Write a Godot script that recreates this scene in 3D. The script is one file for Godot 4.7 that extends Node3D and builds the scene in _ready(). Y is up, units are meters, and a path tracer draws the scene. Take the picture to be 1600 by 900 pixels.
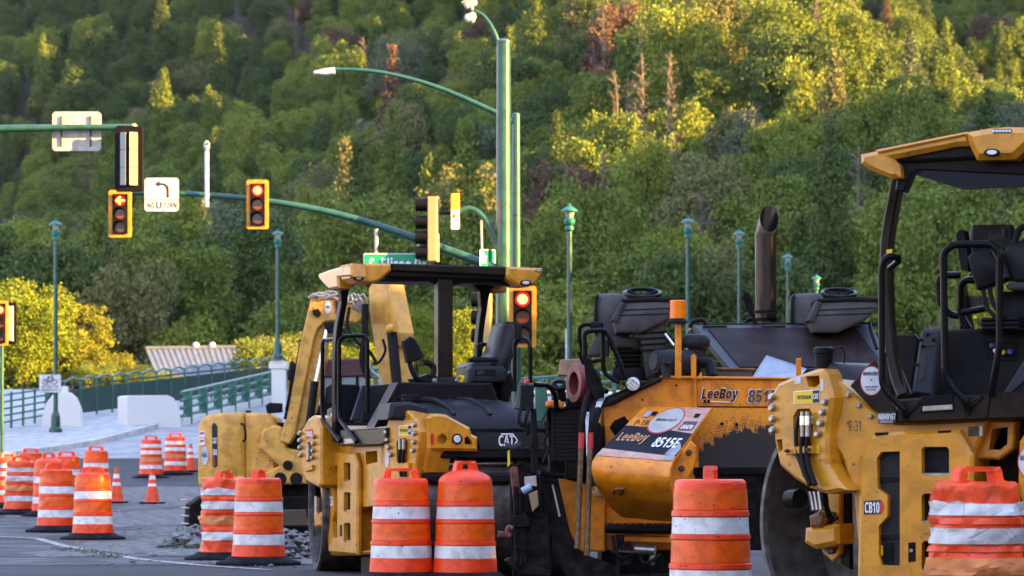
extends Node3D
# A street works yard at a junction below a wooded hill. Metres; the camera stands at the origin and looks along -Z.
# at(px, py, d): the point that the photograph shows at pixel (px, py), d metres away.

const FOCAL := 4500.0
const EYE := 0.95
const LEVEL := 743.0
var R := RandomNumberGenerator.new()
var names := {}
var M := {}
var tex := {}


class MB:
	# collects triangles; every solid is closed and faces outwards
	var v := PackedVector3Array()
	var n := PackedVector3Array()
	var uv := PackedVector2Array()
	var col := PackedColorArray()
	var tint := Color.WHITE

	func tri(a: Vector3, b: Vector3, c: Vector3, na: Vector3, nb = null, nc = null) -> void:
		var q: Vector3 = na if nb == null else (na + nb + nc)
		if (b - a).cross(c - a).dot(q) > 0.0:
			v.append(a); v.append(c); v.append(b)
			n.append(na); n.append(na if nc == null else nc); n.append(na if nb == null else nb)
		else:
			v.append(a); v.append(b); v.append(c)
			n.append(na); n.append(na if nb == null else nb); n.append(na if nc == null else nc)
		for i in 3:
			col.append(tint)
			uv.append(Vector2.ZERO)

	func flat(a: Vector3, b: Vector3, c: Vector3, out: Vector3) -> void:
		var q := (b - a).cross(c - a)
		if q.length_squared() < 1e-16:
			return
		q = q.normalized()
		if q.dot(out) < 0.0:
			q = -q
		tri(a, b, c, q)

	func quad(a: Vector3, b: Vector3, c: Vector3, d: Vector3, out: Vector3) -> void:
		flat(a, b, c, out)
		flat(a, c, d, out)

	# an outline in the plane (u, w) at o, pushed from height h0 to h1 along k; bevel b on the h1 side and on the h0 side
	func prism(pts: PackedVector2Array, o: Vector3, u: Vector3, w: Vector3, k: Vector3, h0: float, h1: float, b := 0.0, back := true) -> void:
		var p := pts.duplicate()
		if Geometry2D.is_polygon_clockwise(p):
			p.reverse()
		var m := p.size()
		var inn := PackedVector2Array()
		for i in m:
			var a := p[(i + m - 1) % m]
			var c := p[(i + 1) % m]
			var e1 := (p[i] - a).normalized()
			var e2 := (c - p[i]).normalized()
			var n1 := Vector2(-e1.y, e1.x)
			var n2 := Vector2(-e2.y, e2.x)
			var s := n1 + n2
			var l := maxf(s.length_squared() * 0.5, 0.35)
			inn.append(p[i] + s / l * b)
		var ix := Geometry2D.triangulate_polygon(inn)
		if ix.is_empty():
			inn = p
			ix = Geometry2D.triangulate_polygon(p)
		var s1 := signf(h1 - h0)
		for i in range(0, ix.size(), 3):
			tri(o + u * inn[ix[i]].x + w * inn[ix[i]].y + k * h1, o + u * inn[ix[i + 1]].x + w * inn[ix[i + 1]].y + k * h1, o + u * inn[ix[i + 2]].x + w * inn[ix[i + 2]].y + k * h1, k * s1)
			if back:
				tri(o + u * inn[ix[i]].x + w * inn[ix[i]].y + k * h0, o + u * inn[ix[i + 1]].x + w * inn[ix[i + 1]].y + k * h0, o + u * inn[ix[i + 2]].x + w * inn[ix[i + 2]].y + k * h0, -k * s1)
		for i in m:
			var j := (i + 1) % m
			var e := (p[j] - p[i]).normalized()
			var out := u * e.y - w * e.x
			var a0 := o + u * p[i].x + w * p[i].y
			var c0 := o + u * p[j].x + w * p[j].y
			var a1 := o + u * inn[i].x + w * inn[i].y
			var c1 := o + u * inn[j].x + w * inn[j].y
			var t0 := h0 + s1 * (b if back else 0.0)
			var t1 := h1 - s1 * b
			quad(a0 + k * t0, c0 + k * t0, c0 + k * t1, a0 + k * t1, out)
			if b > 0.0:
				quad(a0 + k * t1, c0 + k * t1, c1 + k * h1, a1 + k * h1, out + k * s1)
				if back:
					quad(a0 + k * t0, c0 + k * t0, c1 + k * h0, a1 + k * h0, out - k * s1)

	# the same with openings cut into the h1 side: holes are [outline, depth]; as deep as the slab they go right through
	func prism_cut(pts: PackedVector2Array, holes: Array, o: Vector3, u: Vector3, w: Vector3, k: Vector3, h0: float, h1: float, b: float) -> void:
		var p := pts.duplicate()
		if Geometry2D.is_polygon_clockwise(p):
			p.reverse()
		var m := p.size()
		var inn := PackedVector2Array()
		for i in m:
			var e1 := (p[i] - p[(i + m - 1) % m]).normalized()
			var e2 := (p[(i + 1) % m] - p[i]).normalized()
			var s := Vector2(-e1.y, e1.x) + Vector2(-e2.y, e2.x)
			inn.append(p[i] + s / maxf(s.length_squared() * 0.5, 0.35) * b)
		var thick := h1 - h0
		var front := inn.duplicate()
		var rear := inn.duplicate()
		for q in holes:
			var h: PackedVector2Array = q[0].duplicate()
			if not Geometry2D.is_polygon_clockwise(h):
				h.reverse()
			front = keyhole(front, h)
			if q[1] >= thick - 0.001:
				rear = keyhole(rear, h)
			var z := h1 - minf(q[1], thick)
			for i in h.size():
				var j := (i + 1) % h.size()
				var e := (h[j] - h[i]).normalized()
				var a := o + u * h[i].x + w * h[i].y
				var c := o + u * h[j].x + w * h[j].y
				quad(a + k * z, c + k * z, c + k * h1, a + k * h1, u * e.y - w * e.x)
			if q[1] < thick - 0.001:
				var fx := Geometry2D.triangulate_polygon(h)
				for i in range(0, fx.size(), 3):
					tri(o + u * h[fx[i]].x + w * h[fx[i]].y + k * z, o + u * h[fx[i + 1]].x + w * h[fx[i + 1]].y + k * z, o + u * h[fx[i + 2]].x + w * h[fx[i + 2]].y + k * z, k)
		for side in 2:
			var g := front if side == 0 else rear
			var z := h1 if side == 0 else h0
			var ix := Geometry2D.triangulate_polygon(g)
			if ix.is_empty():
				ix = Geometry2D.triangulate_polygon(inn)
				g = inn
				print("cut failed ", pts.size(), " ", holes.size())
			for i in range(0, ix.size(), 3):
				tri(o + u * g[ix[i]].x + w * g[ix[i]].y + k * z, o + u * g[ix[i + 1]].x + w * g[ix[i + 1]].y + k * z, o + u * g[ix[i + 2]].x + w * g[ix[i + 2]].y + k * z, k if side == 0 else -k)
		for i in m:
			var j := (i + 1) % m
			var e := (p[j] - p[i]).normalized()
			var out := u * e.y - w * e.x
			var a0 := o + u * p[i].x + w * p[i].y
			var c0 := o + u * p[j].x + w * p[j].y
			var a1 := o + u * inn[i].x + w * inn[i].y
			var c1 := o + u * inn[j].x + w * inn[j].y
			quad(a0 + k * (h0 + b), c0 + k * (h0 + b), c0 + k * (h1 - b), a0 + k * (h1 - b), out)
			quad(a0 + k * (h1 - b), c0 + k * (h1 - b), c1 + k * h1, a1 + k * h1, out + k)
			quad(a0 + k * (h0 + b), c0 + k * (h0 + b), c1 + k * h0, a1 + k * h0, out - k)

	# joins a hole to the outline it lies in by a hair-thin slit
	func keyhole(outer: PackedVector2Array, h: PackedVector2Array) -> PackedVector2Array:
		var bi := 0
		var bj := 0
		var best := 1e9
		for i in outer.size():
			for j in h.size():
				var d := outer[i].distance_squared_to(h[j])
				if d >= best:
					continue
				var free := true
				for g in [outer, h]:
					for k in g.size():
						var a: Vector2 = g[k]
						var c: Vector2 = g[(k + 1) % g.size()]
						if a.distance_squared_to(outer[i]) < 1e-6 or c.distance_squared_to(outer[i]) < 1e-6 or a.distance_squared_to(h[j]) < 1e-6 or c.distance_squared_to(h[j]) < 1e-6:
							continue
						if Geometry2D.segment_intersects_segment(outer[i], h[j], a, c) != null:
							free = false
				if free:
					best = d
					bi = i
					bj = j
		var dir := (h[bj] - outer[bi]).normalized()
		var off := Vector2(dir.y, -dir.x) * 0.0002
		var r := PackedVector2Array()
		for i in bi + 1:
			r.append(outer[i])
		for j in h.size():
			r.append(h[(bj + j) % h.size()])
		r.append(h[bj] + off)
		r.append(outer[bi] + off)
		for i in range(bi + 1, outer.size()):
			r.append(outer[i])
		return r

	func box(c: Vector3, size: Vector3, b := 0.0, basis := Basis.IDENTITY) -> void:
		var h := size * 0.5
		b = minf(b, minf(h.x, minf(h.y, h.z)) * 0.9)
		var pts := PackedVector2Array([Vector2(-h.x + b, -h.y), Vector2(h.x - b, -h.y), Vector2(h.x, -h.y + b), Vector2(h.x, h.y - b), Vector2(h.x - b, h.y), Vector2(-h.x + b, h.y), Vector2(-h.x, h.y - b), Vector2(-h.x, -h.y + b)])
		if b <= 0.0:
			pts = PackedVector2Array([Vector2(-h.x, -h.y), Vector2(h.x, -h.y), Vector2(h.x, h.y), Vector2(-h.x, h.y)])
		prism(pts, c, basis.x, basis.y, basis.z, -h.z, h.z, b)

	func tube(path: PackedVector3Array, r0: float, r1 := -1.0, seg := 10, cap := true) -> void:
		if r1 < 0.0:
			r1 = r0
		var m := path.size()
		var t := (path[1] - path[0]).normalized()
		var x := t.cross(Vector3.UP if absf(t.y) < 0.9 else Vector3.RIGHT).normalized()
		var prev := PackedVector3Array()
		var pn := PackedVector3Array()
		for i in m:
			var a := path[maxi(i - 1, 0)]
			var c := path[mini(i + 1, m - 1)]
			t = (c - a).normalized()
			x = (x - t * x.dot(t)).normalized()
			var y := t.cross(x)
			var r := lerpf(r0, r1, float(i) / (m - 1))
			var ring := PackedVector3Array()
			var rn := PackedVector3Array()
			for k in seg:
				var an := TAU * k / seg
				var d := x * cos(an) + y * sin(an)
				ring.append(path[i] + d * r)
				rn.append(d)
			if i > 0:
				for k in seg:
					var l := (k + 1) % seg
					tri(prev[k], prev[l], ring[l], pn[k], pn[l], rn[l])
					tri(prev[k], ring[l], ring[k], pn[k], rn[l], rn[k])
			if cap and (i == 0 or i == m - 1):
				var out := -t if i == 0 else t
				for k in range(1, seg - 1):
					tri(ring[0], ring[k], ring[k + 1], out)
			prev = ring
			pn = rn

	# a bar of rectangular section with trimmed corners swept along a path; side is the direction of its width w
	func strut(path: PackedVector3Array, side: Vector3, w: float, h: float) -> void:
		var m := path.size()
		var prev := PackedVector3Array()
		var c := minf(w, h) * 0.18
		var sec := [Vector2(w / 2 - c, -h / 2), Vector2(w / 2, -h / 2 + c), Vector2(w / 2, h / 2 - c), Vector2(w / 2 - c, h / 2), Vector2(-w / 2 + c, h / 2), Vector2(-w / 2, h / 2 - c), Vector2(-w / 2, -h / 2 + c), Vector2(-w / 2 + c, -h / 2)]
		for i in m:
			var t := (path[mini(i + 1, m - 1)] - path[maxi(i - 1, 0)]).normalized()
			var x := (side - t * side.dot(t)).normalized()
			var y := t.cross(x)
			var ring := PackedVector3Array()
			for q in sec:
				ring.append(path[i] + x * q.x + y * q.y)
			if i > 0:
				for k in 8:
					var l := (k + 1) % 8
					quad(prev[k], prev[l], ring[l], ring[k], (ring[k] + ring[l]) * 0.5 - path[i])
			if i == 0 or i == m - 1:
				for k in range(1, 7):
					flat(ring[0], ring[k], ring[k + 1], -t if i == 0 else t)
			prev = ring
		soft(25.0)

	# profile of (radius, height) turned about the axis k at o; warp(point) may bend it
	func lathe(prof: Array, o: Vector3, k := Vector3.UP, seg := 24, smooth := false, warp = null) -> void:
		var x := k.cross(Vector3.FORWARD if absf(k.z) < 0.9 else Vector3.UP).normalized()
		var y := k.cross(x)
		var m := prof.size()
		for i in m - 1:
			var p: Vector2 = prof[i]
			var q: Vector2 = prof[i + 1]
			var e := q - p
			if e.length_squared() < 1e-12:
				continue
			var nn := Vector2(e.y, -e.x).normalized()
			var np := nn
			var nq := nn
			if smooth:
				if i > 0:
					var f: Vector2 = p - prof[i - 1]
					np = (nn + Vector2(f.y, -f.x).normalized()).normalized()
				if i < m - 2:
					var g: Vector2 = prof[i + 2] - q
					nq = (nn + Vector2(g.y, -g.x).normalized()).normalized()
			for s in seg:
				var a0 := TAU * s / seg
				var a1 := TAU * (s + 1) / seg
				var d0 := x * cos(a0) + y * sin(a0)
				var d1 := x * cos(a1) + y * sin(a1)
				var A := o + d0 * p.x + k * p.y
				var B := o + d1 * p.x + k * p.y
				var C := o + d1 * q.x + k * q.y
				var D := o + d0 * q.x + k * q.y
				if warp != null:
					A = warp.call(A); B = warp.call(B); C = warp.call(C); D = warp.call(D)
					if q.x > 1e-5:
						flat_s(A, C, D, d0 * nn.x + k * nn.y)
					if p.x > 1e-5:
						flat_s(A, B, C, d0 * nn.x + k * nn.y)
				else:
					if p.x > 1e-5:
						tri(A, B, C, d0 * np.x + k * np.y, d1 * np.x + k * np.y, d1 * nq.x + k * nq.y)
					if q.x > 1e-5:
						tri(A, C, D, d0 * np.x + k * np.y, d1 * nq.x + k * nq.y, d0 * nq.x + k * nq.y)

	func flat_s(a: Vector3, b: Vector3, c: Vector3, out: Vector3) -> void:
		flat(a, b, c, out)

	func mesh() -> ArrayMesh:
		var arr := []
		arr.resize(Mesh.ARRAY_MAX)
		arr[Mesh.ARRAY_VERTEX] = v
		arr[Mesh.ARRAY_NORMAL] = n
		arr[Mesh.ARRAY_TEX_UV] = uv
		arr[Mesh.ARRAY_COLOR] = col
		var am := ArrayMesh.new()
		am.add_surface_from_arrays(Mesh.PRIMITIVE_TRIANGLES, arr)
		return am

	# the same triangles with normals averaged where they touch at less than 'lim' degrees
	func soft(lim := 40.0) -> void:
		var at := {}
		for i in v.size():
			var key := (v[i] * 2000.0).round()
			if not at.has(key):
				at[key] = []
			at[key].append(i)
		var c := cos(deg_to_rad(lim))
		var out := n.duplicate()
		for key in at:
			for i in at[key]:
				var s := Vector3.ZERO
				for j in at[key]:
					if n[i].dot(n[j]) > c:
						s += n[j]
				if s.length_squared() > 1e-9:
					out[i] = s.normalized()
		n = out


class Face:
	# an upright plane of a machine: local x along u, y up, n towards the viewer's side
	var o: Vector3
	var u: Vector3
	var n: Vector3

	func _init(a: Vector3, b: Vector3) -> void:
		o = Vector3(a.x, 0.0, a.z)
		u = Vector3(b.x - a.x, 0.0, b.z - a.z).normalized()
		n = u.cross(Vector3.UP)
		if n.z < 0.0:
			n = -n

	func uv(px: float, py: float, w := 0.0) -> Vector2:
		var eye := Vector3(0, EYE, 0)
		var dir := Vector3((px - 800.0) / FOCAL, (LEVEL - py) / FOCAL, -1.0)
		var t := (o + n * w - eye).dot(n) / dir.dot(n)
		var p := eye + dir * t
		return Vector2((p - o).dot(u), p.y)

	func pt(px: float, py: float, w := 0.0) -> Vector3:
		var q := uv(px, py, w)
		return o + u * q.x + Vector3.UP * q.y + n * w

	func poly(f: Array, w := 0.0) -> PackedVector2Array:
		var r := PackedVector2Array()
		for i in range(0, f.size(), 2):
			r.append(uv(f[i], f[i + 1], w))
		return r

	func basis() -> Basis:
		return Basis(u, Vector3.UP, n)


func at(px: float, py: float, d: float) -> Vector3:
	return Vector3((px - 800.0) / FOCAL * d, EYE + (LEVEL - py) / FOCAL * d, -d)


func spot(px: float, d: float) -> Vector3:
	return Vector3((px - 800.0) / FOCAL * d, ground_y(d), -d)


func numbered(called: String) -> String:
	if not names.has(called):
		names[called] = 0
		return called
	names[called] += 1
	return "%s_%03d" % [called, names[called]]


func thing(called: String, label: String, category: String, where := Vector3.ZERO, turn := 0.0, group := "") -> Node3D:
	var o := Node3D.new()
	o.name = numbered(called)
	add_child(o, true)
	o.position = where
	o.rotation.y = turn
	tag(o, label, category, group)
	return o


func tag(o: Node, label: String, category: String, group := "") -> void:
	o.set_meta("label", label)
	o.set_meta("category", category)
	if group != "":
		o.set_meta("group", group)


# commits a mesh built in world coordinates as one named part of its thing
func part(b: MB, called: String, m: Material, parent: Node3D = self, label := "") -> MeshInstance3D:
	var o := MeshInstance3D.new()
	o.name = called if parent != self else numbered(called)
	if b.v.size() > 0:
		o.mesh = b.mesh()
	o.material_override = m
	parent.add_child(o, true)
	if parent != self:
		o.transform = world_of(parent).affine_inverse()
	if label != "":
		o.set_meta("label", label)
	return o


# the same, for a mesh built in the parent's own coordinates
func local(b: MB, called: String, m: Material, parent: Node3D, label := "") -> MeshInstance3D:
	var o := MeshInstance3D.new()
	o.name = called
	o.mesh = b.mesh()
	o.material_override = m
	parent.add_child(o, true)
	if label != "":
		o.set_meta("label", label)
	return o


func world_of(o: Node3D) -> Transform3D:
	var t := o.transform
	var p := o.get_parent()
	while p is Node3D and p != self:
		t = (p as Node3D).transform * t
		p = p.get_parent()
	return t


func struct(b: MB, called: String, m: Material) -> MeshInstance3D:
	var o := part(b, called, m)
	o.set_meta("kind", "structure")
	return o


# rounds the corners of a polyline with arcs of radius r
func bend(p: Array, r: float, steps := 5) -> PackedVector3Array:
	var out := PackedVector3Array([p[0]])
	for i in range(1, p.size() - 1):
		var a: Vector3 = p[i - 1]
		var b: Vector3 = p[i]
		var c: Vector3 = p[i + 1]
		var l := minf(r, minf((a - b).length(), (c - b).length()) * 0.48)
		var s := b + (a - b).normalized() * l
		var e := b + (c - b).normalized() * l
		for k in steps + 1:
			var t := float(k) / steps
			out.append(s.lerp(b, t).lerp(b.lerp(e, t), t))
	out.append(p[p.size() - 1])
	return out


func spline(p: Array, steps := 6) -> PackedVector3Array:
	var out := PackedVector3Array()
	for i in p.size() - 1:
		var a: Vector3 = p[maxi(i - 1, 0)]
		var b: Vector3 = p[i]
		var c: Vector3 = p[i + 1]
		var d: Vector3 = p[mini(i + 2, p.size() - 1)]
		for k in steps:
			out.append(b.cubic_interpolate(c, a, d, float(k) / steps))
	out.append(p[p.size() - 1])
	return out


# a slab whose outline lies on a face: 'f' holds pixel pairs read at stand-off w, thick metres deep behind it
func slab(b: MB, fc: Face, f: Array, w: float, thick: float, bevel := 0.008) -> void:
	b.prism(fc.poly(f, w), fc.o, fc.u, Vector3.UP, fc.n, w - thick, w, bevel)


# a slab with openings: holes are [pixel pairs, depth]
func cut_slab(fc: Face, f: Array, holes: Array, w: float, thick: float, bevel: float, called: String, m: Material, parent: Node3D) -> MeshInstance3D:
	var b := MB.new()
	var hs := []
	for h in holes:
		hs.append([fc.poly(h[0], w), h[1]])
	b.prism_cut(fc.poly(f, w), hs, fc.o, fc.u, Vector3.UP, fc.n, w - thick, w, bevel)
	return part(b, called, m, parent)


func slab_part(fc: Face, f: Array, w: float, thick: float, bevel: float, called: String, m: Material, parent: Node3D, label := "") -> MeshInstance3D:
	var b := MB.new()
	slab(b, fc, f, w, thick, bevel)
	return part(b, called, m, parent, label)


func rod(parent: Node3D, called: String, m: Material, pts: Array, r: float, round := 0.06, seg := 8) -> MeshInstance3D:
	var b := MB.new()
	b.tube(bend(pts, round) if pts.size() > 2 else PackedVector3Array(pts), r, -1.0, seg)
	return part(b, called, m, parent)


func hose(parent: Node3D, called: String, m: Material, pts: Array, r: float) -> MeshInstance3D:
	var b := MB.new()
	b.tube(spline(pts, 5), r, -1.0, 7)
	return part(b, called, m, parent)


func ring_of(c: Vector2, rx: float, ry: float, seg := 20, from := 0.0, to := TAU) -> PackedVector2Array:
	var r := PackedVector2Array()
	var full := absf(to - from - TAU) < 1e-4
	for i in (seg if full else seg + 1):
		var a := from + (to - from) * i / seg
		r.append(c + Vector2(cos(a) * rx, sin(a) * ry))
	return r


# a round boss standing on a face, centred on a pixel
func boss(b: MB, fc: Face, px: float, py: float, r: float, w: float, h: float, seg := 16) -> void:
	var c := fc.pt(px, py, w)
	b.lathe([Vector2(0.0, 0.0), Vector2(r, 0.0), Vector2(r, h * 0.75), Vector2(r * 0.82, h), Vector2(0.0, h)], c, fc.n, seg)


# lettering standing on a face, fitted to the pixel box x0..x1, y0..y1 (y down); lean shears it like italics
func letters(parent: Node3D, fc: Face, text: String, x0: float, y0: float, x1: float, y1: float, w: float, m: Material, bold := false, lean := 0.0, serif := false) -> void:
	var t := TextMesh.new()
	var f := SystemFont.new()
	f.font_names = PackedStringArray(["Droid Serif" if serif else "Droid Sans"])
	f.font_weight = 700 if bold else 400
	t.font = f
	t.text = text
	t.font_size = 48
	t.pixel_size = 0.01
	t.depth = 0.02
	t.curve_step = 2.0
	var bb := t.get_aabb()
	var p0 := fc.uv(x0, y1, w)
	var p1 := fc.uv(x1, y0, w)
	var sx := (p1.x - p0.x) / maxf(bb.size.x, 0.001)
	var sy := (p1.y - p0.y) / maxf(bb.size.y, 0.001)
	var o := MeshInstance3D.new()
	o.name = "lettering"
	o.mesh = t
	o.material_override = m
	parent.add_child(o, true)
	var bs := Basis(fc.u * sx, Vector3.UP * sy + fc.u * sy * lean, fc.n * 0.12)
	var c := fc.o + fc.u * (p0.x + p1.x) * 0.5 + Vector3.UP * (p0.y + p1.y) * 0.5 + fc.n * w
	var tr := Transform3D(bs, c - bs * (bb.position + bb.size * 0.5))
	o.transform = world_of(parent).affine_inverse() * tr


# ---------------------------------------------------------------- materials

func noise_image(size: int, freq: float, oct: int, lo: float, hi: float, sd: int, gamma := 1.0, tint := Color.WHITE) -> ImageTexture:
	var f := FastNoiseLite.new()
	f.seed = sd
	f.frequency = freq
	f.fractal_octaves = oct
	f.noise_type = FastNoiseLite.TYPE_SIMPLEX_SMOOTH
	var im := f.get_seamless_image(size, size)
	im.convert(Image.FORMAT_RGB8)
	for y in size:
		for x in size:
			var q := lerpf(lo, hi, pow(im.get_pixel(x, y).r, gamma))
			im.set_pixel(x, y, Color(1, 1, 1).lerp(tint, 1.0 - q) * Color(lerpf(q, 1.0, tint.r * 0.5), lerpf(q, 1.0, tint.g * 0.5), lerpf(q, 1.0, tint.b * 0.5)) if tint != Color.WHITE else Color(q, q, q))
	return ImageTexture.create_from_image(im)


# used paint: faint blotches, tar specks, rub marks and a few drips
func grime_image() -> ImageTexture:
	var n := 512
	var im := Image.create(n, n, false, Image.FORMAT_RGB8)
	var f := FastNoiseLite.new()
	f.seed = 61
	f.frequency = 0.012
	f.fractal_octaves = 5
	var base := f.get_seamless_image(n, n)
	for y in n:
		for x in n:
			var k := base.get_pixel(x, y).r
			var v := lerpf(0.86, 1.0, smoothstep(0.25, 0.6, k))
			im.set_pixel(x, y, Color(v, v * lerpf(0.97, 1.0, k), v * lerpf(0.93, 1.0, k)))
	var q := RandomNumberGenerator.new()
	q.seed = 62
	for i in 420:
		var c := Vector2(q.randf() * n, q.randf() * n)
		var r := q.randf_range(0.4, 1.5) if q.randf() < 0.93 else q.randf_range(2.0, 4.5)
		var v := q.randf_range(0.16, 0.6)
		for y in range(int(-r - 1), int(r + 2)):
			for x in range(int(-r - 1), int(r + 2)):
				if Vector2(x, y).length() <= r * q.randf_range(0.75, 1.15):
					im.set_pixel(posmod(int(c.x) + x, n), posmod(int(c.y) + y, n), Color(v, v * 0.92, v * 0.85))
	for i in 60:
		var p := Vector2(q.randf() * n, q.randf() * n)
		var an := q.randfn() * 0.5 if q.randf() < 0.6 else PI / 2.0 + q.randfn() * 0.04
		var v := q.randf_range(0.45, 0.8)
		for k in q.randi_range(10, 70):
			p += Vector2(cos(an), sin(an))
			var o := im.get_pixel(posmod(int(p.x), n), posmod(int(p.y), n))
			im.set_pixel(posmod(int(p.x), n), posmod(int(p.y), n), Color(o.r * v, o.g * v * 0.97, o.b * v * 0.93))
	return ImageTexture.create_from_image(im)


# scuffs: thin dark strokes on a pale, slightly blotched sheet
func scratch_image() -> ImageTexture:
	var im: Image = (tex.mottle as ImageTexture).get_image().duplicate()
	var q := RandomNumberGenerator.new()
	q.seed = 44
	for i in 46:
		var p := Vector2(q.randf() * 256.0, q.randf() * 256.0)
		var an := q.randfn() * 0.6
		var v := q.randf_range(0.15, 0.7)
		var l := q.randi_range(8, 60)
		for k in l:
			p += Vector2(cos(an), sin(an))
			an += q.randfn() * 0.05
			for w in (2 if q.randf() < 0.4 else 1):
				im.set_pixel(posmod(int(p.x), 256), posmod(int(p.y) + w, 256), Color(v, v * 0.96, v * 0.92))
	return ImageTexture.create_from_image(im)


func lin(r: float, g: float, b: float) -> Color:
	return Color(r, g, b).linear_to_srgb()


func mat(called: String, c: Color, rough := 0.6, metal := 0.0, t := "", scale := 0.5, bump := "", bump_cm := 0.0, bump_scale := 1.0) -> StandardMaterial3D:
	var m := StandardMaterial3D.new()
	m.resource_name = called
	m.albedo_color = c
	m.roughness = rough
	m.metallic = metal
	if t != "":
		m.albedo_texture = tex[t]
		m.uv1_triplanar = true
		m.uv1_world_triplanar = true
		m.uv1_scale = Vector3.ONE * scale
	if bump != "":
		m.heightmap_enabled = true
		m.heightmap_texture = tex[bump]
		m.heightmap_scale = bump_cm
		if t == "":
			m.uv1_triplanar = true
			m.uv1_world_triplanar = true
			m.uv1_scale = Vector3.ONE * bump_scale
	M[called] = m
	return m


func leaf_mat(called: String, c: Color, back: Color) -> void:
	var m := mat(called, c, 0.75)
	m.vertex_color_use_as_albedo = true
	m.backlight_enabled = true
	m.backlight = back
	m.metallic_specular = 0.3


func make_materials() -> void:
	tex.mottle = noise_image(256, 0.02, 5, 0.72, 1.0, 3)
	tex.patch = noise_image(256, 0.012, 6, 0.45, 1.0, 8, 1.3)
	tex.grain = noise_image(256, 0.2, 3, 0.6, 1.0, 5)
	tex.worn = noise_image(256, 0.03, 6, 0.2, 1.0, 13, 0.7)
	tex.asphalt = noise_image(512, 0.35, 3, 0.5, 1.0, 21)
	tex.stain = noise_image(512, 0.008, 6, 0.4, 1.0, 23, 1.1)
	tex.scratch = scratch_image()
	tex.grime = grime_image()
	# setting
	var a := mat("asphalt", lin(0.07, 0.076, 0.09), 0.85, 0.0, "stain", 0.11, "asphalt", 0.6)
	a.detail_enabled = true
	a.detail_albedo = tex.asphalt
	a.detail_blend_mode = BaseMaterial3D.BLEND_MODE_MUL
	mat("dust", lin(0.27, 0.26, 0.25), 0.95, 0.0, "worn", 0.5)
	mat("old_asphalt", lin(0.16, 0.16, 0.165), 0.9, 0.0, "stain", 0.23, "asphalt", 0.7)
	mat("pavement", lin(0.55, 0.55, 0.54), 0.85, 0.0, "mottle", 0.25)
	mat("deck_concrete", lin(0.42, 0.42, 0.42), 0.85, 0.0, "mottle", 0.13)
	mat("kerb", lin(0.66, 0.64, 0.6), 0.85, 0.0, "mottle", 0.3)
	mat("road_paint", lin(0.62, 0.62, 0.6), 0.7, 0.0, "worn", 0.6)
	mat("earth", lin(0.13, 0.095, 0.06), 0.95, 0.0, "patch", 0.05)
	mat("hill_soil", lin(0.1, 0.068, 0.045), 0.95, 0.0, "patch", 0.03)
	mat("dirt", lin(0.2, 0.15, 0.1), 0.95, 0.0, "worn", 0.7, "grain", 1.5)
	mat("rubble", lin(0.36, 0.35, 0.33), 0.95, 0.0, "worn", 1.3, "grain", 1.0)
	mat("pale_concrete", lin(0.66, 0.64, 0.6), 0.8)
	mat("rail_green", lin(0.05, 0.2, 0.15), 0.25, 0.0, "mottle", 0.6)
	mat("pole_green", lin(0.018, 0.085, 0.068), 0.27, 0.0, "grime", 0.35)
	mat("lamp_green", lin(0.015, 0.14, 0.11), 0.35, 0.1)
	mat("galvanised", lin(0.55, 0.55, 0.53), 0.45, 0.5, "mottle", 0.7)
	mat("white_paint", lin(0.75, 0.75, 0.74), 0.45, 0.0, "mottle", 0.6)
	mat("sign_back", lin(0.62, 0.58, 0.52), 0.55, 0.1, "mottle", 0.8)
	mat("sign_white", lin(0.78, 0.78, 0.8), 0.5, 0.0, "mottle", 0.8)
	mat("sign_green", lin(0.0, 0.25, 0.13), 0.45)
	mat("sign_orange", lin(0.85, 0.3, 0.02), 0.5)
	mat("print_black", lin(0.012, 0.012, 0.014), 0.55)
	mat("print_white", lin(0.8, 0.8, 0.8), 0.5)
	mat("print_red", lin(0.5, 0.03, 0.03), 0.5)
	mat("print_blue", lin(0.03, 0.06, 0.3), 0.5)
	mat("signal_yellow", lin(0.72, 0.32, 0.01), 0.45, 0.0, "mottle", 0.8)
	mat("signal_black", lin(0.007, 0.0065, 0.007), 0.5)
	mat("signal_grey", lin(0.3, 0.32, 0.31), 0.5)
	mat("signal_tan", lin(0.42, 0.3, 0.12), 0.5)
	mat("lens_dark", lin(0.06, 0.035, 0.035), 0.15)
	mat("lens_amber", lin(0.13, 0.03, 0.01), 0.15)
	for q in [["lens_red", Color(1.0, 0.05, 0.02), 0.3], ["lens_core", Color(1.0, 0.42, 0.22), 0.9], ["lens_arrow", Color(1.0, 0.5, 0.2), 0.9], ["lens_dim", Color(1.0, 0.05, 0.02), 0.045]]:
		var l := mat(q[0], Color(0.5, 0.03, 0.02), 0.3)
		l.emission_enabled = true
		l.emission = q[1]
		l.emission_energy_multiplier = q[2]
	mat("dark_bronze", lin(0.06, 0.045, 0.03), 0.5, 0.3)
	mat("glass_pale", lin(0.24, 0.27, 0.25), 0.15)
	mat("rail_panel", lin(0.02, 0.08, 0.06), 0.6, 0.0, "grain", 1.0)
	mat("roof_metal", lin(0.15, 0.165, 0.185), 0.55, 0.0, "mottle", 0.3)
	mat("house_wall", lin(0.4, 0.33, 0.27), 0.85, 0.0, "mottle", 0.3)
	mat("bark", lin(0.09, 0.065, 0.045), 0.95, 0.0, "worn", 0.6)
	mat("pale_bark", lin(0.3, 0.255, 0.215), 0.9, 0.0, "worn", 0.4)


# ---------------------------------------------------------------- the lie of the land

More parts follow.
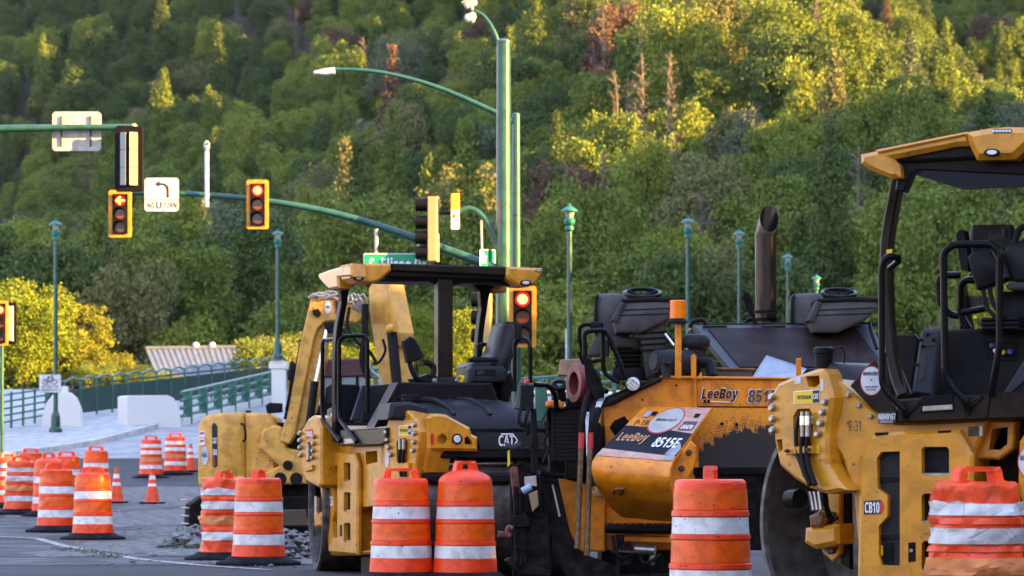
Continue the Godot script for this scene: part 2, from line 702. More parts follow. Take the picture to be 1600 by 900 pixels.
const RISE := [[-60.0, 0.0], [33.0, 0.0], [40.0, 0.06], [50.0, 0.28], [60.0, 0.56], [69.0, 0.9], [80.0, 1.7], [90.0, 2.65], [105.0, 3.9], [120.0, 4.5], [135.0, 4.4], [160.0, 2.6], [190.0, 3.0]]
const CLIMB := [[150.0, 2.9], [190.0, 3.0], [300.0, 17.0], [400.0, 37.0], [500.0, 62.0], [600.0, 96.0], [700.0, 146.0], [800.0, 180.0], [900.0, 190.0], [1000.0, 170.0]]


func along(tab: Array, d: float) -> float:
	if d <= tab[0][0]:
		return tab[0][1]
	for i in tab.size() - 1:
		if d <= tab[i + 1][0]:
			return lerpf(tab[i][1], tab[i + 1][1], (d - tab[i][0]) / (tab[i + 1][0] - tab[i][0]))
	return tab[tab.size() - 1][1]


func ground_y(d: float) -> float:
	return along(RISE, d)


var hill_noise := FastNoiseLite.new()


func hill_y(x: float, d: float) -> float:
	var k := smoothstep(210.0, 360.0, d)
	var tilt := 0.35 * x if x < 30.0 else 10.5 - 0.25 * (x - 30.0)
	tilt += 10.0 * exp(-pow((x - 24.0) / 22.0, 2.0))
	return along(CLIMB, d) + tilt * k + hill_noise.get_noise_2d(x, d) * 7.0 * k


func light_and_camera() -> void:
	var cam := Camera3D.new()
	cam.name = "camera"
	add_child(cam)
	cam.position = Vector3(0, EYE, 0)
	cam.projection = Camera3D.PROJECTION_FRUSTUM
	cam.keep_aspect = Camera3D.KEEP_HEIGHT
	cam.near = 0.1
	cam.far = 3000.0
	cam.size = 0.1 * 900.0 / FOCAL
	cam.frustum_offset = Vector2(0.0, 0.1 * (LEVEL - 450.0) / FOCAL)
	cam.current = true
	var env := Environment.new()
	env.background_mode = Environment.BG_SKY
	var sky := Sky.new()
	var sm := ProceduralSkyMaterial.new()
	sm.sky_top_color = Color(0.56, 0.64, 0.82)
	sm.sky_horizon_color = Color(0.95, 0.92, 0.88)
	sm.sky_curve = 0.18
	sm.ground_horizon_color = Color(0.5, 0.5, 0.5)
	sm.ground_bottom_color = Color(0.25, 0.24, 0.23)
	sm.sky_energy_multiplier = 0.6
	sky.sky_material = sm
	env.sky = sky
	env.tonemap_mode = Environment.TONE_MAPPER_LINEAR
	env.tonemap_exposure = 12.8
	env.fog_enabled = true
	env.fog_density = 0.00002
	env.fog_light_color = Color(0.62, 0.78, 1.0)
	env.sdfgi_enabled = true
	env.ssao_enabled = true
	env.ssil_enabled = true
	var we := WorldEnvironment.new()
	we.name = "environment"
	we.environment = env
	var lens := CameraAttributesPhysical.new()
	lens.frustum_focus_distance = 22.0
	lens.frustum_focal_length = 85.0
	lens.exposure_aperture = 4.6
	we.camera_attributes = lens
	add_child(we)
	# low evening sun from the right
	var sun := DirectionalLight3D.new()
	sun.name = "sun"
	sun.light_energy = 1.2
	sun.light_color = Color(1.0, 0.78, 0.42)
	sun.light_angular_distance = 0.5
	sun.shadow_enabled = true
	add_child(sun)
	sun.look_at_from_position(Vector3(0.92, 0.26, 0.3), Vector3.ZERO)


# a sheet that follows the ground: rows of [d, x_left, x_right]
func sheet(rows: Array, lift: float, step := 1.5, kerb := 0.0) -> MB:
	var b := MB.new()
	for i in rows.size() - 1:
		var p: Array = rows[i]
		var q: Array = rows[i + 1]
		var cuts := PackedFloat32Array()
		var k := maxi(1, int(ceil((q[0] - p[0]) / step)))
		for j in k:
			var t0 := float(j) / k
			var t1 := float(j + 1) / k
			var d0 := lerpf(p[0], q[0], t0)
			var d1 := lerpf(p[0], q[0], t1)
			var a := Vector3(lerpf(p[1], q[1], t0), ground_y(d0) + lift, -d0)
			var e := Vector3(lerpf(p[2], q[2], t0), ground_y(d0) + lift, -d0)
			var f := Vector3(lerpf(p[2], q[2], t1), ground_y(d1) + lift, -d1)
			var g := Vector3(lerpf(p[1], q[1], t1), ground_y(d1) + lift, -d1)
			b.quad(a, e, f, g, Vector3.UP)
			if kerb > 0.0:
				b.quad(e, f, f - Vector3.UP * kerb, e - Vector3.UP * kerb, Vector3.RIGHT)
				if i == 0 and j == 0:
					b.quad(a, e, e - Vector3.UP * kerb, a - Vector3.UP * kerb, Vector3.BACK)
	return b


func build_ground() -> void:
	# earth: one sheet out to the foot of the hill
	var b := MB.new()
	var ds := [-80.0, 20.0, 33.0, 40.0, 50.0, 60.0, 69.0, 80.0, 90.0, 105.0, 120.0, 135.0, 160.0, 190.0]
	for i in ds.size() - 1:
		for j in 8:
			var x0 := -400.0 + 100.0 * j
			b.quad(Vector3(x0, ground_y(ds[i]) - 0.03, -ds[i]), Vector3(x0 + 100, ground_y(ds[i]) - 0.03, -ds[i]), Vector3(x0 + 100, ground_y(ds[i + 1]) - 0.03, -ds[i + 1]), Vector3(x0, ground_y(ds[i + 1]) - 0.03, -ds[i + 1]), Vector3.UP)
	struct(b, "ground", M.earth)
	struct(sheet([[-12.0, -30.0, 40.0], [76.0, -30.0, 40.0]], 0.0, 3.0), "road", M.asphalt)
	struct(sheet([[76.0, -13.5, 30.0], [82.0, -11.6, 30.0], [91.0, -9.95, 30.0], [110.0, -8.6, 30.0], [135.0, -6.0, 30.0]], 0.0), "bridge_deck", M.deck_concrete)
	struct(sheet([[60.0, -30.0, -16.5], [70.0, -30.0, -15.0], [76.0, -30.0, -13.5], [82.0, -30.0, -11.75], [88.0, -30.0, -10.75], [91.0, -30.0, -10.1], [110.0, -30.0, -8.75]], 0.14, 1.5, 0.14), "pavement", M.pavement)
	struct(sheet([[60.0, -16.5, -16.3], [70.0, -15.0, -14.8], [76.0, -13.5, -13.3], [82.0, -11.75, -11.55], [88.0, -10.75, -10.55], [91.0, -10.1, -9.9], [110.0, -8.75, -8.55]], 0.146, 1.5, 0.15), "kerb", M.kerb)
	# patched lane between the barrels and the machines
	struct(sheet([[30.5, -6.0, -1.2], [36.0, -7.0, -0.8], [52.0, -9.0, -2.0], [64.0, -9.0, -3.5]], 0.004), "milled_lane", M.old_asphalt)
	var lines := MB.new()
	var path := [[0.0, 40.9], [60.0, 40.2], [100.0, 37.2], [160.0, 34.6], [230.0, 32.2], [320.0, 30.2], [420.0, 28.8]]
	for i in path.size() - 1:
		for j in 4:
			var p := []
			for t in [j / 4.0, (j + 1) / 4.0]:
				var d := lerpf(path[i][1], path[i + 1][1], t)
				var x := (lerpf(path[i][0], path[i + 1][0], t) - 800.0) / FOCAL * d
				p.append(Vector3(x, ground_y(d) + 0.008, -d))
			var side: Vector3 = (p[1] - p[0]).cross(Vector3.UP).normalized() * 0.07
			lines.quad(p[0] - side, p[0] + side, p[1] + side, p[1] - side, Vector3.UP)
	struct(lines, "edge_line", M.road_paint)
	var stop := sheet([[77.6, -11.8, -5.0], [78.2, -11.7, -5.0]], 0.008)
	struct(stop, "stop_line", M.road_paint)
	# crumbs of soil along the edge line
	var dirt := MB.new()
	for i in 260:
		var t := R.randf()
		var d := lerpf(37.0, 34.2, t) - R.randf_range(0.25, 0.9) * (1.0 if R.randf() < 0.7 else 1.6)
		var x := (lerpf(95.0, 190.0, t) - 800.0) / FOCAL * d + R.randf_range(-0.15, 0.15)
		var r := R.randf_range(0.008, 0.03)
		stone(dirt, Vector3(x, ground_y(d) + r * 0.4, -d), r, 0.5)
	# loose grit over the closed lane
	var grit := MB.new()
	for i in 900:
		var d := R.randf_range(29.5, 60.0)
		var x := (R.randf_range(120.0, 480.0) - 800.0) / FOCAL * d
		var r := R.randf_range(0.006, 0.022) if R.randf() < 0.95 else R.randf_range(0.02, 0.05)
		stone(grit, Vector3(x, ground_y(d) + r * 0.4, -d), r, 0.6)
	var go := part(grit, "loose_grit", M.rubble)
	go.set_meta("kind", "stuff")
	tag(go, "loose grey grit strewn over the closed lane", "grit")
	# dusty patches with ragged edges
	for q in [[215.0, 36.0, 1.3, 2.6], [300.0, 42.0, 1.1, 4.0], [200.0, 47.0, 1.5, 3.5], [430.0, 31.5, 1.0, 1.2], [260.0, 58.0, 1.8, 4.5]]:
		var pb := MB.new()
		var c := spot(q[0], q[1])
		var prev := Vector3.ZERO
		var first := Vector3.ZERO
		for i in 41:
			var a := TAU * i / 40.0
			var k := 1.0 + hill_noise.get_noise_2d(cos(a) * 90.0 + q[0], sin(a) * 90.0) * 0.9
			var e := c + Vector3(cos(a) * q[2] * k, 0, sin(a) * q[3] * k)
			e.y = ground_y(-e.z) + 0.0075
			if i > 0:
				pb.flat(Vector3(c.x, ground_y(-c.z) + 0.0075, c.z), prev, e, Vector3.UP)
			prev = e
		struct(pb, "dusty_patch", M.dust)
	var o := part(dirt, "soil_crumbs", M.dirt)
	o.set_meta("kind", "stuff")
	tag(o, "brown crumbs of soil scattered beside the white edge line", "soil")


# a rough stone: a bumpy octahedron split once
func stone(b: MB, c: Vector3, r: float, squash := 0.75) -> void:
	var base := [Vector3.UP, Vector3.DOWN, Vector3.LEFT, Vector3.RIGHT, Vector3.FORWARD, Vector3.BACK]
	var jig := []
	for k in base:
		jig.append((k + Vector3(R.randf_range(-0.35, 0.35), R.randf_range(-0.35, 0.35), R.randf_range(-0.35, 0.35))) * r * R.randf_range(0.75, 1.15) * Vector3(1, squash, 1))
	for y in [0, 1]:
		var ringi := [2, 4, 3, 5]
		for i in 4:
			var p: Vector3 = jig[ringi[i]]
			var q: Vector3 = jig[ringi[(i + 1) % 4]]
			var t: Vector3 = jig[y]
			var mid: Vector3 = (p + q) * 0.62
			b.flat(c + t, c + p, c + mid, p + q + t)
			b.flat(c + t, c + mid, c + q, p + q + t)


func build_hill() -> void:
	hill_noise.seed = 4
	hill_noise.frequency = 0.008
	var b := MB.new()
	var ds := []
	var d := 185.0
	while d <= 1000.0:
		ds.append(d)
		d += 15.0
	for i in ds.size() - 1:
		for j in 36:
			var x0 := -360.0 + 20.0 * j
			var x1 := x0 + 20.0
			b.quad(Vector3(x0, hill_y(x0, ds[i]), -ds[i]), Vector3(x1, hill_y(x1, ds[i]), -ds[i]), Vector3(x1, hill_y(x1, ds[i + 1]), -ds[i + 1]), Vector3(x0, hill_y(x0, ds[i + 1]), -ds[i + 1]), Vector3.UP)
	b.soft(60.0)
	struct(b, "hill", M.hill_soil)
	# unseen ridge added to block the sun; its crest shapes the shadow line
	var r := MB.new()
	var crest := [[-240.0, 60.0], [20.0, 64.0], [70.0, 76.0], [95.0, 122.0], [178.0, 120.0], [202.0, 99.0], [245.0, 103.0], [290.0, 103.0], [360.0, 104.0], [450.0, 106.0], [490.0, 116.0], [520.0, 190.0], [620.0, 250.0], [950.0, 270.0]]
	var n := FastNoiseLite.new()
	n.seed = 9
	n.frequency = 0.05
	d = -240.0
	while d < 940.0:
		var p := []
		for dd in [d, d + 6.0]:
			var h := along(crest, dd) + n.get_noise_1d(dd) * 2.4
			p.append([Vector3(252.0, h, -dd), Vector3(215.0, -1.0, -dd), Vector3(420.0, -1.0, -dd)])
		r.quad(p[0][0], p[1][0], p[1][1], p[0][1], Vector3(-1, 0.5, 0))
		r.quad(p[0][0], p[1][0], p[1][2], p[0][2], Vector3(1, 1, 0))
		d += 6.0
	struct(r, "shade_ridge", M.hill_soil)


# ---------------------------------------------------------------- trees

# leaves spread through a crown made of lobes [centre, radius, squash]; returns a mesh about 1:1 in metres
func crown_mesh(lobes: Array, count: int, leaf: float, sd: int, shell := 0.55) -> ArrayMesh:
	var q := RandomNumberGenerator.new()
	q.seed = sd
	var b := MB.new()
	var wsum := 0.0
	for l in lobes:
		wsum += l[1] * l[1]
	for l in lobes:
		var tuft := Color(1, 1, 1)
		var k := int(count * l[1] * l[1] / wsum)
		var made := 0
		while made < k:
			# small sprays of leaves that share a place and a tone
			var dir := Vector3(q.randfn(), q.randfn(), q.randfn()).normalized()
			if dir.y < -0.45 and q.randf() < 0.6:
				dir.y = -dir.y
			var rad: float = l[1] * lerpf(shell, 1.06, sqrt(q.randf()))
			var c: Vector3 = l[0] + dir * rad * Vector3(1, l[2], 1)
			var tone := q.randf_range(0.82, 1.14)
			var warm := q.randf_range(-0.1, 0.1)
			tuft = Color(tone * (1.0 + warm), tone, tone * (1.0 - warm))
			for i in 7:
				var p := c + Vector3(q.randfn(), q.randfn() * 0.8, q.randfn()) * leaf * 1.3
				var a := (Vector3(q.randfn(), q.randfn(), q.randfn()).normalized() + dir * 0.5).normalized()
				var e := a.cross(Vector3(q.randfn(), q.randfn(), q.randfn())).normalized()
				var f := a.cross(e)
				var s := leaf * q.randf_range(0.6, 1.2)
				b.tint = tuft * q.randf_range(0.92, 1.08)
				b.tint.a = 1.0
				b.tri(p - e * s, p + f * s * 0.5, p + e * s, a)
				b.tri(p - e * s, p - f * s * 0.5, p + e * s, a)
				made += 1
	return b.mesh()


func round_lobes(q: RandomNumberGenerator, h: float, w: float, n: int) -> Array:
	var l := [[Vector3(0, h * 0.62, 0), w * 0.36, 1.0]]
	for i in n:
		var t := q.randf()
		var an := TAU * (i * 0.382 + q.randf() * 0.1)
		var y := lerpf(0.3, 0.88, t)
		var rr := w * 0.5 * sqrt(maxf(0.05, 1.0 - pow((y - 0.5) / 0.5, 2.0))) * 0.72
		l.append([Vector3(cos(an) * rr, h * y, sin(an) * rr), w * q.randf_range(0.14, 0.24), q.randf_range(0.75, 1.1)])
	return l


# many small tufts spread over a loose ball, with gaps between them
func tuft_lobes(q: RandomNumberGenerator, h: float, w: float, n: int) -> Array:
	var l := []
	for i in n:
		var dir := Vector3(q.randfn(), q.randfn(), q.randfn()).normalized()
		var k := sqrt(q.randf_range(0.25, 1.0))
		var c := Vector3(dir.x * w * 0.42 * k, h * 0.56 + dir.y * h * 0.38 * k, dir.z * w * 0.42 * k)
		l.append([c, w * q.randf_range(0.06, 0.13), q.randf_range(0.7, 1.2)])
	return l


func cone_lobes(q: RandomNumberGenerator, h: float, w: float, n: int) -> Array:
	var l := []
	for i in n:
		var t := (i + 0.5) / n
		var an := TAU * (i * 0.382 + q.randf() * 0.12)
		var rr := w * 0.5 * (1.0 - t) * 0.75
		l.append([Vector3(cos(an) * rr, h * lerpf(0.16, 0.96, t), sin(an) * rr), w * lerpf(0.24, 0.07, t) * q.randf_range(0.8, 1.2), q.randf_range(0.5, 0.75)])
	return l


func trunk_mesh(q: RandomNumberGenerator, h: float, r: float, limbs: int, bare := false) -> ArrayMesh:
	var b := MB.new()
	var path := []
	for i in 5:
		path.append(Vector3(q.randf_range(-0.12, 0.12) * i, h * i / 4.0, q.randf_range(-0.12, 0.12) * i))
	b.tube(spline(path, 3), r, r * 0.25, 7)
	for i in limbs:
		var t := q.randf_range(0.3, 0.95)
		var o: Vector3 = path[0].lerp(path[4], t)
		var an := q.randf() * TAU
		var l := h * (q.randf_range(0.16, 0.32) if not bare else q.randf_range(0.06, 0.13)) * (1.2 - t * 0.6)
		var up := q.randf_range(0.3, 0.9)
		var e := o + Vector3(cos(an), up, sin(an)).normalized() * l
		b.tube(PackedVector3Array([o, o.lerp(e, 0.5) + Vector3.UP * l * 0.08, e]), r * 0.32, r * 0.07, 5)
		if bare:
			for k in 7:
				var f := o.lerp(e, q.randf_range(0.3, 1.0))
				var g := f + (Vector3(q.randfn(), q.randf_range(0.2, 1.2), q.randfn()).normalized()) * l * 0.4
				b.tube(PackedVector3Array([f, g]), r * 0.1, r * 0.03, 4, false)
	return b.mesh()


var kinds := []


func make_tree_kinds() -> void:
	leaf_mat("leaf_mid", lin(0.13, 0.175, 0.03), lin(0.1, 0.13, 0.012))
	leaf_mat("leaf_bright", lin(0.185, 0.225, 0.035), lin(0.15, 0.18, 0.015))
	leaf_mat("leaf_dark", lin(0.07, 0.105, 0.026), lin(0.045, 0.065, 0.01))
	leaf_mat("leaf_olive", lin(0.16, 0.165, 0.06), lin(0.1, 0.1, 0.025))
	leaf_mat("leaf_red", lin(0.13, 0.08, 0.05), lin(0.07, 0.04, 0.02))
	leaf_mat("leaf_blue", lin(0.12, 0.15, 0.085), lin(0.08, 0.1, 0.045))
	leaf_mat("leaf_yellow", lin(0.135, 0.18, 0.016), lin(0.13, 0.16, 0.01))
	leaf_mat("leaf_gold", lin(0.15, 0.165, 0.02), lin(0.13, 0.13, 0.01))
	leaf_mat("leaf_dry", lin(0.1, 0.08, 0.055), lin(0.04, 0.03, 0.02))
	var q := RandomNumberGenerator.new()
	q.seed = 71
	# [crown, trunk, height, width]
	for i in 5:
		var h := [8.5, 10.0, 9.0, 11.0, 7.0][i] as float
		var w := [8.5, 8.0, 6.5, 9.5, 7.0][i] as float
		kinds.append([crown_mesh(round_lobes(q, h, w, 8 + i) + tuft_lobes(q, h * 1.02, w * 1.08, 46), 16000, 0.16, 100 + i, 0.4), trunk_mesh(q, h * 0.8, 0.22, 6), h, w])
	for i in 3:
		var h := [15.0, 12.0, 17.0][i] as float
		var w := [6.0, 5.0, 5.5][i] as float
		kinds.append([crown_mesh(cone_lobes(q, h, w, 46), 13000, 0.16, 200 + i, 0.2), trunk_mesh(q, h * 0.95, 0.25, 3), h, w])
	# thin dry trees whose pale trunks show
	for i in 2:
		var h := [15.0, 13.0][i] as float
		kinds.append([crown_mesh(cone_lobes(q, h * 1.02, 3.2, 26), 1500, 0.13, 300 + i, 0.2), trunk_mesh(q, h, 0.2, 26, true), h, 3.4])
	# small bushes, then three finely leaved park trees
	for i in 2:
		kinds.append([crown_mesh(tuft_lobes(q, 3.0, 4.0, 80), 14000, 0.055, 400 + i, 0.2), trunk_mesh(q, 2.2, 0.07, 12), 3.0, 4.0])
	for i in 3:
		var h := [5.0, 5.6, 4.6][i] as float
		kinds.append([crown_mesh(tuft_lobes(q, h, [5.6, 4.6, 4.4][i], 110), 20000, 0.07, 500 + i, 0.2), trunk_mesh(q, h * 0.85, 0.12, 14), h, 5.0])


const TREE_TALK := {
	"leaf_mid": ["broadleaf_tree", "mid green rounded tree on the wooded hillside"],
	"leaf_bright": ["broadleaf_tree", "bright yellowish green rounded tree on the wooded hillside"],
	"leaf_dark": ["broadleaf_tree", "dark green shady tree on the wooded hillside"],
	"leaf_olive": ["broadleaf_tree", "dull olive green tree on the wooded hillside"],
	"leaf_red": ["broadleaf_tree", "reddish brown leaved tree on the wooded hillside"],
	"leaf_blue": ["broadleaf_tree", "bluish grey leaved tree on the wooded hillside"],
	"leaf_dry": ["dry_tree", "thin dry brown tree with a pale bare trunk on the hillside"],
}


func plant(kind: int, leaf: String, bark: String, where: Vector3, size: float, turn: float, called: String, label: String, group := "", stretch := 1.0) -> Node3D:
	var k: Array = kinds[kind]
	var t := thing(called, label, "shrub" if kind == 10 or kind == 11 else "tree", where, turn, group)
	for i in 2:
		var o := MeshInstance3D.new()
		o.name = ["crown", "trunk"][i]
		o.mesh = k[i]
		o.material_override = M[leaf] if i == 0 else M[bark]
		o.scale = Vector3(size, size * stretch, size)
		t.add_child(o, true)
	return t


func build_woods() -> void:
	make_tree_kinds()
	var q := RandomNumberGenerator.new()
	q.seed = 5
	var rest := {}
	var near := []
	var d := 196.0
	while d < 900.0:
		var gap := 6.7 + d * 0.004
		var half := 0.178 * d * 1.12 + 8.0
		var x := -half + q.randf() * gap
		while x < half:
			var px := x + q.randf_range(-0.35, 0.35) * gap
			var pd := d + q.randf_range(-0.4, 0.4) * gap
			var sx := px / pd * FOCAL + 800.0
			var sy := LEVEL - (hill_y(px, pd) - EYE) / pd * FOCAL
			x += gap
			# the bare slope of soil
			if absf(sx - 490.0) < 45.0 and sy > 425.0 and sy < 500.0:
				continue
			var leaf := "leaf_mid"
			var kind := q.randi_range(0, 4)
			var u := q.randf()
			var low := clampf((sy - 150.0) / 300.0, 0.0, 1.0)
			if u < 0.3:
				leaf = "leaf_bright"
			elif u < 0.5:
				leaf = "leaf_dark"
			elif u < 0.62:
				leaf = "leaf_olive"
			elif u < 0.64:
				leaf = "leaf_red"
			elif u < 0.665:
				leaf = "leaf_blue"
			if q.randf() < 0.1:
				kind = q.randi_range(5, 7)
				if leaf == "leaf_bright":
					leaf = "leaf_dark"
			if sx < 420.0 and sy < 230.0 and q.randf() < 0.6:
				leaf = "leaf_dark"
			if sx > 900.0 and sx < 1110.0 and sy > 190.0 and sy < 390.0 and q.randf() < 0.6:
				leaf = "leaf_dry"
				kind = q.randi_range(8, 9)
			elif q.randf() < 0.02:
				leaf = "leaf_dry"
				kind = q.randi_range(8, 9)
			var s := q.randf_range(0.75, 1.25)
			if kind >= 8:
				s *= 0.85
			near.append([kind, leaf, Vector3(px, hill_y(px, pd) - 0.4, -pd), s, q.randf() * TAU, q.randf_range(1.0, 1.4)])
		d += gap * 0.92
	near.sort_custom(func(a, c): return a[2].z > c[2].z)
	var solo := 0
	for t in near:
		if solo < 300:
			var w: Array = TREE_TALK[t[1]]
			var conifer: bool = t[0] >= 5 and t[0] <= 7
			var size_word: String = "small " if t[3] < 0.88 else ("large " if t[3] > 1.12 else "")
			var form_word: String = ["rounded", "tall", "narrow", "broad", "low", "pointed", "short pointed", "slender", "rounded", "rounded"][t[0]]
			var talk: String = size_word + w[1].replace("rounded", form_word).replace("shady", form_word + " shady")
			if conifer:
				talk = talk.replace("shady ", "").replace("tree on", "conifer on")
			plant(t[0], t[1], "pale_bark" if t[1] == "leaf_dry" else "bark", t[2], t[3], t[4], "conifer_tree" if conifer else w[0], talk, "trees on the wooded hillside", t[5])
			solo += 1
		else:
			var key := [t[0], t[1]]
			if not rest.has(key):
				rest[key] = []
			rest[key].append(t)
	var wood := Node3D.new()
	wood.name = "hillside_wood"
	wood.set_meta("kind", "stuff")
	tag(wood, "far mass of mixed green trees covering the upper hill", "wood")
	add_child(wood)
	for key in rest:
		for i in 2:
			var mm := MultiMesh.new()
			mm.transform_format = MultiMesh.TRANSFORM_3D
			mm.mesh = kinds[key[0]][i]
			mm.instance_count = rest[key].size()
			for j in rest[key].size():
				var t: Array = rest[key][j]
				mm.set_instance_transform(j, Transform3D(Basis(Vector3.UP, t[4]).scaled(Vector3(t[3], t[3] * t[5], t[3])), t[2]))
			var o := MultiMeshInstance3D.new()
			o.name = ["crowns", "trunks"][i]
			o.multimesh = mm
			o.material_override = M[key[1]] if i == 0 else M["pale_bark" if key[1] == "leaf_dry" else "bark"]
			o.set_meta("kind", "stuff")
			wood.add_child(o, true)
	# trees and bushes between the bridge and the hill: [px, d, base py, kind, leaf, size, stretch, name, label]
	for a in [
		[40.0, 124.0, 12, "leaf_yellow", 1.05, 0.98, "park_tree", "sunlit bright yellow tree behind the railing and the corner signal"],
		[-8.0, 130.0, 13, "leaf_yellow", 0.95, 0.98, "park_tree", "yellow green tree behind the small signal on a thin pole"],
		[112.0, 130.0, 13, "leaf_gold", 0.92, 0.95, "park_tree", "gold and brown leaved tree behind the tall lamp post"],
		[195.0, 165.0, 12, "leaf_olive", 1.05, 1.0, "park_tree", "rounded olive tree with sunlit top beyond the metal roof"],
		[165.0, 130.0, 10, "leaf_gold", 0.9, 0.85, "shrub", "golden shrub in front of the metal roofed building"],
		[245.0, 128.0, 11, "leaf_mid", 0.6, 0.7, "shrub", "green shrub at the end of the metal roof"],
		[150.0, 123.0, 11, "leaf_mid", 0.75, 0.65, "shrub", "green shrub just behind the green railing"],
		[205.0, 124.0, 10, "leaf_dark", 0.75, 0.6, "shrub", "low dark shrub just behind the green railing"],
		[465.0, 140.0, 14, "leaf_yellow", 0.95, 0.98, "park_tree", "yellow leaved tree beside the lamp on the bridge pillar"],
		[405.0, 132.0, 10, "leaf_mid", 0.95, 1.05, "shrub", "green shrub at the right end of the metal roof"],
		[428.0, 136.0, 11, "leaf_olive", 0.95, 1.15, "shrub", "greyish shrub behind the bridge pillar lamp"],
		[505.0, 132.0, 10, "leaf_gold", 0.95, 0.95, "shrub", "golden shrub seen behind the digger boom"],
		[560.0, 132.0, 11, "leaf_yellow", 0.95, 0.95, "shrub", "yellow shrub seen under the digger boom"],
		[652.0, 112.0, 12, "leaf_yellow", 0.68, 1.05, "park_tree", "yellow green street tree seen through the roller canopy"],
		[716.0, 116.0, 14, "leaf_yellow", 0.66, 1.2, "park_tree", "yellow green street tree beside the traffic signal pole"],
		[905.0, 105.0, 11, "leaf_bright", 0.5, 0.7, "shrub", "low green shrub beside the small flag"],
		[1500.0, 120.0, 11, "leaf_blue", 0.9, 1.4, "shrub", "grey green shrub seen through the roller handrails"],
		[1500.0, 160.0, 13, "leaf_olive", 1.1, 1.2, "park_tree", "olive tree seen between the roller canopy and its seat"],
		[1592.0, 118.0, 12, "leaf_yellow", 1.0, 1.25, "park_tree", "yellow leaved tree seen behind the roller seat"],
	]:
		plant(a[2], a[3], "bark", spot(a[0], a[1]) - Vector3.UP * 0.1, a[4], a[0] * 0.7, a[6], a[7], "", a[5])


# unseen tree row added on the west side to dapple the low sun
func build_added_trees() -> void:
	var q := RandomNumberGenerator.new()
	q.seed = 12
	var d := -8.0
	while d < 98.0:
		var p := Vector3(31.0 + q.randf_range(-2.0, 2.0), ground_y(maxf(d, 0.0)) - 0.1, -d)
		plant([3, 1, 0][q.randi() % 3], "leaf_mid", "bark", p, q.randf_range(1.2, 1.5) * (1.0 if d < 66.0 else 1.25), q.randf() * TAU, "added_tree", "tall green tree in the unseen row added for shade", "unseen trees added for shade", 1.1)
		d += q.randf_range(4.5, 7.5)
	# unseen row added behind the camera to darken reflections and fill light
	var x := -44.0
	while x < 30.0:
		plant([3, 1, 0][q.randi() % 3], "leaf_dark", "bark", Vector3(x, -0.1, 26.0 + q.randf_range(-3.0, 3.0)), q.randf_range(1.0, 1.35), q.randf() * TAU, "added_tree", "dark green tree in the unseen row added to darken reflections", "unseen trees added to darken reflections")
		x += q.randf_range(5.5, 8.0)


# ---------------------------------------------------------------- signals, poles, lamps, railings

func flat_face(px0: float, px1: float, d: float, turn := 0.0) -> Face:
	var a := at(px0, LEVEL, d)
	var e := at(px1, LEVEL, d)
	var m := (a + e) * 0.5
	var u := Vector3(cos(turn), 0, -sin(turn))
	return Face.new(m - u, m + u)


# a disc standing on a face
func disc(parent: Node3D, called: String, m: Material, fc: Face, px: float, py: float, r: float, w: float, h: float) -> MeshInstance3D:
	var b := MB.new()
	boss(b, fc, px, py, r, w, h, 20)
	return part(b, called, m, parent)


